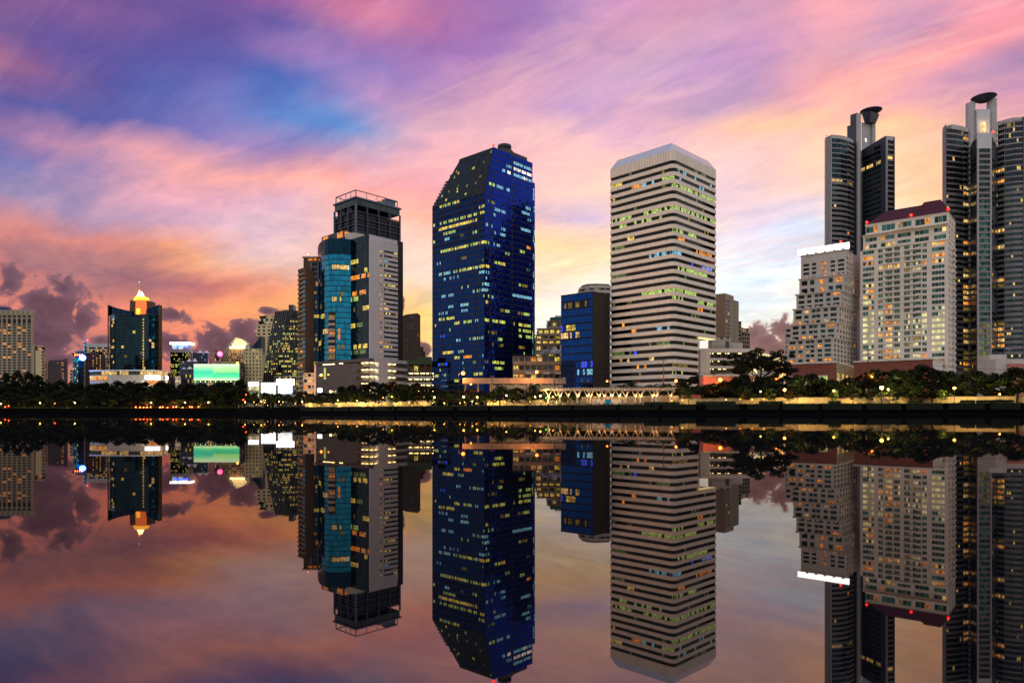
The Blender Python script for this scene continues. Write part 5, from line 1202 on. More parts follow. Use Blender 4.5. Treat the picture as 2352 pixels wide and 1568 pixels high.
def podium_left():
    Y = 450; fl, fr, pt, WL, WR = corner(q3(182)[0], q3(543)[0], q3(794)[0], Y, 38)
    b = Bld('car_park', 'grey tiled car park podium with lit open decks below the curved glass tower', fl.o)
    zt = Z(q3(0, 1207)[1], Y); H = (zt-G0)/7.2
    b.core.prism(rect(pt, 3, WL-.1, 3, WR-.1), G0, zt-1, 'interior_dark', cap='concrete')
    uo = fl.hit(q3(455)[0])
    b.wall.fb(fl, 0, uo, G0, zt-2.7, -3, .1, 'carpark_tile'); b.wall.fb(fl, 0, WL+.3, zt-1.9, zt, -3, .3, 'carpark_tile')
    ux = lambda x: fr.hit(q3(x)[0])
    segs = [(0, ux(600), 1), (ux(600), ux(660), 0), (ux(660), WR, 1)]
    for a, c, op in segs:
        if not op: b.wall.fb(fr, a, c, G0, zt-.02, -2.9, .25, 'carpark_white'); continue
        for f in range(0, 8):
            z = zt-1.6-f*H
            if z > G0: b.wall.fb(fr, a, c, z-.9 if f else z-.6, z+.9 if f else zt-.02, -.5, .1, 'carpark_white')
            if z > G0: b.wall.fb(fr, a, c, z-.9, z-.6, -2.9, -.52, 'concrete')
    for f in range(1, 8):
        z = zt-1.6-f*H
        if z > G0: b.wall.fb(fl, uo, WL, z-.9, z+.9, -.5, .1, 'carpark_tile'); b.wall.fb(fl, uo, WL, z-.9, z-.6, -2.9, -.52, 'concrete')
    for f in range(0, 7):
        z = zt-1.6-f*H-1.5
        if z < G0+1: continue
        for fc, us in ((fl, (uo+3, uo+7)), (fr, (2, 6, ux(668)+1.5, ux(710)))):
            for u in us:
                t_ = MB(); t_.fb(fc, u, u+2.2, z+.1, z+.5, -2.3, -1.7, 'tube_light'); t_.build('deck_light', b.root)
        for fc, u in ((fl, uo+6), (fr, 5), (fr, ux(690))):
            pl = bpy.data.lights.new('deck_lamp', 'POINT'); pl.energy = 260; pl.color = (1, .9, .5); pl.shadow_soft_size = .5
            lo = bpy.data.objects.new('deck_lamp', pl); COL.objects.link(lo); lo.parent = b.root; q = fc.at(u, z+.2, -1.5); lo.location = (q[0]-b.root.location.x, q[1]-b.root.location.y, q[2]-G0)
    # strip light under the parapet on the tiled side
    for k in range(9):
        if R.random() < .55: t_ = MB(); t_.fb(fl, uo*.1+uo*.1*k, uo*.1+uo*.1*k+3.4, zt-2.5, zt-2.1, -.4, .05, 'tube_light'); t_.build('strip_light', b.root)
    g_ = MB(); g_.fb(fl, fl.hit(q3(241)[0]), fl.hit(q3(255)[0]), zt-12.5, zt-4.5, .12, .3, 'lit_green'); g_.build('stair_window', b.root)
    b.finish('cladding')
    # small facade with lit signs at its foot
    Y = 430; b = Bld('shop_building', 'small grey shop building with orange lit windows at the foot of the balcony tower', (X(q3(145)[0], Y), Y))
    fc = Face((X(q3(106)[0], Y), Y), (1, 0), X(q3(186)[0], Y)-X(q3(106)[0], Y)); zt = Z(q3(0, 1305)[1], Y)
    b.mass(fc.o[0], fc.o[0]+fc.W, Y+.05, Y+12, G0, zt, 'interior_dark')
    punched(b, fc, fc.W, G0, zt, 6, even(fc.W, 3, .8), 'pale_wall', chooser(.4, ['lit_orange', 'lit_warm'], ['glass_grey', 'glass_black']), sill=.35, head=.1)
    b.wall.fb(fc, fc.W*.93, fc.W*1.05, G0, zt+5, .36, 1.2, 'pale_wall'); b.finish()
    for i, (x, y, w, h, m) in enumerate(((213, 1420, 30, 26, 'screen_white'), (285, 1428, 16, 12, 'tube_light'), (313, 1430, 20, 14, 'tube_light'))):
        s_ = MB(); xx = X(q3(x)[0], 425); ww = w/1.65/1.7415/F*425/2; z = Z(q3(0, y)[1], 425); hh = h/1.65/1.7415/F*425/2
        s_.box(xx-ww-.1, xx+ww+.1, 425.05, 425.6, z-hh-.15, z+hh+.15, 'steel'); o = s_.build('shop_sign'); tag(o, ['large bright white shop sign by the small grey shop building', 'small square yellow shop sign below the tiled podium', 'wider yellow shop sign below the tiled podium'][i], 'sign')
        f_ = MB(); f_.box(xx-ww, xx+ww, 424.9, 425.04, z-hh, z+hh, m); c_ = f_.build('sign_face'); c_.parent = o
        l_ = MB(); l_.box(xx-.2, xx+.2, 425.1, 425.5, G0, z-hh-.16, 'steel'); c_ = l_.build('post'); c_.parent = o
    # green-framed car park
    Y = 440; b = Bld('car_park', 'green framed open car park full of yellow lights left of the deep blue tower', (X(q3(870)[0], Y), Y))
    fc = Face((X(q3(790)[0], Y), Y), (1, 0), X(q3(952)[0], Y)-X(q3(790)[0], Y)); zt = Z(q3(0, 1222)[1], Y); zm = Z(q3(0, 1300)[1], Y); H = (zm-G0)/6
    b.mass(fc.o[0], fc.o[0]+fc.W, Y+14, Y+14.4, G0, zt, 'concrete')
    b.wall.fb(fc, 0, fc.W, zt-2.6, zt, -14, 0, 'green_frame'); b.wall.fb(fc, fc.W*.35, fc.W*.95, zt, zt+2.5, -8, -3, 'green_frame')
    for k in range(5): b.wall.fb(fc, fc.W*k/4.15, fc.W*k/4.15+.7, G0, zt-2.6, -.8, -.1, 'green_frame')
    for f in range(0, 7): b.wall.fb(fc, 0, fc.W, G0+f*H-.3, G0+f*H, -13.9, .05, 'green_frame'); b.wall.fb(fc, 0, fc.W, G0+f*H+.02, G0+f*H+.8, -.05, .04, 'carpark_white') if f in (1,2,3,4,5) else None
    for f in range(1, 7):
        for k in range(7):
            if R.random() < .8: t_ = MB(); u = fc.W*(k+.2+.5*R.random())/7; t_.fb(fc, u, u+1.6, G0+f*H-.7, G0+f*H-.42, -3-3*R.random(), -2.2, 'tube_light'); t_.build('deck_light', b.root)
        pl = bpy.data.lights.new('deck_lamp', 'AREA'); pl.shape = 'RECTANGLE'; pl.size = 26; pl.size_y = 7; pl.energy = 1500; pl.color = (1, .9, .45)
        lo = bpy.data.objects.new('deck_lamp', pl); COL.objects.link(lo); lo.parent = b.root; q = fc.at(fc.W/2, G0+f*H-.5, -7); lo.location = (q[0]-b.root.location.x, q[1]-b.root.location.y, q[2]-G0)
    m_ = MB(); u = fc.hit(q3(845)[0]); m_.fb(fc, u-1.3, u+1.3, zm+.6, zm+4, -1, -.9, 'lit_yellow'); m_.build('window', b.root)
    b.finish('frame')
podium_left()
def brown_pair():
    # balconied brown condominium, nearer, left of the curved glass
    Y = 500; fl, fr, pt, WL, WR = corner(q3(75)[0], q3(122)[0], q3(150)[0], Y, 45)
    b = Bld('condominium', 'slender brown condominium with stacked balconies beside the curved teal glass building', fl.o)
    zt = Z(q3(0, 628)[1], Y); H = 3.35; n = int((zt-G0)/H)-1; z0 = zt-n*H
    b.core.prism(rect(pt, .02, WL, .02, WR+3), G0, zt, 'interior_dark')
    punched(b, fl, WL, z0, zt, n, [(WL*.18, WL*.55)], 'brown_wall', chooser(.04, ['lit_orange'], ['glass_black', 'glass_grey']), sill=.15, head=.12, uext=.35)
    b.wall.fb(fr, 0, WR, G0, zt+3, -.02, .35, 'brown_wall')
    for f in range(n):
        m_ = MB(); z = z0+f*H; m_.fb(fl, WL*.12, WL*.98, z, z+1.15, .4, 1.9, 'tan_wall'); m_.build('balcony', b.root)
        g_ = MB(); g_.fb(fl, WL*.6, WL*.95, z+1.2, z+H-.3, .36, .42, 'glass_teal' if R.random() < .7 else 'glass_black'); g_.build('window', b.root)
    b.wall.fb(fl, -.3, WL+.5, zt, zt+2, -3, .6, 'brown_wall'); b.wall.fb(fl, 0, WL, G0, z0, -.02, .35, 'brown_wall')
    f2 = Face((X(q3(106)[0], Y+16), Y+16), (1, 0), X(q3(205)[0], Y+16)-X(q3(106)[0], Y+16)); z2 = Z(q3(0, 542)[1], Y+16)
    b.mass(f2.o[0], f2.o[0]+f2.W, Y+16.1, Y+34, G0, z2, 'interior_dark'); b.wall.fb(f2, 0, f2.W, G0, z2-2.8, -.0, .3, 'brown_wall'); b.wall.fb(f2, -.6, f2.W+.4, z2-.8, z2+.3, -1, .9, 'tan_wall')
    for k in range(6): m_ = MB(); m_.fb(f2, f2.W*(.3+.1*k), f2.W*(.36+.1*k), z2-2.6, z2-1, .31, .4, 'lit_orange'); m_.build('lamp', b.root)
    beacon(b.root, f2.at(f2.W*.28, z2+1.2, -1), 'lamp_white', r=.3, name='mast_light'); b.finish()
    # brown tower right of the white slab
    Y = 640; fl, fr, pt, WL, WR = corner(q3(725)[0], q3(858)[0], q3(875)[0], Y, 36)
    b = Bld('apartment_tower', 'brown apartment tower with a red cornice between the white slab and deep blue tower', fl.o)
    zt = Z(q3(0, 925)[1], Y); H = 3.4; n = int((zt-G0)/H); z0 = zt-n*H
    b.core.prism(rect(pt, .02, WL, .02, WR), G0, zt, 'interior_dark')
    ch = lambda f, k: ('lit_orange' if k in (0, 1) and R.random() < .22 else R.choice(['glass_black', 'glass_dusk', 'glass_grey']))
    punched(b, fl, WL, z0, zt, n, [(WL*a, WL*c) for a, c in ((.08,.2),(.24,.32),(.42,.52),(.58,.82))], 'brown_wall', ch, uext=.35, sill=.4); punched(b, fr, WR, z0, zt, n, even(WR, 2, .5), 'brown_wall', chooser(.05, ['lit_orange'], ['glass_black']))
    r_ = MB(); r_.prism(rect(pt, -.4, WL*.9, -.4, WR+.3), zt, Z(q3(0, 908)[1], Y), 'maroon_roof', top=rect(pt, 2, WL*.62, 2, WR-1)); r_.build('roof', b.root); b.finish()
    Y = 760; b = Bld('apartment_block', 'distant stepped brown block at the left edge of the deep blue tower', (X(q3(890)[0], Y), Y))
    for x0, x1, y in ((870, 897, 1135), (895, 910, 1165), (905, 948, 1205)):
        fc = Face((X(q3(x0)[0], Y), Y), (1, 0), X(q3(x1)[0], Y)-X(q3(x0)[0], Y)); z = Z(q3(0, y)[1], Y); b.mass(fc.o[0], fc.o[0]+fc.W, Y+.05, Y+20, G0, z-.1, 'interior_dark')
        punched(b, fc, fc.W, G0, z, max(2, int((z-G0)/3.5)), even(fc.W, 3, .6), 'brown_wall', chooser(.15, ['lit_orange', 'lit_dim'], ['glass_black']))
    b.finish()
brown_pair()

# ================= far left skyline
def poly_tower(b, pts, zt, back=24, core='interior_dark'):
    k_ = pts[-1][0]/pts[-1][1]*back*.93; k0_ = pts[0][0]/pts[0][1]*back; full = list(pts)+[(pts[-1][0]+k_, pts[-1][1]+back), (pts[0][0]+k0_, pts[0][1]+back)]
    b.core.prism(full, G0, zt, core)
    return [Face(a, ((c[0]-a[0])/math.hypot(c[0]-a[0], c[1]-a[1]), (c[1]-a[1])/math.hypot(c[0]-a[0], c[1]-a[1])), math.hypot(c[0]-a[0], c[1]-a[1])) for a, c in zip(pts, pts[1:])]
def hotel():
    Y = 800; b = Bld('hotel', 'big beige gridded hotel with orange lit rooms at the far left edge', (X(20, Y), Y))
    x1 = q1(328)[0]; fc = Face((X(-60, Y), Y), (1, 0), X(x1, Y)-X(-60, Y)); zt = Z(q1(0, 405)[1], Y)
    b.mass(fc.o[0], fc.o[0]+fc.W, Y+.05, Y+30, G0, zt-.3, 'interior_dark')
    pitch = fc.hit(q1(296)[0])-fc.hit(q1(246)[0]); nb = int(fc.W/pitch); u = [fc.hit(q1(280)[0])-pitch*k for k in range(nb)][::-1]
    H = (fc.hit(0, q1(0, 520)[1])[1]-fc.hit(0, q1(0, 1010)[1])[1])/18.0; n = int((fc.hit(0, q1(0, 530)[1])[1]-G0)/H); zz = G0+n*H
    ch = chooser(.17, ['lit_orange'], ['glass_black', 'glass_dusk'])
    bays = [(a, a+pitch*.68) for a in u if a > .2]
    punched(b, fc, fc.W, G0, zz, n, bays, 'beige_wall', ch, sill=.30, head=.12, mull=1)
    punched(b, fc, fc.W, zz, zz+H*2.1, 1, bays, 'beige_wall', ch, sill=.05, head=.1, mull=2)
    punched(b, fc, fc.W, zz+H*2.1, zz+H*3.3, 1, bays, 'beige_wall', ch, sill=.15, head=.2, mull=1)
    b.wall.fb(fc, -.5, fc.W+1, zz+H*3.3, zt, -3, .9, 'beige_wall')
    for a, c in bays: b.wall.fb(fc, a+.6, a+1.3, zz+H*3.6, zt-.8, .91, 1.0, 'black_metal')
    r_ = MB(); x0 = X(-30, Y); r_.prism([(x0, Y+3), (X(q1(40)[0], Y), Y+3), (X(q1(40)[0], Y), Y+20), (x0, Y+20)], zt, Z(q1(0, 362)[1], Y), 'glass_deep', top=[(x0, Y+8), (X(q1(8)[0], Y), Y+8), (X(q1(8)[0], Y), Y+14), (x0, Y+14)]); r_.build('roof', b.root)
    b.finish()
    Y = 760; b = Bld('apartment_tower', 'cream tower with a curved balcony edge, next right of the big beige hotel', (X(q1(395)[0], Y), Y))
    pts = [(X(q1(327)[0], Y+10), Y+10), (X(q1(348)[0], Y+2), Y+2), (X(q1(362)[0], Y), Y), (X(q1(422)[0], Y), Y), (X(q1(440)[0], Y+3), Y+3), (X(q1(452)[0], Y+9), Y+9)]
    zt = Z(q1(0, 812)[1], Y); fs = poly_tower(b, pts, zt)
    b.wall.fb(fs[0], 0, fs[0].W, G0, zt+6, -2, .3, 'wall_cream'); b.wall.fb(fs[1], 0, fs[1].W, G0, zt+5, -2, .25, 'dark_cladding'); b.wall.fb(fs[2], 0, fs[2].W, G0, zt, -.02, .3, 'cream_wall')
    a = Arc(pts[3:]); H = 3.3*1.08; n = int((zt-G0)/H)
    bands(b, a, 0, a.W, zt-n*H-1, zt-1, n, .45, 'cream_wall', 'glass_black', lambda f, k: 'glass_black', npan=3, depth=.6)
    b.wall.fb(a, 0, a.W, zt-1, zt+1.5, -3, .5, 'cream_wall'); b.wall.fb(a, 0, a.W, zt+4, zt+5.2, -5, .2, 'cream_wall'); b.wall.fb(fs[2], 2, fs[2].W, zt+.1, zt+4, -5, -3, 'glass_deep')
    for k in (.3, .6): m_ = MB(); m_.fb(fs[2], fs[2].W*k, fs[2].W*k+2, zt+1.6, zt+2.6, -.5, -.2, 'lit_orange'); m_.build('lamp', b.root)
    b.finish()
    Y = 1050; b = Bld('apartment_block', 'far dusky mauve apartment block with two strings of orange windows', (X(q1(565)[0], Y), Y))
    fc = Face((X(q1(455)[0], Y), Y), (1, 0), X(q1(680)[0], Y)-X(q1(455)[0], Y)); zt = Z(q1(0, 928)[1], Y); b.mass(fc.o[0], fc.o[0]+fc.W, Y+.1, Y+20, G0, zt, 'interior_dark')
    def pk(f, k): return 'lit_orange' if (k in (1, 11, 12) and R.random() < .6) or R.random() < .03 else R.choice(['glass_black', 'glass_dusk', 'glass_grey'])
    punched(b, fc, fc.W, G0, zt, 22, even(fc.W, 15, .5), 'mauve_wall', pk, mull=1, sill=.35)
    b.wall.fb(fc, fc.W*.15, fc.W*.78, zt, Z(q1(0, 908)[1], Y), -10, -.5, 'mauve_wall'); b.wall.fb(fc, fc.W*.85, fc.W*.9, zt, zt+5, -6, -1, 'mauve_wall'); b.finish()
hotel()
def red_roof_tower():
    Y = 700; b = Bld('office_tower', 'small teal glass tower with a tilted red roof and a dazzling blue light', (X(q1(805)[0], Y), Y))
    pts = [(X(q1(737)[0], Y+3), Y+3), (X(q1(790)[0], Y), Y), (X(q1(850)[0], Y+4), Y+4)]; zt = Z(q1(0, 895)[1], Y)
    fs = poly_tower(b, pts, zt, 14)
    curtain(b, 'glass_wall', fs[0], fs[0].W, G0, zt-3, 16, 5, 'glass_deep', lambda f, k, u, z: 'lit_yellow' if f in (2, 3, 4) and R.random() < .7 else ('lit_green' if R.random() < .12 else ('glass_teal' if R.random() < .3 else None)), spand=('glass_navy', .3))
    curtain(b, 'glass_wall', fs[1], fs[1].W, G0, zt-8, 14, 6, 'glass_grey', None, spand=('glass_black', .2))
    b.wall.fb(fs[0], fs[0].W*.3, fs[0].W, zt, zt+8, -8, -1, 'glass_teal'); b.wall.fb(fs[1], 0, fs[1].W*.9, zt-.1, zt+7.5, -8, -1, 'glass_deep')
    z = Z(q1(0, 845)[1], Y); r_ = MB(); x0, x1 = X(q1(752)[0], Y), X(q1(866)[0], Y)
    r_.prism([(x0+5, Y-3), (x1-3, Y-3), (x1-3, Y+12), (x0+5, Y+12)], z-5, z, 'maroon_roof', top=[(x0, Y-6), (x1, Y-6), (x1, Y+14), (x0, Y+14)]); r_.build('roof', b.root)
    for k in range(4): m_ = MB(); m_.ball((x0+4+k*(x1-x0)*.2, Y-5, z-1.6), .7, 'lamp_orange', 6, 4); m_.build('lamp', b.root)
    m_ = MB(); m_.ball((X(q1(835)[0], Y-5), Y-5, Z(q1(0, 886)[1], Y-5)), 2.9, 'lamp_blue', 12, 8); m_.build('spotlight', b.root)
    pl = bpy.data.lights.new('spot_glow', 'POINT'); pl.energy = 30000; pl.color = (.2, .35, 1); pl.shadow_soft_size = 2
    lo = bpy.data.objects.new('spot_glow', pl); COL.objects.link(lo); lo.parent = b.root; lo.location = (X(q1(835)[0], Y-10)-b.root.location.x, -10, Z(q1(0, 886)[1], Y-10)-G0)
    m_ = MB(); xm = X(q1(858)[0], Y); m_.tube((xm, Y, zt), (xm, Y, Z(q1(0, 718)[1], Y)), 1.1, 'glass_teal', 6, .6)
    m_.build('mast', b.root); m_ = MB()
    for y in (722, 760, 800): m_.ball((xm, Y-1.2, Z(q1(0, y)[1], Y)), .8, 'lit_cyan', 6, 4)
    m_.build('mast_light', b.root); b.finish()
    Y = 720; b = Bld('apartment_block', 'tiny white stripe-fronted block at the left foot of the red roofed tower', (X(q1(722)[0], Y), Y))
    fc = Face((X(q1(710)[0], Y), Y), (1, 0), X(q1(738)[0], Y)-X(q1(710)[0], Y)); zt = Z(q1(0, 1010)[1], Y); b.mass(fc.o[0], fc.o[0]+fc.W, Y+.05, Y+10, G0, zt, 'interior_dark')
    punched(b, fc, fc.W, G0, zt, 12, [(.5, fc.W-.5)], 'pale_wall', chooser(.1, ['lit_warm'], ['glass_black', 'glass_navy']), sill=.45, head=.05); b.finish()
    Y = 900; b = Bld('office_tower', 'white banded office block with scattered yellow windows behind the gold-crowned tower', (X(q1(980)[0], Y), Y))
    fc = Face((X(q1(868)[0], Y), Y), (1, 0), X(q1(1130)[0], Y)-X(q1(868)[0], Y)); zt = Z(q1(0, 780)[1], Y); b.mass(fc.o[0], fc.o[0]+fc.W, Y+.1, Y+25, G0, zt, 'interior_dark')
    n = 22; b_ = chooser(.33, ['lit_yellow', 'lit_warm', 'lit_orange'], ['glass_black', 'glass_navy']); bands(b, fc, 0, fc.W, G0, zt, n, .5, 'pale_wall', 'glass_black', b_, npan=16)
    b.wall.fb(fc, 0, fc.W, zt, Z(q1(0, 742)[1], Y), -8, .2, 'cap_metal'); b.wall.fb(fc, -1.5, .0, G0, zt+2, -2, .3, 'pale_wall'); beacon(b.root, fc.at(2, zt+8), 'sign_pink', r=.9); b.finish()
    Y = 840; b = Bld('apartment_tower', 'taupe apartment tower with glowing stair windows in front of the white banded office block', (X(q1(965)[0], Y), Y))
    fc = Face((X(q1(862)[0], Y), Y), (1, 0), X(q1(1060)[0], Y)-X(q1(862)[0], Y)); zt = Z(q1(0, 855)[1], Y); b.mass(fc.o[0], fc.o[0]+fc.W, Y+.1, Y+20, G0, zt, 'interior_dark')
    def pk(f, k): return R.choice(['lit_orange', 'lit_warm']) if k in (4, 6, 8) and R.random() < .75 else R.choice(['glass_black', 'glass_dusk'])
    punched(b, fc, fc.W, G0, zt, 22, even(fc.W, 11, .55), 'mauve_wall', pk, mull=1); b.wall.fb(fc, fc.W*.3, fc.W*.7, zt, zt+4, -8, .2, 'mauve_wall'); b.finish()
red_roof_tower()
def crown_tower():
    Y = 800; d = lambda x, dy: (X(q1(x)[0], Y+dy), Y+dy)
    b = Bld('office_tower', 'dark blue glass tower with raised wings and a glowing golden crown and spire', d(1360, 0))
    pts = [d(1106, 26), d(1116, 8), d(1168, 2), d(1370, 8), d(1420, 6), d(1505, 0), d(1590, 6), d(1612, 26)]
    zt = Z(q1(0, 440)[1], Y); fs = poly_tower(b, pts, zt, 30, 'black_metal'); H = 3.5; n = int((zt-G0)/H)
    zw = Z(q1(0, 340)[1], Y)
    hl = {}
    for i, fc in enumerate(fs):
        nb = max(2, int(fc.W/2.6)); base = 'glass_deep' if i in (1, 5, 6, 0) else 'glass_dark_teal'
        def cell(f, k, u, z, i=i, nb=nb):
            if i == 3 and k >= nb-2 and f < n-1: return 'crown_gold' if (z/H) % 1 > .35 or True else None
            if i == 1 and k in (1, 2): return 'glass_teal' if R.random() < .85 else 'lit_warm'
            if i == 5 and k in (0, 1): return 'glass_teal' if R.random() < .9 else 'lit_warm'
            if R.random() < .018: return R.choice(['lit_yellow', 'lit_yellow', 'lit_dim'])
            if i == 2 and f == n-2 and 6 < k < 12: return 'lit_yellow'
            return None
        if i == 3:
            curtain(b, 'glass_wall', fc, fc.W, G0, zt-1, n, nb, base, lambda f, k, u, z: None, spand=('glass_black', .2))
        else: curtain(b, 'glass_wall', fc, fc.W, G0, zt-1, n, nb, base, cell, spand=('gold_trim' if i in (2,3) else 'glass_black', .15), gap=.16)
    for k in range(n-1):   # string of lit landings on the fold
        m_ = MB(); z = G0+4+k*(zt-8-G0)/(n-1); x, y = d(1437, 0); m_.box(x-1.0, x+1.0, y-.2+3.5, y+.3+3.5, z, z+2.2, 'lit_yellow'); m_.build('landing_window', b.root)
    # raised wings
    for pa, pb_, ya, yb in ((d(1098, 12), d(1332, 4), 338, 412), (d(1412, 4), d(1604, 8), 412, 338)):
        w_ = MB(); K = 8
        for k in range(K):
            a = (pa[0]+(pb_[0]-pa[0])*k/K, pa[1]+(pb_[1]-pa[1])*k/K); c = (pa[0]+(pb_[0]-pa[0])*(k+1)/K, pa[1]+(pb_[1]-pa[1])*(k+1)/K)
            t0, t1 = k/K, (k+1)/K; s0 = (t0**.8 if ya < yb else t0**1.2); s1 = (t1**.8 if ya < yb else t1**1.2)
            za = Z(q1(0, ya+(yb-ya)*s0)[1], Y); zb_ = Z(q1(0, ya+(yb-ya)*s1)[1], Y)
            w_.prism([a, c, (c[0], c[1]+4), (a[0], a[1]+4)], zt-1, [za, zb_, zb_, za], 'glass_deep' if k % 2 else 'glass_navy', cap='gold_trim')
        w_.build('raised_wing', b.root)
    for x, s_ in ((1098, 1), (1604, -1)):
        h = MB(); p0 = d(x, 10); h.prism([(p0[0]-.6, p0[1]-1), (p0[0]+.6, p0[1]-1), (p0[0]+.6-s_*2.0, p0[1]+3), (p0[0]-.6-s_*2.0, p0[1]+3)], G0, zw, 'gold_trim', top=[(p0[0]-2.4*s_-.3, p0[1]-1), (p0[0]-1.2*s_+.3, p0[1]-1), (p0[0]-1.2*s_+.3, p0[1]+6), (p0[0]-2.4*s_-.3, p0[1]+6)] if False else None); h.build('corner_fin', b.root)
    # golden crown
    def blk(name, x0, x1, y0, y1, dy, dp, m, taper=0):
        k = MB(); a, c = d(x0, dy), d(x1, dy); z0, z1 = Z(q1(0, y0)[1], Y+dy), Z(q1(0, y1)[1], Y+dy)
        k.prism([a, c, (c[0], c[1]+dp), (a[0], a[1]+dp)], z0, z1, m, top=[(a[0]+taper, a[1]+taper), (c[0]-taper, c[1]+taper), (c[0]-taper, c[1]+dp-taper), (a[0]+taper, a[1]+dp-taper)]); k.build(name, b.root)
    blk('crown_side', 1308, 1500, 442, 306, 8, 18, 'brown_wall', .6)
    blk('crown_panel', 1368, 1468, 446, 302, 3, 4, 'crown_orange', .3); blk('crown_tier', 1348, 1464, 306, 264, 6, 12, 'crown_gold', 1.2); blk('crown_lantern', 1382, 1436, 264, 214, 8, 6, 'crown_white', 1.8); blk('crown_foot', 1378, 1416, 446, 388, 2.4, .5, 'crown_gold')
    x, y = d(1409, 11); s_ = MB(); s_.cyl(x, y, Z(q1(0, 216)[1], Y), Z(q1(0, 182)[1], Y), 1.5, .5, 'crown_gold', 10); s_.cyl(x, y, Z(q1(0, 182)[1], Y), Z(q1(0, 106)[1], Y), .35, .25, 'pale_wall', 8); s_.ball((x, y, Z(q1(0, 104)[1], Y)), .7, 'lit_white', 8, 5); s_.build('spire', b.root)
    b.finish()
    # shopping podium
    Y = 690; d = lambda x, dy: (X(q1(x)[0], Y+dy), Y+dy)
    b = Bld('shopping_mall', 'low pale shopping mall with a glaring rounded corner screen below the gold-crowned tower', d(1300, 0))
    pts = [d(912, 10), d(1030, 3), d(1180, 0), d(1450, 0), d(1570, 2), d(1650, 6), d(1692, 14)]
    z1 = Z(q1(0, 1008)[1], Y); z2 = Z(q1(0, 1058)[1], Y); z3 = Z(q1(0, 1105)[1], Y); fs = poly_tower(b, pts, z1-.4, 40); a = Arc(pts)
    us = a.hit(q1(1470)[0])
    b.wall.fb(a, 0, a.W, z1-1.2, z1, -2, 1.2, 'cap_metal'); b.wall.fb(a, 0, us, z3-4, z2, -.02, .3, 'pale_wall')
    g_ = MB(); nP = 30
    for k in range(nP):
        u0, u1 = a.W*k/nP, a.W*(k+1)/nP
        g_.fq(a, u0+.2, u1-.2, z2+.1, z1-1.3, .6, 'lit_warm' if k in (6,7,8,9,10,11,13,14,15) or k > 19 else 'glass_grey', .02)
    g_.build('glass_storey', b.root)
    sc = MB(); sc.fb(a, us, a.W, Z(q1(0, 1103)[1], Y), Z(q1(0, 1066)[1], Y), .3, 1.0, 'screen_white'); sc.build('led_screen', b.root)
    lw = MB()
    for k in range(22):
        u0, u1 = a.W*k/22, a.W*(k+1)/22
        if u0 > a.hit(q1(1440)[0])-2:
            for r_ in range(3): lw.fq(a, u0+.2, u1-.2, z3-5-r_*5.0, z3-1.2-r_*5.0, .6, R.choice(['lit_orange', 'lit_warm', 'lit_white']), .02)
        elif u0 > a.hit(q1(1270)[0]): lw.fq(a, u0+.2, u1-.2, z3-8, z3-4.6, .6, 'lit_orange', .02)
        elif u0 < a.hit(q1(1070)[0]): lw.fq(a, u0+.2, u1-.2, z2-5, z2-1, .6, R.choice(['lit_orange', 'lit_warm']), .02)
    lw.build('shop_windows', b.root); b.wall.fb(a, 0, a.W, G0, z3-5, -.4, -.05, 'pale_wall')
    sc2 = MB(); sc2.fb(a, us, a.W, z3-1.1, z3-.3, -.1, 1.2, 'cap_metal'); sc2.fb(a, us, a.W, z3-6.2, z3-5.6, -.1, 1.2, 'cap_metal'); sc2.build('canopy', b.root)
    b.finish()
    pl = bpy.data.lights.new('screen_glow', 'POINT'); pl.energy = 20000; pl.color = (1, .8, .5); pl.shadow_soft_size = 4
    lo = bpy.data.objects.new('screen_glow', pl); COL.objects.link(lo); lo.parent = b.root; lo.location = (X(q1(1600)[0], Y-18)-b.root.location.x, -18, z2-6-G0)
crown_tower()
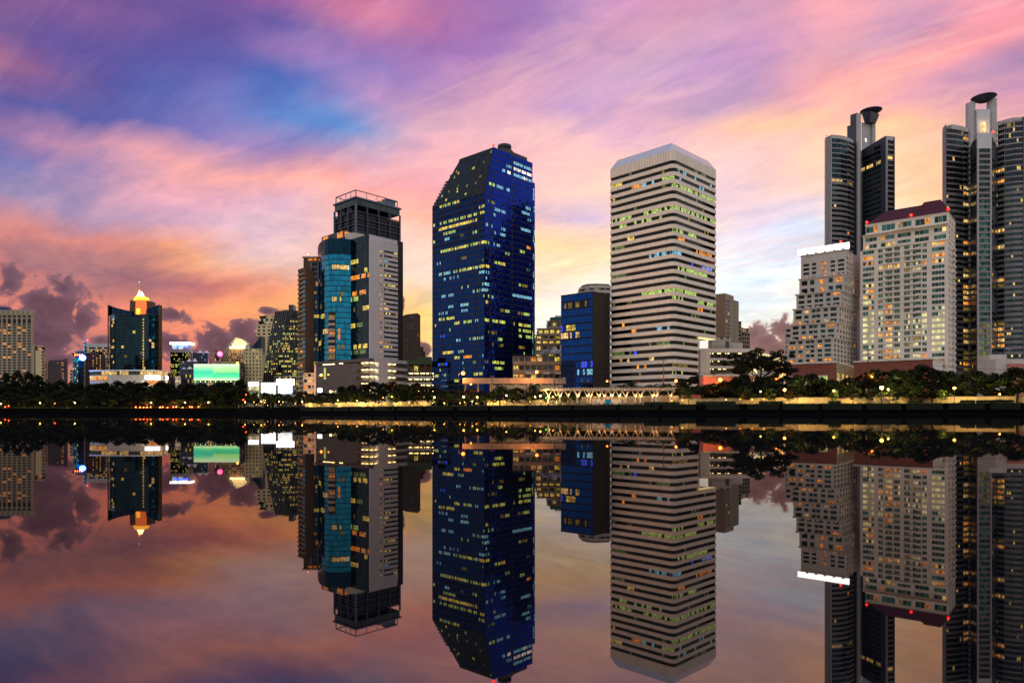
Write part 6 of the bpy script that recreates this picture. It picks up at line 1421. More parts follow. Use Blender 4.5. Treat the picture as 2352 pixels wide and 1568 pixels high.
def mid_left():
    def simple(name, label, x0, x1, y, Y, wm, nf, nb, ch, q=q2, frac=.6, mull=1, sill=.32, head=.1, dp=18, cat='building', extra=None, done=True):
        b = Bld(name, label, (X(q((x0+x1)/2)[0], Y), Y), cat); fc = Face((X(q(x0)[0], Y), Y), (1, 0), X(q(x1)[0], Y)-X(q(x0)[0], Y)); zt = Z(q(0, y)[1], Y)
        b.mass(fc.o[0], fc.o[0]+fc.W, Y+.05, Y+dp, G0, zt, 'interior_dark')
        if nf: punched(b, fc, fc.W, G0, zt, nf, even(fc.W, nb, frac), wm, ch, sill=sill, head=head, mull=mull)
        if extra: extra(b, fc, zt)
        if done: b.finish()
        return b, fc, zt
    # blue office with the lit crown and blue sign
    Y = 860; b = Bld('office_tower', 'blue glass office block with a white lit roof band and blue sign', (X(q2(305)[0], Y), Y)); fc = Face((X(q2(206)[0], Y), Y), (1, 0), X(q2(402)[0], Y)-X(q2(206)[0], Y))
    zt = Z(q2(0, 800)[1], Y); b.mass(fc.o[0], fc.o[0]+fc.W, Y+.05, Y+20, G0, zt-.1, 'black_metal')
    curtain(b, 'glass_wall', fc, fc.W, G0, zt-4, 30, 22, 'glass_navy', lambda f, k, u, z: R.choice(['lit_yellow', 'lit_green', 'lit_dim']) if R.random() < (.35 if f % 3 else .06) else ('glass_teal' if k < 1 else None), spand=('glass_black', .25))
    b.wall.fb(fc, 0, fc.W, zt-4, zt, -.02, .3, 'pale_wall')
    for u in (0, fc.W*.32, fc.W*.9): b.wall.fb(fc, u, u+2.2, zt, zt+6, -12, .2, 'pale_wall')
    lb = MB(); lb.fb(fc, -.6, fc.W+.6, zt+6.0, zt+8.6, -12, .6, 'light_bar'); lb.build('light_band', b.root)
    sg = MB(); u = fc.hit(q2(318)[0]); 
    for k in range(7): sg.fb(fc, u-9+k*2.6, u-7.1+k*2.6, zt+1.6+(.6 if k % 2 else 0), zt+4.6, .5, .8, 'sign_blue')
    sg.build('sign', b.root); b.finish()
    def pyr(x, y0, y1, w, Y):
        def f(b, fc, zt):
            p = MB(); cx = X(q2(x)[0], Y); hw = w/2.529/1.7415/F*Y/2; zz0, zz1 = Z(q2(0, y0)[1], Y), Z(q2(0, y1)[1], Y)
            p.prism([(cx-hw, Y+.2), (cx+hw, Y+.2), (cx+hw, Y+.2+2*hw), (cx-hw, Y+.2+2*hw)], zz0, zz1, 'cap_metal', top=[(cx-.2, Y+hw), (cx+.2, Y+hw), (cx+.2, Y+hw+.4), (cx-.2, Y+hw+.4)]); p.build('pyramid_roof', b.root)
        return f
    def seq(*fs):
        def f(b, fc, zt):
            for g in fs: g(b, fc, zt)
        return f
    simple('apartment_tower', 'small white apartment tower just right of the blue office block with lit roof', 342, 430, 808, 880, 'pale_wall', 22, 5, chooser(.12, ['lit_orange', 'lit_warm'], ['glass_black', 'glass_dusk']))
    simple('apartment_tower', 'dark slate tower with two pyramid roof turrets above the left half of the green billboard', 432, 583, 838, 840, 'dark_frame', 20, 9, chooser(.06, ['lit_cyan'], ['glass_black', 'glass_deep']), extra=seq(pyr(496, 838, 806, 46, 840), pyr(562, 838, 812, 46, 840)))
    simple('apartment_block', 'low grey apartment block in front of the small white apartment tower', 300, 372, 918, 800, 'grey_wall', 15, 5, chooser(.15, ['lit_warm', 'lit_dim'], ['glass_black']))
    simple('apartment_block', 'slate block with a pyramid turret and blue edge lamps left of the green billboard', 368, 470, 925, 780, 'dark_frame', 14, 6, chooser(.1, ['lit_warm', 'lit_blue'], ['glass_black']), extra=seq(pyr(388, 925, 895, 34, 780), pyr(446, 925, 890, 36, 780)))
    simple('apartment_block', 'dark turreted block directly left of the green billboard with lit ground windows', 315, 440, 1000, 720, 'dark_frame', 8, 6, chooser(.22, ['lit_yellow'], ['glass_black']), extra=seq(pyr(336, 1000, 985, 34, 720), pyr(392, 1000, 972, 46, 720)))
    simple('apartment_block', 'small white gridded block low between the shopping mall and the turreted block', 255, 310, 1075, 700, 'pale_wall', 6, 4, chooser(.15, ['lit_warm'], ['glass_black']))
    simple('office_block', 'plain dim block right of the shopping mall below the blue office block', 180, 235, 1040, 720, 'mauve_wall', 6, 4, chooser(.1, ['lit_dim'], ['glass_black']))
    def pink(b, fc, zt):
        d_ = MB(); d_.cyl(X(q2(712)[0], 870), 872, zt-7, zt-1, 7, 7, 'dark_frame', 16); d_.build('drum', b.root)
        m_ = MB(); m_.ball((X(q2(714)[0], 866), 864, zt-1.8), 3.2, 'sign_pink', 10, 7); m_.build('round_sign', b.root)
        pl = bpy.data.lights.new('sign_glow', 'POINT'); pl.energy = 12000; pl.color = (1, .25, .5); pl.shadow_soft_size = 2
        lo = bpy.data.objects.new('sign_glow', pl); COL.objects.link(lo); lo.parent = b.root; lo.location = (X(q2(714)[0], 860)-b.root.location.x, -12, zt-G0-1)
        k = MB(); k.box(fc.o[0]+6, fc.o[0]+fc.W-6, 871, 880, zt, Z(q2(0, 800)[1], 870), 'grey_wall'); k.tube((fc.o[0]+10, 872, Z(q2(0,800)[1],870)), (fc.o[0]+10, 872, Z(q2(0,785)[1],870)), .5, 'steel'); k.build('plant_room', b.root)
    simple('office_block', 'pale grey block with a glowing pink round sign above the green billboard', 600, 700, 838, 870, 'beige_wall', 12, 4, chooser(.05, ['lit_warm'], ['glass_black', 'beige_wall']), frac=.35, extra=pink)
    # wedge-shaped hotel with lit sail
    Y = 740; b = Bld('hotel', 'hotel sloping like a sail with a lit cream crest above the green billboard', (X(q2(860)[0], Y), Y))
    n = 9; zs = [Z(q2(0, y)[1], Y) for y in (990, 960, 930, 900, 870, 840, 815, 792)]; xs = (700, 712, 724, 738, 752, 768, 786, 806)
    for i in range(7):
        fc = Face((X(q2(xs[i])[0], Y), Y), (1, 0), X(q2(945)[0], Y)-X(q2(xs[i])[0], Y)); b.mass(fc.o[0], fc.o[0]+fc.W, Y+.05, Y+22, zs[i] if i else G0, zs[i+1], 'interior_dark')
        punched(b, fc, fc.W, zs[i] if i else G0, zs[i+1], 1 if i else 9, even(fc.W, 9, .6), 'tan_wall', chooser(.3, ['lit_orange'], ['glass_black', 'glass_dusk']), sill=.35)
    rib = MB()
    for x0, y0, x1, y1 in ((700, 950, 775, 800), (775, 800, 820, 740), (820, 740, 872, 680)): rib.tube((X(q2(x0)[0], Y-1), Y-1, Z(q2(0, y0)[1], Y)), (X(q2(x1)[0], Y-1), Y-1, Z(q2(0, y1)[1], Y)), .8, 'steel', 5)
    rib.build('edge_rib', b.root)
    sl_ = MB(); P_ = lambda x, y, dy=0: (X(q2(x)[0], Y+dy), Y+dy, Z(q2(0, y)[1], Y+dy))
    front = [P_(815, 775), P_(955, 775), P_(985, 745), P_(930, 700), P_(875, 682), P_(845, 725)]; back = [(p[0], p[1]+12, p[2]) for p in front]
    sl_.poly(front, 'cream_wall')
    for a in range(6): c = (a+1) % 6; sl_.quad(front[c], front[a], back[a], back[c], 'cream_wall')
    sl_.poly(back[::-1], 'cream_wall'); sl_.build('sail_crest', b.root)
    lb = MB(); lb.box(P_(812, 0)[0], P_(962, 0)[0], Y-1.5, Y-.3, P_(0, 792)[2], P_(0, 778)[2], 'tube_light'); lb.build('light_band', b.root)
    pl = bpy.data.lights.new('crest_lamp', 'AREA'); pl.shape = 'RECTANGLE'; pl.size = 26; pl.size_y = 3; pl.energy = 6500; pl.color = (1, .88, .55)
    lo = bpy.data.objects.new('crest_lamp', pl); COL.objects.link(lo); lo.parent = b.root; q_ = P_(885, 765, -12); lo.location = (q_[0]-b.root.location.x, -12, q_[2]-G0); lo.rotation_euler = (rad(120), 0, 0)
    b.wall.box(P_(960, 0)[0], P_(1000, 0)[0], Y+2, Y+12, P_(0, 790)[2], P_(0, 745)[2], 'grey_wall'); b.finish()
    fl2 = simple('shop_building', 'curved beige low roof immediately above the green billboard', 715, 930, 925, 690, 'wall_cream', 3, 6, chooser(.2, ['lit_dim'], ['glass_black']), sill=.5)
    simple('office_block', 'narrow tan block with small windows right behind the green billboard edge', 903, 945, 935, 640, 'mauve_wall', 14, 3, chooser(.2, ['lit_orange', 'lit_dim'], ['glass_black']))
    simple('office_tower', 'cream slab tower with a single column of dark windows right of the green billboard', 962, 1135, 795, 650, 'cream_wall', 17, 5, lambda f, k: R.choice(['lit_warm', 'glass_dusk', 'lit_dim']) if R.random() < .12 else 'glass_dusk', frac=.42, sill=.35, head=.15)
    simple('apartment_tower', 'strip of cream balconies forming the left edge of the cream slab tower', 948, 963, 795, 655, 'cream_wall', 20, 1, chooser(.1, ['lit_warm'], ['glass_black']), frac=.7, sill=.45)
    # stepped condominium behind the sloping tower
    Y = 830; b = Bld('condominium', 'cream stepped condominium with green roof gardens behind the leaning glass tower', (X(q2(1150)[0], Y), Y))
    for i, (x0, x1, y0, y1) in enumerate(((1120, 1230, 1150, 670), (1078, 1230, 800, 560), (1098, 1235, 560, 535), (1112, 1255, 535, 480), (1152, 1270, 480, 448))):
        if i == 1: y0 = 670
        fc = Face((X(q2(x0)[0], Y+1.5*i), Y+1.5*i), (1, 0), X(q2(x1)[0], Y)-X(q2(x0)[0], Y)); z0 = G0 if i == 0 else Z(q2(0, y0)[1], Y); z1 = Z(q2(0, y1)[1], Y)
        b.mass(fc.o[0], fc.o[0]+fc.W, fc.o[1]+.05, Y+22, z0, z1, 'interior_dark'); nf = max(1, int((z1-z0)/3.4))
        punched(b, fc, fc.W, z0, z1, nf, even(fc.W, max(2, int(fc.W/5)), .5), 'cream_wall', chooser(.12, ['lit_orange', 'lit_dim'], ['glass_black', 'glass_deep']), sill=.4)
        if i in (2, 3):
            hd = MB(); 
            for k in range(60): hd.ball((fc.o[0]+R.random()*fc.W*.4, fc.o[1]-.5, z1+R.random()*1.8), .8, 'leaf_dark', 5, 3)
            hd.build('roof_garden', b.root)
    b.finish()
    Y = 790; b = Bld('glass_atrium', 'dark sloping glass roof left of the cream slab tower top', (X(q2(1070)[0], Y), Y))
    g_ = MB(); P_ = lambda x, y, dy=0: (X(q2(x)[0], Y+dy), Y+dy, Z(q2(0, y)[1], Y+dy))
    a_, c_, e_ = P_(1015, 800), P_(1122, 800), P_(1122, 665); bk = lambda p: (p[0], p[1]+14, p[2])
    g_.poly([a_, c_, e_], 'glass_deep'); g_.quad(e_, bk(e_), bk(a_), a_, 'glass_grey'); g_.quad(c_, bk(c_), bk(e_), e_, 'glass_grey'); g_.poly([bk(e_), bk(c_), bk(a_)], 'glass_grey')
    lw = (a_[0], Y, G0); g_.hexa([(a_[0], Y, G0), (c_[0], Y, G0), (c_[0], Y+14, G0), (a_[0], Y+14, G0), a_, c_, bk(c_), bk(a_)], 'glass_deep'); g_.build('glass_roof', b.root)
    bb = MB()
    for k in range(1, 7): x = 1015+107*k/7; y = 800-135*k/7; bb.tube(P_(x, 800, -.2), P_(x, y, -.2), .25, 'black_metal', 4)
    bb.build('glazing_bars', b.root); b.finish()
    # leaning glass tower
    Y = 700; b = Bld('office_tower', 'leaning dark glass tower, wider at its foot, dotted with yellow office windows', (X(q2(1300)[0], Y), Y))
    P2 = lambda x, y, dy=0: (X(q2(x)[0], Y+dy), Y+dy)
    rows = [(1240, 1128), (1150, 1140), (1000, 1158), (850, 1180), (700, 1205), (550, 1238), (405, 1272)]
    xm = [(1240, 1262), (850, 1300), (405, 1388)]
    def itp(T, y):
        T = sorted(T)
        for (ya, xa), (yb, xb) in zip(T, T[1:]):
            if ya <= y <= yb: return xa+(xb-xa)*(y-ya)/(yb-ya)
        return T[-1][1] if y > T[-1][0] else T[0][1]
    nfl = 33; cm = MB(); gm = MB()
    for f in range(nfl):
        ya = 1240-(1240-405)*f/nfl; yb = 1240-(1240-405)*(f+1)/nfl; za, zb = Z(q2(0, ya)[1], Y), Z(q2(0, yb)[1], Y)
        if f == 0: za = G0
        la, lb_, ma, mb_ = itp(rows, ya), itp(rows, yb), itp(xm, ya), itp(xm, yb)
        def loop(l, m): return [P2(l, 0, 9), P2(m, 0, 0), P2(1512, 0, 3), P2(1530, 0, 24), P2(l, 0, 30)]
        cm.prism(loop(la, ma), za, zb, 'black_metal', top=loop(lb_, mb_))
        for side, nb in ((0, 10), (1, 16)):
            A0, A1 = loop(la, ma)[side], loop(la, ma)[side+1]; B0, B1 = loop(lb_, mb_)[side], loop(lb_, mb_)[side+1]
            run_on = R.random() < .33
            for k in range(nb):
                t0, t1 = (k+.06)/nb, (k+.94)/nb; L_ = lambda P, Q, t_, z: (P[0]+(Q[0]-P[0])*t_, P[1]+(Q[1]-P[1])*t_-.25, z)
                if R.random() < .12: run_on = not run_on
                m = R.choice(['lit_yellow', 'lit_yellow', 'lit_green', 'lit_warm', 'lit_dim']) if run_on and R.random() < (.75 if side else .5) and f < 29 else R.choice(['glass_grey', 'glass_black', 'glass_slope'])
                zc = za+(zb-za)*.3
                gm.quad(L_(A0, A1, t0, zc), L_(A0, A1, t1, zc), L_(B0, B1, t1, zb-.15), L_(B0, B1, t0, zb-.15), m)
                gm.quad(L_(A0, A1, t0, za+.1), L_(A0, A1, t1, za+.1), L_(A0, A1, t1, zc-.1), L_(A0, A1, t0, zc-.1), 'glass_grey')
    cm.build('core', b.root); gm.build('glass_wall', b.root)
    rb = MB()
    for k in range(7):
        for (ya, yb) in ((1150, 1000), (1000, 850), (850, 700), (700, 550), (550, 398)):
            xa = itp(rows, ya)+(itp(xm, ya)-itp(rows, ya))*k/6; xb = itp(rows, yb)+(itp(xm, yb)-itp(rows, yb))*k/6; dy = lambda: 9-9*k/6-.6
            rb.tube((*P2(xa, 0, dy()), Z(q2(0, ya)[1], Y)), (*P2(xb, 0, dy()), Z(q2(0, yb)[1], Y)), .35, 'grey_wall', 4)
    rb.build('rib', b.root)
    for k in range(5):
        m_ = MB(); x = 1300+k*26; m_.tube((*P2(x, 0, 2), Z(q2(0, 404)[1], Y)), (*P2(x, 0, 2), Z(q2(0, 398)[1], Y)+1), .3, 'steel', 4); m_.build('roof_mast', b.root)
    k = MB(); a_, c_ = P2(1402, 0, 4), P2(1450, 0, 4); k.prism([a_, c_, (c_[0], c_[1]+9), (a_[0], a_[1]+9)], Z(q2(0, 405)[1], Y), Z(q2(0, 344)[1], Y), 'silver_dark'); k.build('lift_tower', b.root)
    b.finish()
    Y = 640; simple('podium', 'pale curved glazed podium at the foot of the leaning glass tower', 1258, 1478, 1072, 640, 'silver_panel', 5, 10, chooser(.4, ['lit_yellow', 'lit_dim'], ['glass_grey', 'glass_deep']), frac=.8)
    # billboards
    def board(label, x0, x1, y0, y1, Y, face, struts=True, cat='billboard', em=None):
        b = thing('billboard', label, cat, (X(q2((x0+x1)/2)[0], Y), Y, G0))
        xa, xb, z0, z1 = X(q2(x0)[0], Y), X(q2(x1)[0], Y), Z(q2(0, y1)[1], Y), Z(q2(0, y0)[1], Y)
        fm = MB(); fm.box(xa-.3, xb+.3, Y+.1, Y+1.0, z0-.3, z1+.3, 'steel'); fm.build('frame', b)
        sc = MB(); sc.box(xa, xb, Y-.05, Y+.08, z0, z1, face); sc.build('panel', b)
        st = MB(); n = 12 if struts else 3
        for k in range(n+1):
            x = xa+(xb-xa)*k/n; st.tube((x, Y+.5, G0), (x, Y+.5, z0-.3), .22, 'green_frame' if struts else 'steel', 4)
            if struts and k < n: st.tube((x, Y+.5, z0-5.4), (x+(xb-xa)/n, Y+.5, z0-.4), .14, 'steel', 4); st.tube((x+(xb-xa)/n, Y+.5, z0-5.4), (x, Y+.5, z0-.4), .14, 'steel', 4)
        if struts: st.tube((xa, Y+.5, z0-5.4), (xb, Y+.5, z0-5.4), .2, 'steel', 4); st.tube((xa, Y+.4, z0-3), (xb, Y+.4, z0-3), .15, 'steel', 4)
        st.build('support_frame', b)
        return b, xa, xb, z0, z1
    m, k, p = newmat('billboard_print')     # a sea-and-sky print, floodlit from below and above
    pos = k.n.new('ShaderNodeNewGeometry').outputs['Position']; px_, py_, pz_ = k.sep(pos)
    Y = 560; z0, z1 = Z(q2(0, 1113)[1], Y), Z(q2(0, 950)[1], Y); xa, xb = X(q2(443)[0], Y), X(q2(902)[0], Y)
    nz, _ = k.noise(k.vmath('MULTIPLY', pos, (.05, 1, .16)), 1.0, 4, .55)
    f = k.math('ADD', k.rng(pz_, z0, z1, 0, 1), k.math('MULTIPLY', k.math('SUBTRACT', nz, .5), .35))
    c = k.ramp(f, [(0, lin((225,255,190))), (.12, lin((110,240,160))), (.2, lin((0,200,130))), (.42, lin((0,196,150))), (.5, lin((130,226,120))), (.75, lin((180,245,150))), (1, lin((236,255,220)))])
    c2 = k.ramp(f, [(0, lin((220,255,190))), (.2, lin((20,214,150))), (.55, lin((0,190,160))), (.66, lin((90,220,160))), (.85, lin((196,255,180))), (1, lin((236,255,220)))])
    k.l.new(k.mix(k.rng(px_, xa+(xb-xa)*.42, xa+(xb-xa)*.44, 0, 1), c2, c), p.inputs['Emission Color']); p.inputs['Emission Strength'].default_value = 1.15; p.inputs['Base Color'].default_value = (.1,.3,.2,1)
    MATS['billboard_print'] = m
    b, xa, xb, z0, z1 = board('huge green and turquoise backlit billboard on a lattice frame above the trees', 443, 902, 950, 1113, 560, 'billboard_print')
    t_ = MB()
    x_ = xa+(xb-xa)*.5
    while x_ < xb-2:
        w_ = R.uniform(.4, 1.3); t_.box(x_, x_+w_, 559.86, 559.94, z0+(z1-z0)*.445, z0+(z1-z0)*.465, 'green_frame'); x_ += w_+.3
    t_.build('caption_line', b)
    fl_ = MB()
    for k_ in range(9): x = xa+(xb-xa)*(k_+.5)/9; fl_.ball((x, 558.4, z0-1.2), .35, 'tube_green', 6, 4); fl_.tube((x, 558.4, z0-1.2), (x, 560, z0-1.2), .07, 'steel', 4)
    fl_.build('floodlight', b)
    m_ = MB(); m_.ball((xb-1, 559, z1+.8), .8, 'lamp_white', 8, 5); m_.build('lamp', b)
    pl = bpy.data.lights.new('board_lamp', 'AREA'); pl.shape = 'RECTANGLE'; pl.size = 55; pl.size_y = 3; pl.energy = 9000; pl.color = (.8, 1, .4)
    lo = bpy.data.objects.new('board_lamp', pl); COL.objects.link(lo); lo.parent = b; lo.location = (0, -3, z0-G0-6); lo.rotation_euler = (rad(140), 0, 0)
    board('dazzling white square billboard beneath the leaning glass tower', 1126, 1268, 1140, 1262, 520, 'screen_white', False)
    m, k, p = newmat('blue_print'); pos = k.n.new('ShaderNodeNewGeometry').outputs['Position']; nz, _ = k.noise(k.vmath('MULTIPLY', pos, (.2, 1, .3)), 1.0, 3, .5)
    k.l.new(k.ramp(nz, [(.35, lin((40,120,200))), (.5, lin((120,190,240))), (.65, lin((240,246,250)))]), p.inputs['Emission Color']); p.inputs['Emission Strength'].default_value = 1.4; MATS['blue_print'] = m
    b, xa, xb, z0, z1 = board('blue and white billboard with a row of floodlights right of the dazzling white one', 1296, 1440, 1170, 1250, 520, 'blue_print', False)
    s_ = MB(); s_.box(xa-1, xb+1.5, 519, 520.05, z1+.5, z1+5.0, 'screen_white'); s_.build('light_box', b)
    b, xa, xb, z0, z1 = board('small bright billboard left of the dazzling white one with a green foot', 998, 1100, 1180, 1215, 520, 'lit_cream', False)
    s_ = MB(); s_.box(xa, xb, 519.2, 520.05, z1+.5, z1+3.6, 'screen_white'); s_.box(xa-3, xb, 519.4, 520.05, z0-4.2, z0-2.4, 'billboard_print'); s_.build('light_box', b)
    for x in (1060, 1200, 1370):
        pl = bpy.data.lights.new('board_glow', 'POINT'); pl.energy = 6000; pl.color = (1, .9, .6); pl.shadow_soft_size = 3
        lo = bpy.data.objects.new('board_glow', pl); COL.objects.link(lo); lo.parent = b; lo.location = (X(q2(x)[0], 512)-b.location.x, -8, Z(q2(0, 1150)[1], 512)-G0)
mid_left()
# ================= ground, lake and embankment
def bankY(px):
    C_ = [(-1500,520),(-900,470),(-300,450),(0,440),(520,425),(700,372),(900,322),(1176,281),(1500,246),(1800,226),(2352,205),(2900,190),(3600,180),(5200,165)]
    for (a, ya), (b_, yb) in zip(C_, C_[1:]):
        if a <= px <= b_: return ya+(yb-ya)*(px-a)/(b_-a)
    return C_[-1][1]
def Bp(px, off=0): Y = bankY(px)+off; return X(px, Y), Y
def struct(o): o['kind'] = 'structure'; return o
def setting():
    # lake: still water, a near mirror with a faint swell
    m, k, p = newmat('water'); k.n.remove(p)
    out = [n for n in k.n if n.type == 'OUTPUT_MATERIAL'][0]
    g = k.n.new('ShaderNodeBsdfGlossy'); g.inputs['Roughness'].default_value = 0.012; g.inputs['Color'].default_value = (1, 1, 1, 1)
    d = k.n.new('ShaderNodeBsdfDiffuse'); d.inputs['Color'].default_value = (.002, .003, .004, 1)
    fr = k.n.new('ShaderNodeFresnel'); fr.inputs['IOR'].default_value = 1.72
    bp = k.n.new('ShaderNodeBump'); bp.inputs['Strength'].default_value = .0; 
    gm = k.rng(fr.outputs[0], 0, 1, .12, .56)
    k.l.new(k.mix(gm, (0,0,0), (1,.86,.82)), g.inputs['Color'])
    ad = k.n.new('ShaderNodeAddShader'); k.l.new(g.outputs[0], ad.inputs[0]); k.l.new(d.outputs[0], ad.inputs[1]); k.l.new(ad.outputs[0], out.inputs[0])
    MATS['water'] = m
    mb = MB(); mb.quad((-2600, -600, 0), (2600, -600, 0), (2600, 620, 0), (-2600, 620, 0), 'water'); struct(mb.build('water'))
    # park ground, one sheet from the bank to the horizon, with the retaining wall dropping into the lake
    pxs = list(range(-1500, 5201, 60)); top = []
    gm_ = MB(); ln = [Bp(p_, .0) for p_ in pxs]
    m, k, p = newmat('park_ground'); pos = k.n.new('ShaderNodeNewGeometry').outputs['Position']; n1, _ = k.noise(pos, .35, 5, .6)
    k.l.new(k.ramp(n1, [(.35, (.018,.03,.01)), (.52, (.03,.045,.014)), (.6, (.07,.06,.045)), (.75, (.05,.05,.04))]), p.inputs['Base Color']); p.inputs['Roughness'].default_value = .9; MATS['park_ground'] = m
    far = 7000
    gm_.v = [(x, y, G0) for x, y in ln]+[(x/y*far, far, G0) for x, y in ln]; n = len(ln)
    for i in range(n-1): gm_.f.append((i, i+1, n+i+1, n+i)); gm_.m.append(gm_.mi('park_ground'))
    struct(gm_.build('ground'))
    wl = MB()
    for (a, c) in zip(ln, ln[1:]): wl.quad((*a, -1.5), (*c, -1.5), (*c, G0), (*a, G0), 'shade_wall'); 
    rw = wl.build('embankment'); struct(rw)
    # low ledge at the waterline, and footpath along the top
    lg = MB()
    for (a, c) in zip(ln, ln[1:]): lg.hexa([(a[0], a[1]-.7, -.8), (c[0], c[1]-.7, -.8), (c[0], c[1]-.01, -.8), (a[0], a[1]-.01, -.8), (a[0], a[1]-.7, .42), (c[0], c[1]-.7, .42), (c[0], c[1]-.01, .42), (a[0], a[1]-.01, .42)], 'shade_wall', (3, 5))
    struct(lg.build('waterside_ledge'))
    pa = MB(); l1 = [Bp(p_, 4.2) for p_ in pxs]; l2 = [Bp(p_, 7.6) for p_ in pxs]
    for i in range(n-1): pa.quad((*l1[i], G0+.02), (*l1[i+1], G0+.02), (*l2[i+1], G0+.02), (*l2[i], G0+.02), 'path_stone')
    struct(pa.build('path'))
    rd = MB(); l1 = [Bp(p_, 30) for p_ in pxs]; l2 = [Bp(p_, 44) for p_ in pxs]
    for i in range(n-1): rd.quad((*l1[i], G0+.02), (*l1[i+1], G0+.02), (*l2[i+1], G0+.02), (*l2[i], G0+.02), 'asphalt')
    struct(rd.build('road'))
    # grass verge on the left bank
    gr = MB(); rr = random.Random(3)
    for i in range(9000):
        px = rr.uniform(-40, 560) if i < 6500 else rr.uniform(560, 2400); x, y = Bp(px, rr.uniform(.2, 4.0)); h = rr.uniform(.2, .55); a = rr.uniform(0, 3.14); w = .09
        gr.poly([(x-w*math.cos(a), y-w*math.sin(a), G0), (x+w*math.cos(a), y+w*math.sin(a), G0), (x+rr.uniform(-.15,.15), y, G0+h)], 'grass_blade')
    o = gr.build('grass'); o['kind'] = 'stuff'
setting()

LAND = [(-400,80,'in front of the big beige hotel'),(80,195,'between the hotel and the gold-crowned tower'),(195,390,'in front of the shopping mall'),(390,560,'before the green billboard'),(560,690,'below the leaning glass tower'),(690,735,'below the brown balcony tower'),
        (735,850,'before the tiled car park podium'),(850,990,'before the white and green car parks'),(990,1120,'before the left half of the deep blue tower'),(1120,1235,'before the right half of the deep blue tower'),(1235,1290,'in front of the terraced flats'),(1290,1396,'in front of the cobalt block'),
        (1396,1530,'before the left face of the banded tower'),(1530,1650,'before the right face of the banded tower'),(1650,1800,'left of the stepped white building'),(1800,1965,'in front of the stepped white building'),(1965,2195,'in front of the maroon-roofed condominium'),(2195,2700,'below the rightmost saucer tower')]
ORD = ['first','second','third','fourth','fifth','sixth','seventh','eighth','ninth','tenth','eleventh','twelfth','thirteenth','fourteenth','fifteenth','sixteenth']
PENDING = []
def later(o, kind, px, cat, group): o['category'] = cat; PENDING.append((kind, px, o)); o['group'] = group
def flush_labels():
    from collections import defaultdict
    D = defaultdict(list)
    for kind, px, o in PENDING:
        L = next((l for a, b_, l in LAND if a <= px < b_), LAND[-1][2]); D[(kind, L)].append((px, o))
    for (kind, L), v in D.items():
        v.sort(key=lambda q: q[0])
        for i, (px, o) in enumerate(v):
            o['label'] = (kind+' '+L) if len(v) == 1 else '%s, %s from left %s' % (kind, ORD[min(i, 15)], L)

# ================= trees
def leaf_cloud(mb, clumps, n, size, rr, mats, flat=.7):
    for (cx, cy, cz, r) in clumps:
        m = rr.choice(mats)
        for _ in range(n):
            while True:
                v = Vector((rr.uniform(-1,1), rr.uniform(-1,1), rr.uniform(-1,1)))
                if .15 < v.length < 1: break
            v = v*(v.length**-.45)*r; p = Vector((cx+v.x, cy+v.y, cz+v.z*flat)); s = size*rr.uniform(.6, 1.35)
            nrm = Vector((rr.gauss(0,1), rr.gauss(0,1), rr.gauss(0,.8)+.5)).normalized(); a = nrm.orthogonal().normalized()*s; c = nrm.cross(a).normalized()*s*.62
            mb.quad(p-a, p-c, p+a, p+c, m)
def make_tree(seed, h, w, mats, trunk='bark', th=.22, nleaf=55, nclump=34, size=.36, th0=.3, wild=.25):
    """unit prototype standing at the origin: tapered trunk with limbs and a broken crown"""
    rr = random.Random(seed); tm = MB(); top = Vector((rr.uniform(-.3,.3), rr.uniform(-.3,.3), h*.5)); base = Vector((0,0,-.3)); mid = Vector((rr.uniform(-.25,.25), rr.uniform(-.2,.2), h*.22))
    tm.tube(base, mid, th*1.15, trunk, 7, th); tm.tube(mid, top, th, trunk, 7, th*.7); cl = []
    for k in range(9):
        a = 2*math.pi*(k/9)+rr.uniform(-.3,.3); st = mid.lerp(top, rr.uniform(.3, 1)); rad_ = w*.5*rr.uniform(.35, .85); e = Vector((rad_*math.cos(a), rad_*math.sin(a), h*rr.uniform(.45, .86)))
        m1 = st.lerp(e, .5)+Vector((0,0,h*.04)); tm.tube(st, m1, th*.5, trunk, 5, th*.34); tm.tube(m1, e, th*.34, trunk, 5, th*.12)
    for k in range(nclump):
        a = rr.uniform(0, 6.283); t_ = rr.random(); zz = th0+(1-th0)*t_; env = math.sin(math.pi*min(1, max(.06, (zz-th0)/(1.0-th0)*.86+.13)))**.6
        q = rr.random()**.5; rad_ = w*.5*env*q*(1+rr.uniform(-wild, wild)); cl.append((rad_*math.cos(a), rad_*math.sin(a), h*(zz-.06), w*rr.uniform(.08, .17)))
    lm = MB(); leaf_cloud(lm, cl, nleaf, size, rr, mats)
    return tm, lm
PROTO = {}
def proto(key, *a, **k):
    tm, lm = make_tree(*a, **k); root = bpy.data.objects.new('tree', None); COL.objects.link(root)
    t_ = tm.build('trunk'); t_.parent = root; c = lm.build('crown'); c.parent = root; KIDS[key] = [t_, c]; PROTO[key] = [root, False, k.get('h', a[1]), a[2]]
def place_tree(key, px, Y, h, w, kind='dark leafy tree', group='trees along the lakeside park', name='tree', cat='tree', rz=None):
    root, used, ph, pw = PROTO[key]
    if not used: o = root; PROTO[key][1] = True
    else:
        o = root.copy(); COL.objects.link(o)
        for ch in KIDS[key]: c = ch.copy(); COL.objects.link(c); c.parent = o
    o.name = name; o.location = (X(px, Y), Y, G0); o.scale = (w/pw, w/pw, h/ph); o.rotation_euler = (0, 0, R.uniform(0, 6.28) if rz is None else rz); later(o, kind, px, cat, group); return o
DK = ['leaf_dark', 'leaf_dark', 'leaf_mid']; MD = ['leaf_mid', 'leaf_mid', 'leaf_dark']; LT = ['leaf_lit', 'leaf_mid', 'leaf_lit']
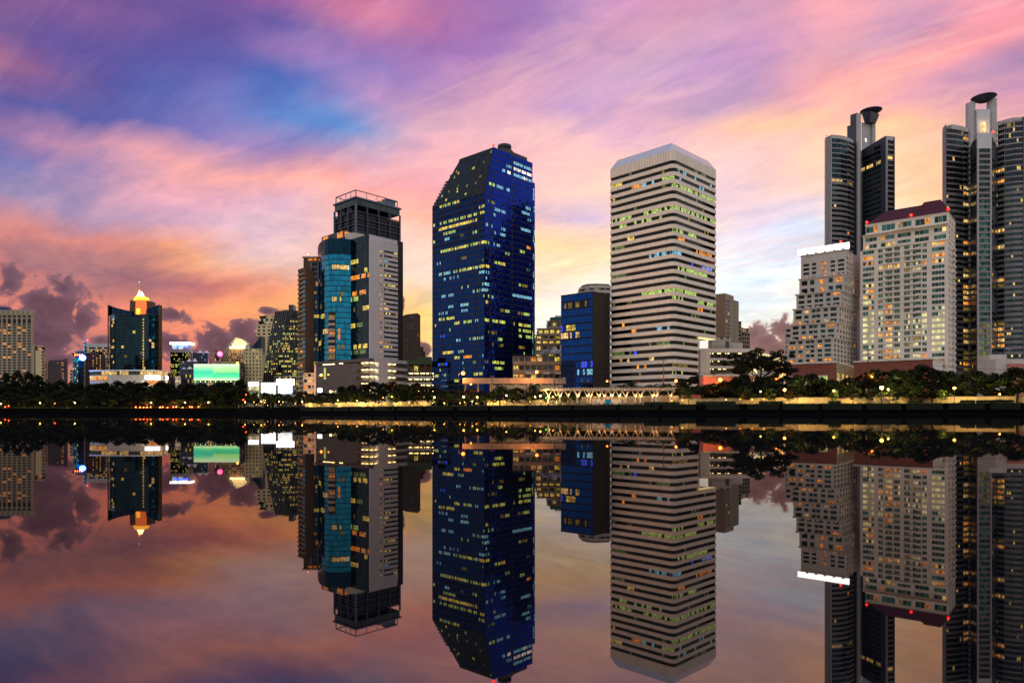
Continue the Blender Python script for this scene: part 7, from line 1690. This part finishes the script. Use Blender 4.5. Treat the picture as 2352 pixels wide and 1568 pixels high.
proto('a', 11, 9, 8, DK, th0=.36); proto('b', 12, 9, 7.5, DK, wild=.5, th0=.4); proto('c', 13, 9, 8.5, DK+['leaf_rust'], th0=.36, wild=.4)
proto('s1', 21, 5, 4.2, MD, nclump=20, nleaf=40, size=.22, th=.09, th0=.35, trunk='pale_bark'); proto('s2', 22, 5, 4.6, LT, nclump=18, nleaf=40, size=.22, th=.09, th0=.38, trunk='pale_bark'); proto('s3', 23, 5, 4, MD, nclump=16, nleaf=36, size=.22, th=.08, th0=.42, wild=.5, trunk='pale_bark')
proto('r', 31, 9, 8, ['leaf_rust', 'leaf_dark', 'leaf_rust'], nclump=26); proto('big', 41, 16, 17, DK, nclump=70, nleaf=80, size=.5, th=.5, th0=.16)
def trees():
    rr = random.Random(5)
    # tall dark belt: (from, to, top row, jitter, distance behind the bank, count, crown width px)
    belts = [(-20,100,888,5,60,7,46,'a'),(0,560,884,12,55,26,44,'b'),(20,560,893,10,30,22,40,'c'),(200,500,880,6,70,10,46,'a'),(0,545,905,5,16,18,34,'a')]
    for x0, x1, top, jit, off, n, wpx, key in belts:
        for k in range(n):
            px = x0+(x1-x0)*(k+.5)/n+rr.uniform(-8, 8); Y = bankY(px)+off+rr.uniform(-6, 6); ty = top+rr.uniform(-jit, jit); h = Z(ty, Y)-G0; w = wpx*rr.uniform(.85, 1.25)/F*Y
            place_tree(rr.choice([key, 'a', 'b', 'c']), px, Y, h, w, 'tall black-green tree' if off > 20 else 'dark rounded tree')
    place_tree('big', 514, bankY(514)+10, Z(876, bankY(514)+10)-G0, 76/F*(bankY(514)+10), 'great round dark tree')
    # small lit trees on the left verge
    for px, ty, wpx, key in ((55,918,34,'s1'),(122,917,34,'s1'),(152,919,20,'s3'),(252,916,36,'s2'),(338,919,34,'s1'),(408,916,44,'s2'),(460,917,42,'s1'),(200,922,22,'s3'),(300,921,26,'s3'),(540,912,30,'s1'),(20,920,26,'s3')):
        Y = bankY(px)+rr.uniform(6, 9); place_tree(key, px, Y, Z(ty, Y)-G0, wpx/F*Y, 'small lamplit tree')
    # middle stretch
    M = [(560,896,34,'a'),(585,902,30,'b'),(612,900,36,'c'),(640,903,30,'a'),(662,906,26,'s1'),(690,898,40,'c'),(716,903,34,'r'),(742,901,34,'a'),(762,906,28,'s2'),(785,888,40,'b'),(808,884,44,'a'),(832,880,44,'c'),(858,876,50,'a'),(884,880,46,'b'),(905,874,44,'c'),(930,884,40,'a'),(952,880,48,'b'),(975,884,40,'c'),
         (1000,888,38,'a'),(1022,897,30,'b'),(1042,902,30,'s1'),(1062,892,40,'r'),(1086,890,36,'c'),(1105,898,34,'a'),(1130,899,36,'b'),(1160,893,44,'r'),(1188,890,36,'a'),(1214,900,34,'c'),(1240,898,30,'b'),(1262,892,36,'a'),(1290,889,38,'c'),(1316,891,34,'a'),(1345,887,38,'b')]
    for px, ty, wpx, key in M:
        Y = bankY(px)+rr.uniform(16, 22); place_tree(key, px, Y, Z(ty, Y)-G0, wpx*1.12/F*Y, 'dark leafy tree' if key != 'r' else 'rusty leaved tree')
    for px in range(600, 1340, 27):
        q = px+rr.uniform(-8, 8); Y = bankY(q)+rr.uniform(9, 12); place_tree(rr.choice(['s1', 's3', 's1', 's2']), q, Y, Z(rr.uniform(899, 910), Y)-G0, rr.uniform(22, 32)/F*Y, 'young slim tree')
    # right stretch
    Rt = [(1560,873,60,'c',24),(1600,862,56,'a',34),(1635,880,54,'b',16),(1668,872,54,'c',18),(1695,868,60,'a',16),(1720,885,50,'a',14),(1745,872,50,'b',20),(1772,880,60,'a',16),(1800,888,56,'c',14),(1835,862,60,'b',16),(1862,858,66,'a',18),(1888,868,60,'c',18),(1915,872,60,'b',14),(1948,866,56,'a',14),(1978,872,50,'r',18),
          (2008,846,64,'c',22),(2030,862,56,'r',16),(2060,848,66,'a',18),(2092,846,66,'c',20),(2120,838,80,'a',22),(2150,848,66,'b',18),(2178,852,60,'a',16),(2206,856,56,'r',22),(2240,852,78,'a',14),(2272,856,60,'r',20),(2300,858,56,'r',16),(2335,844,84,'a',12),(2375,846,84,'c',14),(2420,850,84,'b',18),(1985,858,56,'a',26),(2090,872,60,'b',11),(2140,880,60,'c',12)]
    for px, ty, wpx, key, off in Rt:
        Y = bankY(px)+off; place_tree(key, px, Y, Z(ty, Y)-G0, wpx*1.1/F*Y, 'dark leafy tree' if key != 'r' else 'rusty leaved tree')
    for px, ty in ((1584,884),(1705,886),(1770,892),(1912,892),(1960,886),(2046,893),(2100,896),(2160,892),(2010,890)):
        Y = bankY(px)+rr.uniform(8, 10); place_tree(rr.choice(['s1', 's3', 's2']), px, Y, Z(ty, Y)-G0, rr.uniform(34, 46)/F*Y, 'young slim tree')
    for px in range(2395, 3000, 60): Y = bankY(px)+16; place_tree('a', px, Y, 11, 10, 'dark leafy tree') if px < 2460 else None
    # small trees on the roof decks
    for px, ty, Y, g in ((15,855,640,852),(40,851,640,852),(66,853,640,852),(88,860,640,852)): 
        o = place_tree('a', px, Y, Z(ty, Y)-G0, 30/F*Y, 'broad terrace tree')
trees()
def rain_tree():
    Y = bankY(1745)+34; root = thing('rain_tree', 'spreading umbrella-shaped rain tree with bare forked limbs right of the salmon wall', 'tree', (X(1752, Y), Y, G0))
    rr = random.Random(8); tm = MB(); cl = []; Xo, Yo = root.location.x, Y
    s_ = Y/F; pt = lambda x, y, d=0: Vector((X(x, Y), Y+d, Z(y, Y)))
    base = [pt(1752, 905), pt(1750, 885), pt(1747, 872)]
    for a, c, r0, r1 in zip(base, base[1:], (.7, .6), (.6, .5)): tm.tube(a, c, r0, 'bark', 8, r1)
    def grow(p, q, r, lv):
        m1 = p.lerp(q, .5)+Vector((rr.uniform(-.5,.5), rr.uniform(-.8,.8), rr.uniform(0,.6))); tm.tube(p, m1, r, 'bark', 6, r*.8); tm.tube(m1, q, r*.8, 'bark', 6, r*.6)
        if lv:
            for _ in range(3):
                d = Vector((rr.uniform(-4,4), rr.uniform(-4,4), rr.uniform(.3,2.4))); grow(q, q+d, r*.55, lv-1)
        else: cl.append((q.x, q.y, q.z+.3, rr.uniform(.9, 1.7)))
    for x, y, d in ((1712,850,-3),(1728,842,3),(1742,835,-4),(1757,832,2),(1775,840,-3),(1790,848,4),(1800,853,-2),(1700,856,3)): grow(base[-1], pt(x, y, d), .3, 2)
    for k in range(80):
        t_ = rr.random(); x = 1695+125*t_; y = 829+20*abs(t_-.45)**1.3*2.2+rr.uniform(0, 14); cl.append((*pt(x, y, rr.uniform(-6, 6)),  rr.uniform(.9, 1.8)))
    tm.build('trunk', root); lm = MB(); leaf_cloud(lm, cl, 90, .36, rr, DK, .6); lm.build('crown', root)
rain_tree()
for px, ty, wpx in ((1704,856,52),(1738,861,50),(1776,858,54),(1806,862,46)):
    Y = bankY(px)+27; place_tree(R.choice('abc'), px, Y, Z(ty, Y)-G0, wpx/F*Y, 'dark leafy tree')
def palm_proto():
    rr = random.Random(9); tm = MB(); p = Vector((0,0,-.2))
    for k in range(6): q = Vector((.05*k*rr.uniform(-1,1), .03*k, .9*(k+1))); tm.tube(p, q, .26-.012*k, 'bark', 8, .25-.012*k); p = q
    cm = MB(); top = p
    for k in range(34):
        a = rr.uniform(0, 6.283); up = rr.uniform(-.5, 1.25); L = rr.uniform(2.3, 3.2); prev = top; n = 7; d = Vector((math.cos(a), math.sin(a), up)).normalized(); pos_ = Vector(top)
        for s_ in range(n):
            nx = pos_+d*L/n; cm.tube(pos_, nx, .04, 'leaf_mid', 3, .03); side = d.cross(Vector((0,0,1))).normalized()
            for sg in (-1, 1):
                for j in (0, .5):
                    b_ = pos_.lerp(nx, j); tip = b_+side*sg*(.75*(1-abs(s_/n-.4)))+d*.35+Vector((0,0,-.25)); cm.poly([b_-d*.07, b_+d*.07, tip], 'leaf_mid' if k % 3 else 'leaf_dark')
            pos_ = nx; d = (d+Vector((0,0,-.26))).normalized()
    root = bpy.data.objects.new('palm_tree', None); COL.objects.link(root); t_ = tm.build('trunk'); t_.parent = root; c = cm.build('crown'); c.parent = root; KIDS['palm'] = [t_, c]; PROTO['palm'] = [root, False, 7.6, 5.6]
palm_proto()
for px, ty, wpx, off in ((1148,872,44,14),(1180,884,34,20),(1225,868,44,20),(1322,878,40,17),(1350,880,40,19),(1375,874,44,22),(1428,870,46,20),(1450,862,40,26),(1478,874,44,19),(1500,870,40,24),(1525,868,46,20),(1555,876,40,20),(1612,874,44,17),(1648,872,40,20),(1400,880,38,24)):
    Y = bankY(px)+off; place_tree('palm', px, Y, Z(ty, Y)-G0, wpx/F*Y, 'feathery date palm', 'date palms behind the pergola', 'palm_tree', 'palm')
for px in (2022, 2045, 2058, 2110):     # little palms on the brick podium terrace
    pass

# ================= hedges, walls, fences along the bank
def hedge(px0, px1, off, z0, h, d, kind, mats, dens=15, dip=True):
    rr = random.Random(int(px0*7+px1)); a, c = Bp(px0, off), Bp(px1, off); L = math.hypot(c[0]-a[0], c[1]-a[1]); mb = MB()
    cm = MB(); n = max(2, int(L/1.2))
    for k in range(n):
        t0, t1 = k/n, (k+1)/n; p = (a[0]+(c[0]-a[0])*t0, a[1]+(c[1]-a[1])*t0); q = (a[0]+(c[0]-a[0])*t1, a[1]+(c[1]-a[1])*t1); hh = h*rr.uniform(.8, .95)
        cm.hexa([(p[0], p[1], z0), (q[0], q[1], z0), (q[0], q[1]+d, z0), (p[0], p[1]+d, z0), (p[0], p[1]+.15, z0+hh), (q[0], q[1]+.15, z0+hh), (q[0], q[1]+d-.1, z0+hh), (p[0], p[1]+d-.1, z0+hh)], 'leaf_dark')
    for k in range(int(L*dens)):
        t_ = rr.random(); x = a[0]+(c[0]-a[0])*t_; y = a[1]+(c[1]-a[1])*t_+rr.uniform(-.12, d); z = z0+h*rr.random()**.7+rr.uniform(-.05, .18)
        if rr.random() < .5: y = a[1]+(c[1]-a[1])*t_-rr.uniform(0, .2)
        s = rr.uniform(.09, .2); nv = Vector((rr.gauss(0,1), rr.gauss(-.8,1), rr.gauss(.6,1))).normalized(); u = nv.orthogonal().normalized()*s; v = nv.cross(u)*.7; P_ = Vector((x, y, z)); cm.quad(P_-u, P_-v, P_+u, P_+v, rr.choice(mats))
    o = cm.build('hedge'); later(o, kind, (px0+px1)/2, 'hedge', 'clipped hedges along the lake wall'); return o
def bankside():
    HM = ['hedge_leaf', 'hedge_leaf', 'leaf_mid']
    # planters hanging over the lake wall on the right
    edges = [(690,758),(765,800),(804,852),(858,905),(912,968),(976,1040),(1050,1120),(1128,1205),(1212,1312),(1318,1416),(1424,1512),(1522,1598),(1622,1698),(1718,1790),(1798,1880),(1890,1980),(1992,2072),(2082,2166),(2180,2262),(2276,2345),(2352,2440)]
    for a, c in edges:
        bou = 1212 <= a <= 1424
        hedge(a, c, -.45, G0-1.9, 2.0, .9, 'purple lakeside hedge' if bou and a < 1400 else 'dark lakeside hedge', ['bougainvillea', 'bougainvillea', 'leaf_dark'] if bou and a < 1400 else HM)
    for a, c in ((1480,1560),(1600,1690),(1745,1800),(1905,1932),(2088,2122),(2210,2240),(2246,2330)): hedge(a, c, 3.0, G0, 1.1, 1.0, 'small clipped bush', HM, 18)
    for a, c in ((565,600),(640,700)): hedge(a, c, 2.0, G0, .9, 1.0, 'small clipped bush', HM, 10)
    for a, c in ((-30,110),(110,250),(250,400),(400,545)): hedge(a, c, 13, G0, 3.2, 1.5, 'tall dark shrub hedge', ['leaf_dark', 'leaf_mid'], 10)
    # boundary wall of the park (cream, lit by the lamps), then railings above it
    for i, (p0, p1, off, h, mat_, lab) in enumerate(((700,990,12.5,2.3,'wall_cream','long cream park wall running behind the young trees below the podium'),(1118,1260,14,2.5,'wall_cream','cream park wall left of the pergola'),(1262,1560,14.5,3.4,'old_concrete','tall grey park wall behind the pergola'),(1562,1830,13,2.3,'wall_cream','cream park wall before the salmon walled block'),(1832,2110,13,2.3,'wall_cream','cream park wall before the white buildings, lit by a bright lamp'),(2112,2440,13,2.3,'wall_cream','cream park wall at the right edge of the park'))):
        n = max(2, int((p1-p0)/40)); mb = MB()
        for k in range(n):
            a, c = Bp(p0+(p1-p0)*k/n, off), Bp(p0+(p1-p0)*(k+1)/n, off)
            mb.hexa([(a[0], a[1], G0), (c[0], c[1], G0), (c[0], c[1]+.4, G0), (a[0], a[1]+.4, G0), (a[0], a[1], G0+h), (c[0], c[1], G0+h), (c[0], c[1]+.4, G0+h), (a[0], a[1]+.4, G0+h)], mat_)
        o = mb.build('wall'); tag(o, lab, 'wall')
        cp = MB()
        for k in range(n):
            a, c = Bp(p0+(p1-p0)*k/n, off-.06), Bp(p0+(p1-p0)*(k+1)/n, off-.06); cp.hexa([(a[0], a[1], G0+h), (c[0], c[1], G0+h), (c[0], c[1]+.52, G0+h), (a[0], a[1]+.52, G0+h), (a[0], a[1], G0+h+.14), (c[0], c[1], G0+h+.14), (c[0], c[1]+.52, G0+h+.14), (a[0], a[1]+.52, G0+h+.14)], 'concrete')
        q = cp.build('coping'); q.parent = o
    def fence(p0, p1, off, h, lab, red=False):
        a0 = Bp(p0, off); r = thing('fence', lab, 'fence', (a0[0], a0[1], G0)); a, c = Bp(p0, off), Bp(p1, off); L = math.hypot(c[0]-a[0], c[1]-a[1]); rl = MB(); P_ = lambda t_, z: (a[0]+(c[0]-a[0])*t_, a[1]+(c[1]-a[1])*t_, z)
        n = int(L/.42)
        for k in range(n+1): rl.tube(P_(k/n, G0+2.2), P_(k/n, G0+h), .035, 'black_metal', 4)
        for z in (G0+h-.3, G0+2.5): rl.tube(P_(0, z), P_(1, z), .05, 'black_metal', 4)
        rl.build('railing', r); n = max(1, int(L/9))
        for k in range(n+1): pm = MB(); q = P_(k/n, 0); pm.box(q[0]-.28, q[0]+.28, q[1]-.3, q[1]+.3, G0, G0+h+.35, 'wall_cream'); pm.build('post', r)
        return r
    fence(1510,1625,17,4.9,'black iron railing in front of the orange lit wall right of the pergola'); fence(1680,1815,17,4.9,'black iron railing before the orange lit wall left of the stepped white building')
    fence(1835,1990,17,5.0,'black iron railing before the brick podium of the stepped white building'); fence(2000,2110,17,5.0,'black iron railing behind the brightest park lamp'); fence(2120,2190,17,5.0,'black iron railing below the right end of the brick podium')
    for p0, p1, off, h, m_, lab in ((1505,1640,22,3.9,'salmon_wall','low salmon wall glowing orange behind the railing right of the pergola'),(1665,1825,22,3.9,'salmon_wall','low salmon wall glowing orange behind the railing below the rain tree'),(1828,1905,24,6.0,'wall_cream','pale gatehouse wall before the brick podium'),(2105,2200,21,3.2,'salmon_wall','short strip of orange lit wall behind the trees on the right')):
        a, c = Bp(p0, off), Bp(p1, off); mb = MB(); mb.hexa([(a[0], a[1], G0), (c[0], c[1], G0), (c[0], c[1]+.4, G0), (a[0], a[1]+.4, G0), (a[0], a[1], G0+h), (c[0], c[1], G0+h), (c[0], c[1]+.4, G0+h), (a[0], a[1]+.4, G0+h)], m_); tag(mb.build('wall'), lab, 'wall')
    # elevated expressway parapet behind the palms
    for p0, p1, y0, y1, Yv, m_, lab in ((1062,1300,868,881,330,'old_concrete','pale concrete road parapet at the foot of the deep blue tower'),(1130,1292,884,893,318,'wall_cream','lower lit road wall behind the palms')):
        mb = MB(); a, c = X(p0, Yv), X(p1, Yv); mb.box(a, c, Yv, Yv+3, Z(y1, Yv), Z(y0, Yv), m_)
        for k in range(int((c-a)/6)): mb.box(a+k*6+1, a+k*6+1.8, Yv+.5, Yv+2.5, G0, Z(y1, Yv)-.01, m_)
        tag(mb.build('road_parapet'), lab, 'wall')
bankside()

# ================= lamps
def lamp_kit(name, h, kind, glow, r, arm=0):
    root = bpy.data.objects.new(name, None); COL.objects.link(root); pm = MB(); pm.cyl(0, 0, -.1, .35, .16, .13, 'black_metal', 8); pm.tube((0,0,.3), (0,0,h-.3), .075, 'black_metal', 7, .05)
    if arm: pm.tube((0,0,h-.3), (arm,0,h+.1), .06, 'black_metal', 6, .05)
    p_ = pm.build('post'); p_.parent = root; g = MB(); g.ball((arm,0,h), r, glow, 12, 8); g_ = g.build('globe', smooth=True); g_.parent = root
    c = MB(); c.cyl(arm, 0, h+r*.85, h+r*1.15, r*.6, r*.2, 'black_metal', 8); c_ = c.build('cap'); c_.parent = root
    KIDS[name+glow] = [p_, g_, c_]; PROTO[name+glow] = [root, False, h, 1]
lamp_kit('park_lamp', 4.2, 'a', 'lamp_white', .34); lamp_kit('street_lamp', 12, 'b', 'lamp_orange', .5, 1.2); lamp_kit('bollard_lamp', 1.1, 'c', 'lamp_red', .36); lamp_kit('path_lamp', 3.2, 'd', 'lamp_amber', .22)
def place_lamp(key, px, py, Y, kind, cat, group, power, col, name, s=1.0):
    root, used, ph, _ = PROTO[key]
    if not used: o = root; PROTO[key][1] = True
    else:
        o = root.copy(); COL.objects.link(o)
        for ch in KIDS[key]: c = ch.copy(); COL.objects.link(c); c.parent = o
    h = Z(py, Y)-G0; o.name = name; o.location = (X(px, Y), Y, G0); o.scale = (s, s, h/ph); later(o, kind, px, cat, group)
    # the globe must stay round when the post is stretched
    for ch in o.children:
        if ch.name.startswith(('globe', 'cap')): ch.scale = (1, 1, s*ph/h); ch.location = (0, 0, ph-ph*s*ph/h)
    if power:
        pl = bpy.data.lights.new('light', 'POINT'); pl.energy = power*(1.3 if 'street' in key else 5.5); pl.color = col; pl.shadow_soft_size = .35
        lo = bpy.data.objects.new('light', pl); COL.objects.link(lo); lo.parent = o; lo.location = (0, -.6, ph)
    return o
W_ = (1, .66, .22); O_ = (1, .33, .09); RD = (1, .2, .06)
for px, py in ((92,925),(172,925),(347,924.5),(425,924),(479,923.5),(2,927)):
    place_lamp('park_lamplamp_white', px, py, bankY(px)+3.2, 'yellow park lamp', 'park lamp', 'yellow park lamps by the lake', 900, W_, 'park_lamp', 1.15)
for px, py, pw, s_ in ((563,923,500,.8),(583,923,0,.6),(600,922,900,1),(694,922,1100,1.1),(641,922,500,.8),(776,919,400,.7),(998,912,900,1),(1065,911,1600,1.2),(1096,912,1600,1.2),(1163,908,600,.8),(1241,909,1200,1.1),(1229,911,400,.7),(1549,874,0,1),(1802,895,2400,1.3),(1747,899,500,.7),(1915,897,1000,1),(2025,890,3600,1.7),(2040,894,700,.9),(2192,891,2000,1.2),(820,920,400,.6),(900,911,300,.6),(880,913,0,.5),(2296,905,700,.7)):
    if py > 880: place_lamp('park_lamplamp_white', px, py, bankY(px)+(5.5 if px > 1000 else 6.5), 'yellow park lamp', 'park lamp', 'yellow park lamps by the lake', pw, W_, 'park_lamp', s_)
for px, py, Y, pw, s_ in ((1057,857,330,22000,1.6),(734,861,405,16000,1.4),(754,860,415,3000,.7),(1228,854,322,15000,1.3),(1393,875,300,1500,.7),(1549,874,262,2500,.9),(1647,872,252,5200,1.3),(1775,866,255,9000,1.6),(2000,864,240,2500,.8),(2071,865,262,1500,.8),(1080,882,300,1500,.7),(1795,858,300,900,.7),(1803,861,300,900,.7)):
    place_lamp('street_lamplamp_orange', px-3, py, Y, 'tall orange street lamp', 'street lamp', 'orange sodium street lamps', pw, O_, 'street_lamp', s_*1.05)
for px, py in ((312,934.5),(322,935),(338,935),(346,934.5),(368,935),(374,934.3),(398,934.2),(405,934),(436,933.8),(441,934.6),(456,934),(20,932),(12,934),(126,926),(330,935.2),(385,935.5),(420,935.5),(559,918),(565,906)):
    place_lamp('bollard_lamplamp_red', px, py, bankY(px)+1.2 if px < 500 else bankY(px)+12, 'red-orange waterside lamp', 'bollard lamp', 'red-orange waterside lamps', 420 if 300 < px < 480 else 60, RD, 'bollard_lamp', 1.0)
for px, py in ((608,924),(650,923),(772,927),(800,925),(812,925.5),(828,925),(842,926),(857,925),(874,927),(912,926),(940,925),(968,926),(1020,925),(1085,921),(1130,922),(1270,911),(1262,914)):
    place_lamp('path_lamplamp_amber', px, py, bankY(px)+10, 'low amber path lamp', 'path lamp', 'low amber path lamps', 120, W_, 'path_lamp', 1.0)
rl = random.Random(12)
for k in range(46):
    px = 590+k*27+rl.uniform(-9, 9)
    if 1252 < px < 1540: continue
    Y = bankY(px)+rl.uniform(8, 12)
    if rl.random() < .7 or px < 1500: place_lamp('path_lamplamp_amber', px, rl.uniform(-3, 2)+947-3.2*F/Y*1.35, Y, 'low amber path lamp', 'path lamp', 'low amber path lamps', 0 if k % 3 else 90, W_, 'path_lamp', rl.uniform(.6, 1.0))
pl = place_lamp('path_lamplamp_amber', 1254, 913.5, bankY(1254)+9.5, 'green glowing lamp left of the pergola', 'path lamp', 'low amber path lamps', 0, W_, 'path_lamp', 1.0)
PENDING.pop(); tag(pl, 'green signal light left of the white pergola', 'signal light')
for ch in pl.children:
    if ch.name.startswith('globe'): me = ch.data.copy(); me.materials[0] = MATS['lamp_green']; ch.data = me

# ================= white pergola
def pergola():
    q = zoom(2048,1440,2.297)
    Yf = lambda x: bankY(x)+7.5
    r0 = thing('pergola', 'long white lamplit pergola with forked columns and slatted roof beside the lake', 'pergola', (X(1380, Yf(1380)), Yf(1380), G0))
    cols = [335,412,440,513,598,606,692,720,798,848,917,985,1043,1132,1180,1290,1323,1455]
    for i, zx in enumerate(cols):
        px = q(zx)[0]; Y = Yf(px)+(0 if i % 2 == 0 else 5.5); x = X(px, Y); zt = Z(q(0, 336)[1], Y); zr = Z(q(0, 278)[1], Y)
        c = MB(); c.box(x-.42, x+.42, Y-.42, Y+.42, G0, G0+.9, 'concrete'); c.cyl(x, Y, G0+.9, zt-.25, .24, .22, 'condo_white', 12); c.cyl(x, Y, zt-.25, zt, .5, .55, 'condo_white', 12); c.build('column', r0)
        f = MB()
        for dx, dy in ((-1.5,-.9),(1.5,-.9),(-1.1,1.0),(1.1,1.0)): f.tube((x, Y, zt), (x+dx, Y+dy, zr), .1, 'white_paint', 6, .07)
        f.build('forked_brace', r0)
        l_ = MB(); l_.ball((x+.3, Y-.45, zt+.22), .13, 'lamp_amber', 8, 5); l_.build('uplight', r0)
        pl = bpy.data.lights.new('uplight_lamp', 'POINT'); pl.energy = 420; pl.color = (1, .55, .16); pl.shadow_soft_size = .15
        lo = bpy.data.objects.new('uplight_lamp', pl); COL.objects.link(lo); lo.parent = r0; lo.location = (x+.25-r0.location.x, Y-.5-r0.location.y, zt+.5-G0)
    n = 46; pr = MB(); sl = MB()
    for k in range(n+1):
        px = q(285)[0]+(q(1490)[0]-q(285)[0])*k/n; Y = Yf(px)+1.8; zr = Z(q(0, 278)[1], Y); x = X(px, Y)
        s_ = MB(); s_.tube((x-1.2, Y-3.2, zr-.15), (x+1.2, Y+3.4, zr+1.0), .1, 'white_paint', 5); s_.tube((x+1.2, Y+3.4, zr+1.0), (x+1.6, Y+3.6, zr+1.25), .16, 'white_paint', 5); s_.build('roof_slat', r0)
    for off in (-1.6, .2, 2.0):
        bm_ = MB(); prev = None
        for k in range(20):
            px = q(285)[0]+(q(1490)[0]-q(285)[0])*k/19; Y = Yf(px)+1.8+off; p = (X(px, Y), Y, Z(q(0, 281)[1], Y)+(.12+.18*(off+1.6)))
            if prev: bm_.tube(prev, p, .1, 'white_paint', 5)
            prev = p
        bm_.build('roof_beam', r0)
    for a, c, m_, lab in ((q(735)[0], q(778)[0], 'pale_wall', 'pale notice panel, leftmost under the pergola'), (q(780)[0], q(855)[0], 'condo_white', 'white banner under the pergola left of the teal one'), (q(856)[0], q(920)[0], 'glass_teal', 'teal banner under the pergola'), (q(922)[0], q(1008)[0], 'condo_white', 'white banner under the pergola right of the teal one')):
        Y = Yf((a+c)/2)+5; mb = MB(); z0, z1 = G0+.5, G0+2.3; mb.box(X(a, Y)+.05, X(c, Y)-.05, Y, Y+.1, z0, z1, m_); o = mb.build('banner'); tag(o, lab, 'banner')
        ps = MB(); ps.box(X(a, Y)+.08, X(a, Y)+.18, Y+.11, Y+.21, G0, z1, 'steel'); ps.box(X(c, Y)-.18, X(c, Y)-.08, Y+.11, Y+.21, G0, z1, 'steel'); pc = ps.build('posts'); pc.parent = o
pergola()

# ================= utility poles and cables
def poles():
    spec = [(q10(152)[0], 800, 262, 'between the two white buildings'),(q7(548)[0], 806, 268, 'in front of the white car park'),(q7(155)[0], 856, 275, 'left of the salmon walled block'),(q6(392)[0], 824, 272, 'before the banded tower'),(q5(337)[0], 836, 300, 'left of the cobalt block'),(q7(985)[0], 836, 262, 'at the left foot of the stepped white building'),(q12(212)[0], 842, 250, 'below the rightmost saucer tower'),(q4(385)[0], 862, 322, 'at the foot of the deep blue tower'),(680, 868, 400, 'right of the bright billboards'),(908, 858, 380, 'before the white car park wall')]
    tops = []
    for i, (px, py, Y, w) in enumerate(spec):
        x = X(px, Y); zt = Z(py, Y); r = thing('utility_pole', 'weathered concrete utility pole with cross arms '+w, 'utility pole', (x, Y, G0), 'utility poles along the road')
        m_ = MB(); m_.tube((x, Y, G0-.2), (x, Y, zt), .24, 'wood_pole', 8, .15); m_.build('pole', r)
        for k in range(2): c = MB(); c.box(x-1.1, x+1.1, Y-.08, Y+.08, zt-.6-k*1.5, zt-.45-k*1.5, 'wood_pole'); [c.cyl(x+dx, Y, zt-.45-k*1.5, zt-.2-k*1.5, .07, .05, 'steel', 6) for dx in (-1, -.4, .4, 1)]; c.build('cross_arm', r)
        tops.append((x, Y, zt))
    order = sorted(tops[:8])
    order = [(order[0][0]-40, order[0][1]+20, order[0][2]-1)]+order+[(order[-1][0]+60, order[-1][1]-12, order[-1][2])]
    for i, (a, c) in enumerate(zip(order, order[1:])):
        cb = MB()
        for dz in (-.3, -1.9, -4.2):
            n = 10; prev = None
            for k in range(n+1):
                t_ = k/n; p = (a[0]+(c[0]-a[0])*t_, a[1]+(c[1]-a[1])*t_, a[2]+(c[2]-a[2])*t_+dz-1.3*4*t_*(1-t_))
                if prev: cb.tube(prev, p, .05, 'black_metal', 3)
                prev = p
        o = cb.build('power_line'); later(o, 'black power cables', CX+(a[0]+c[0])/(a[1]+c[1])*F, 'power line', 'power lines strung along the road')
poles()
flush_labels()
for o_ in list(S.objects):      # a lamp shows in the lake through its own glowing globe, not through the light inside it
    if o_.type == 'LIGHT': o_.visible_glossy = False
for k_, (root, used, _a, _b) in list(PROTO.items()):      # drop any kind that was never planted
    if not used:
        for ch in list(root.children): bpy.data.objects.remove(ch)
        bpy.data.objects.remove(root)
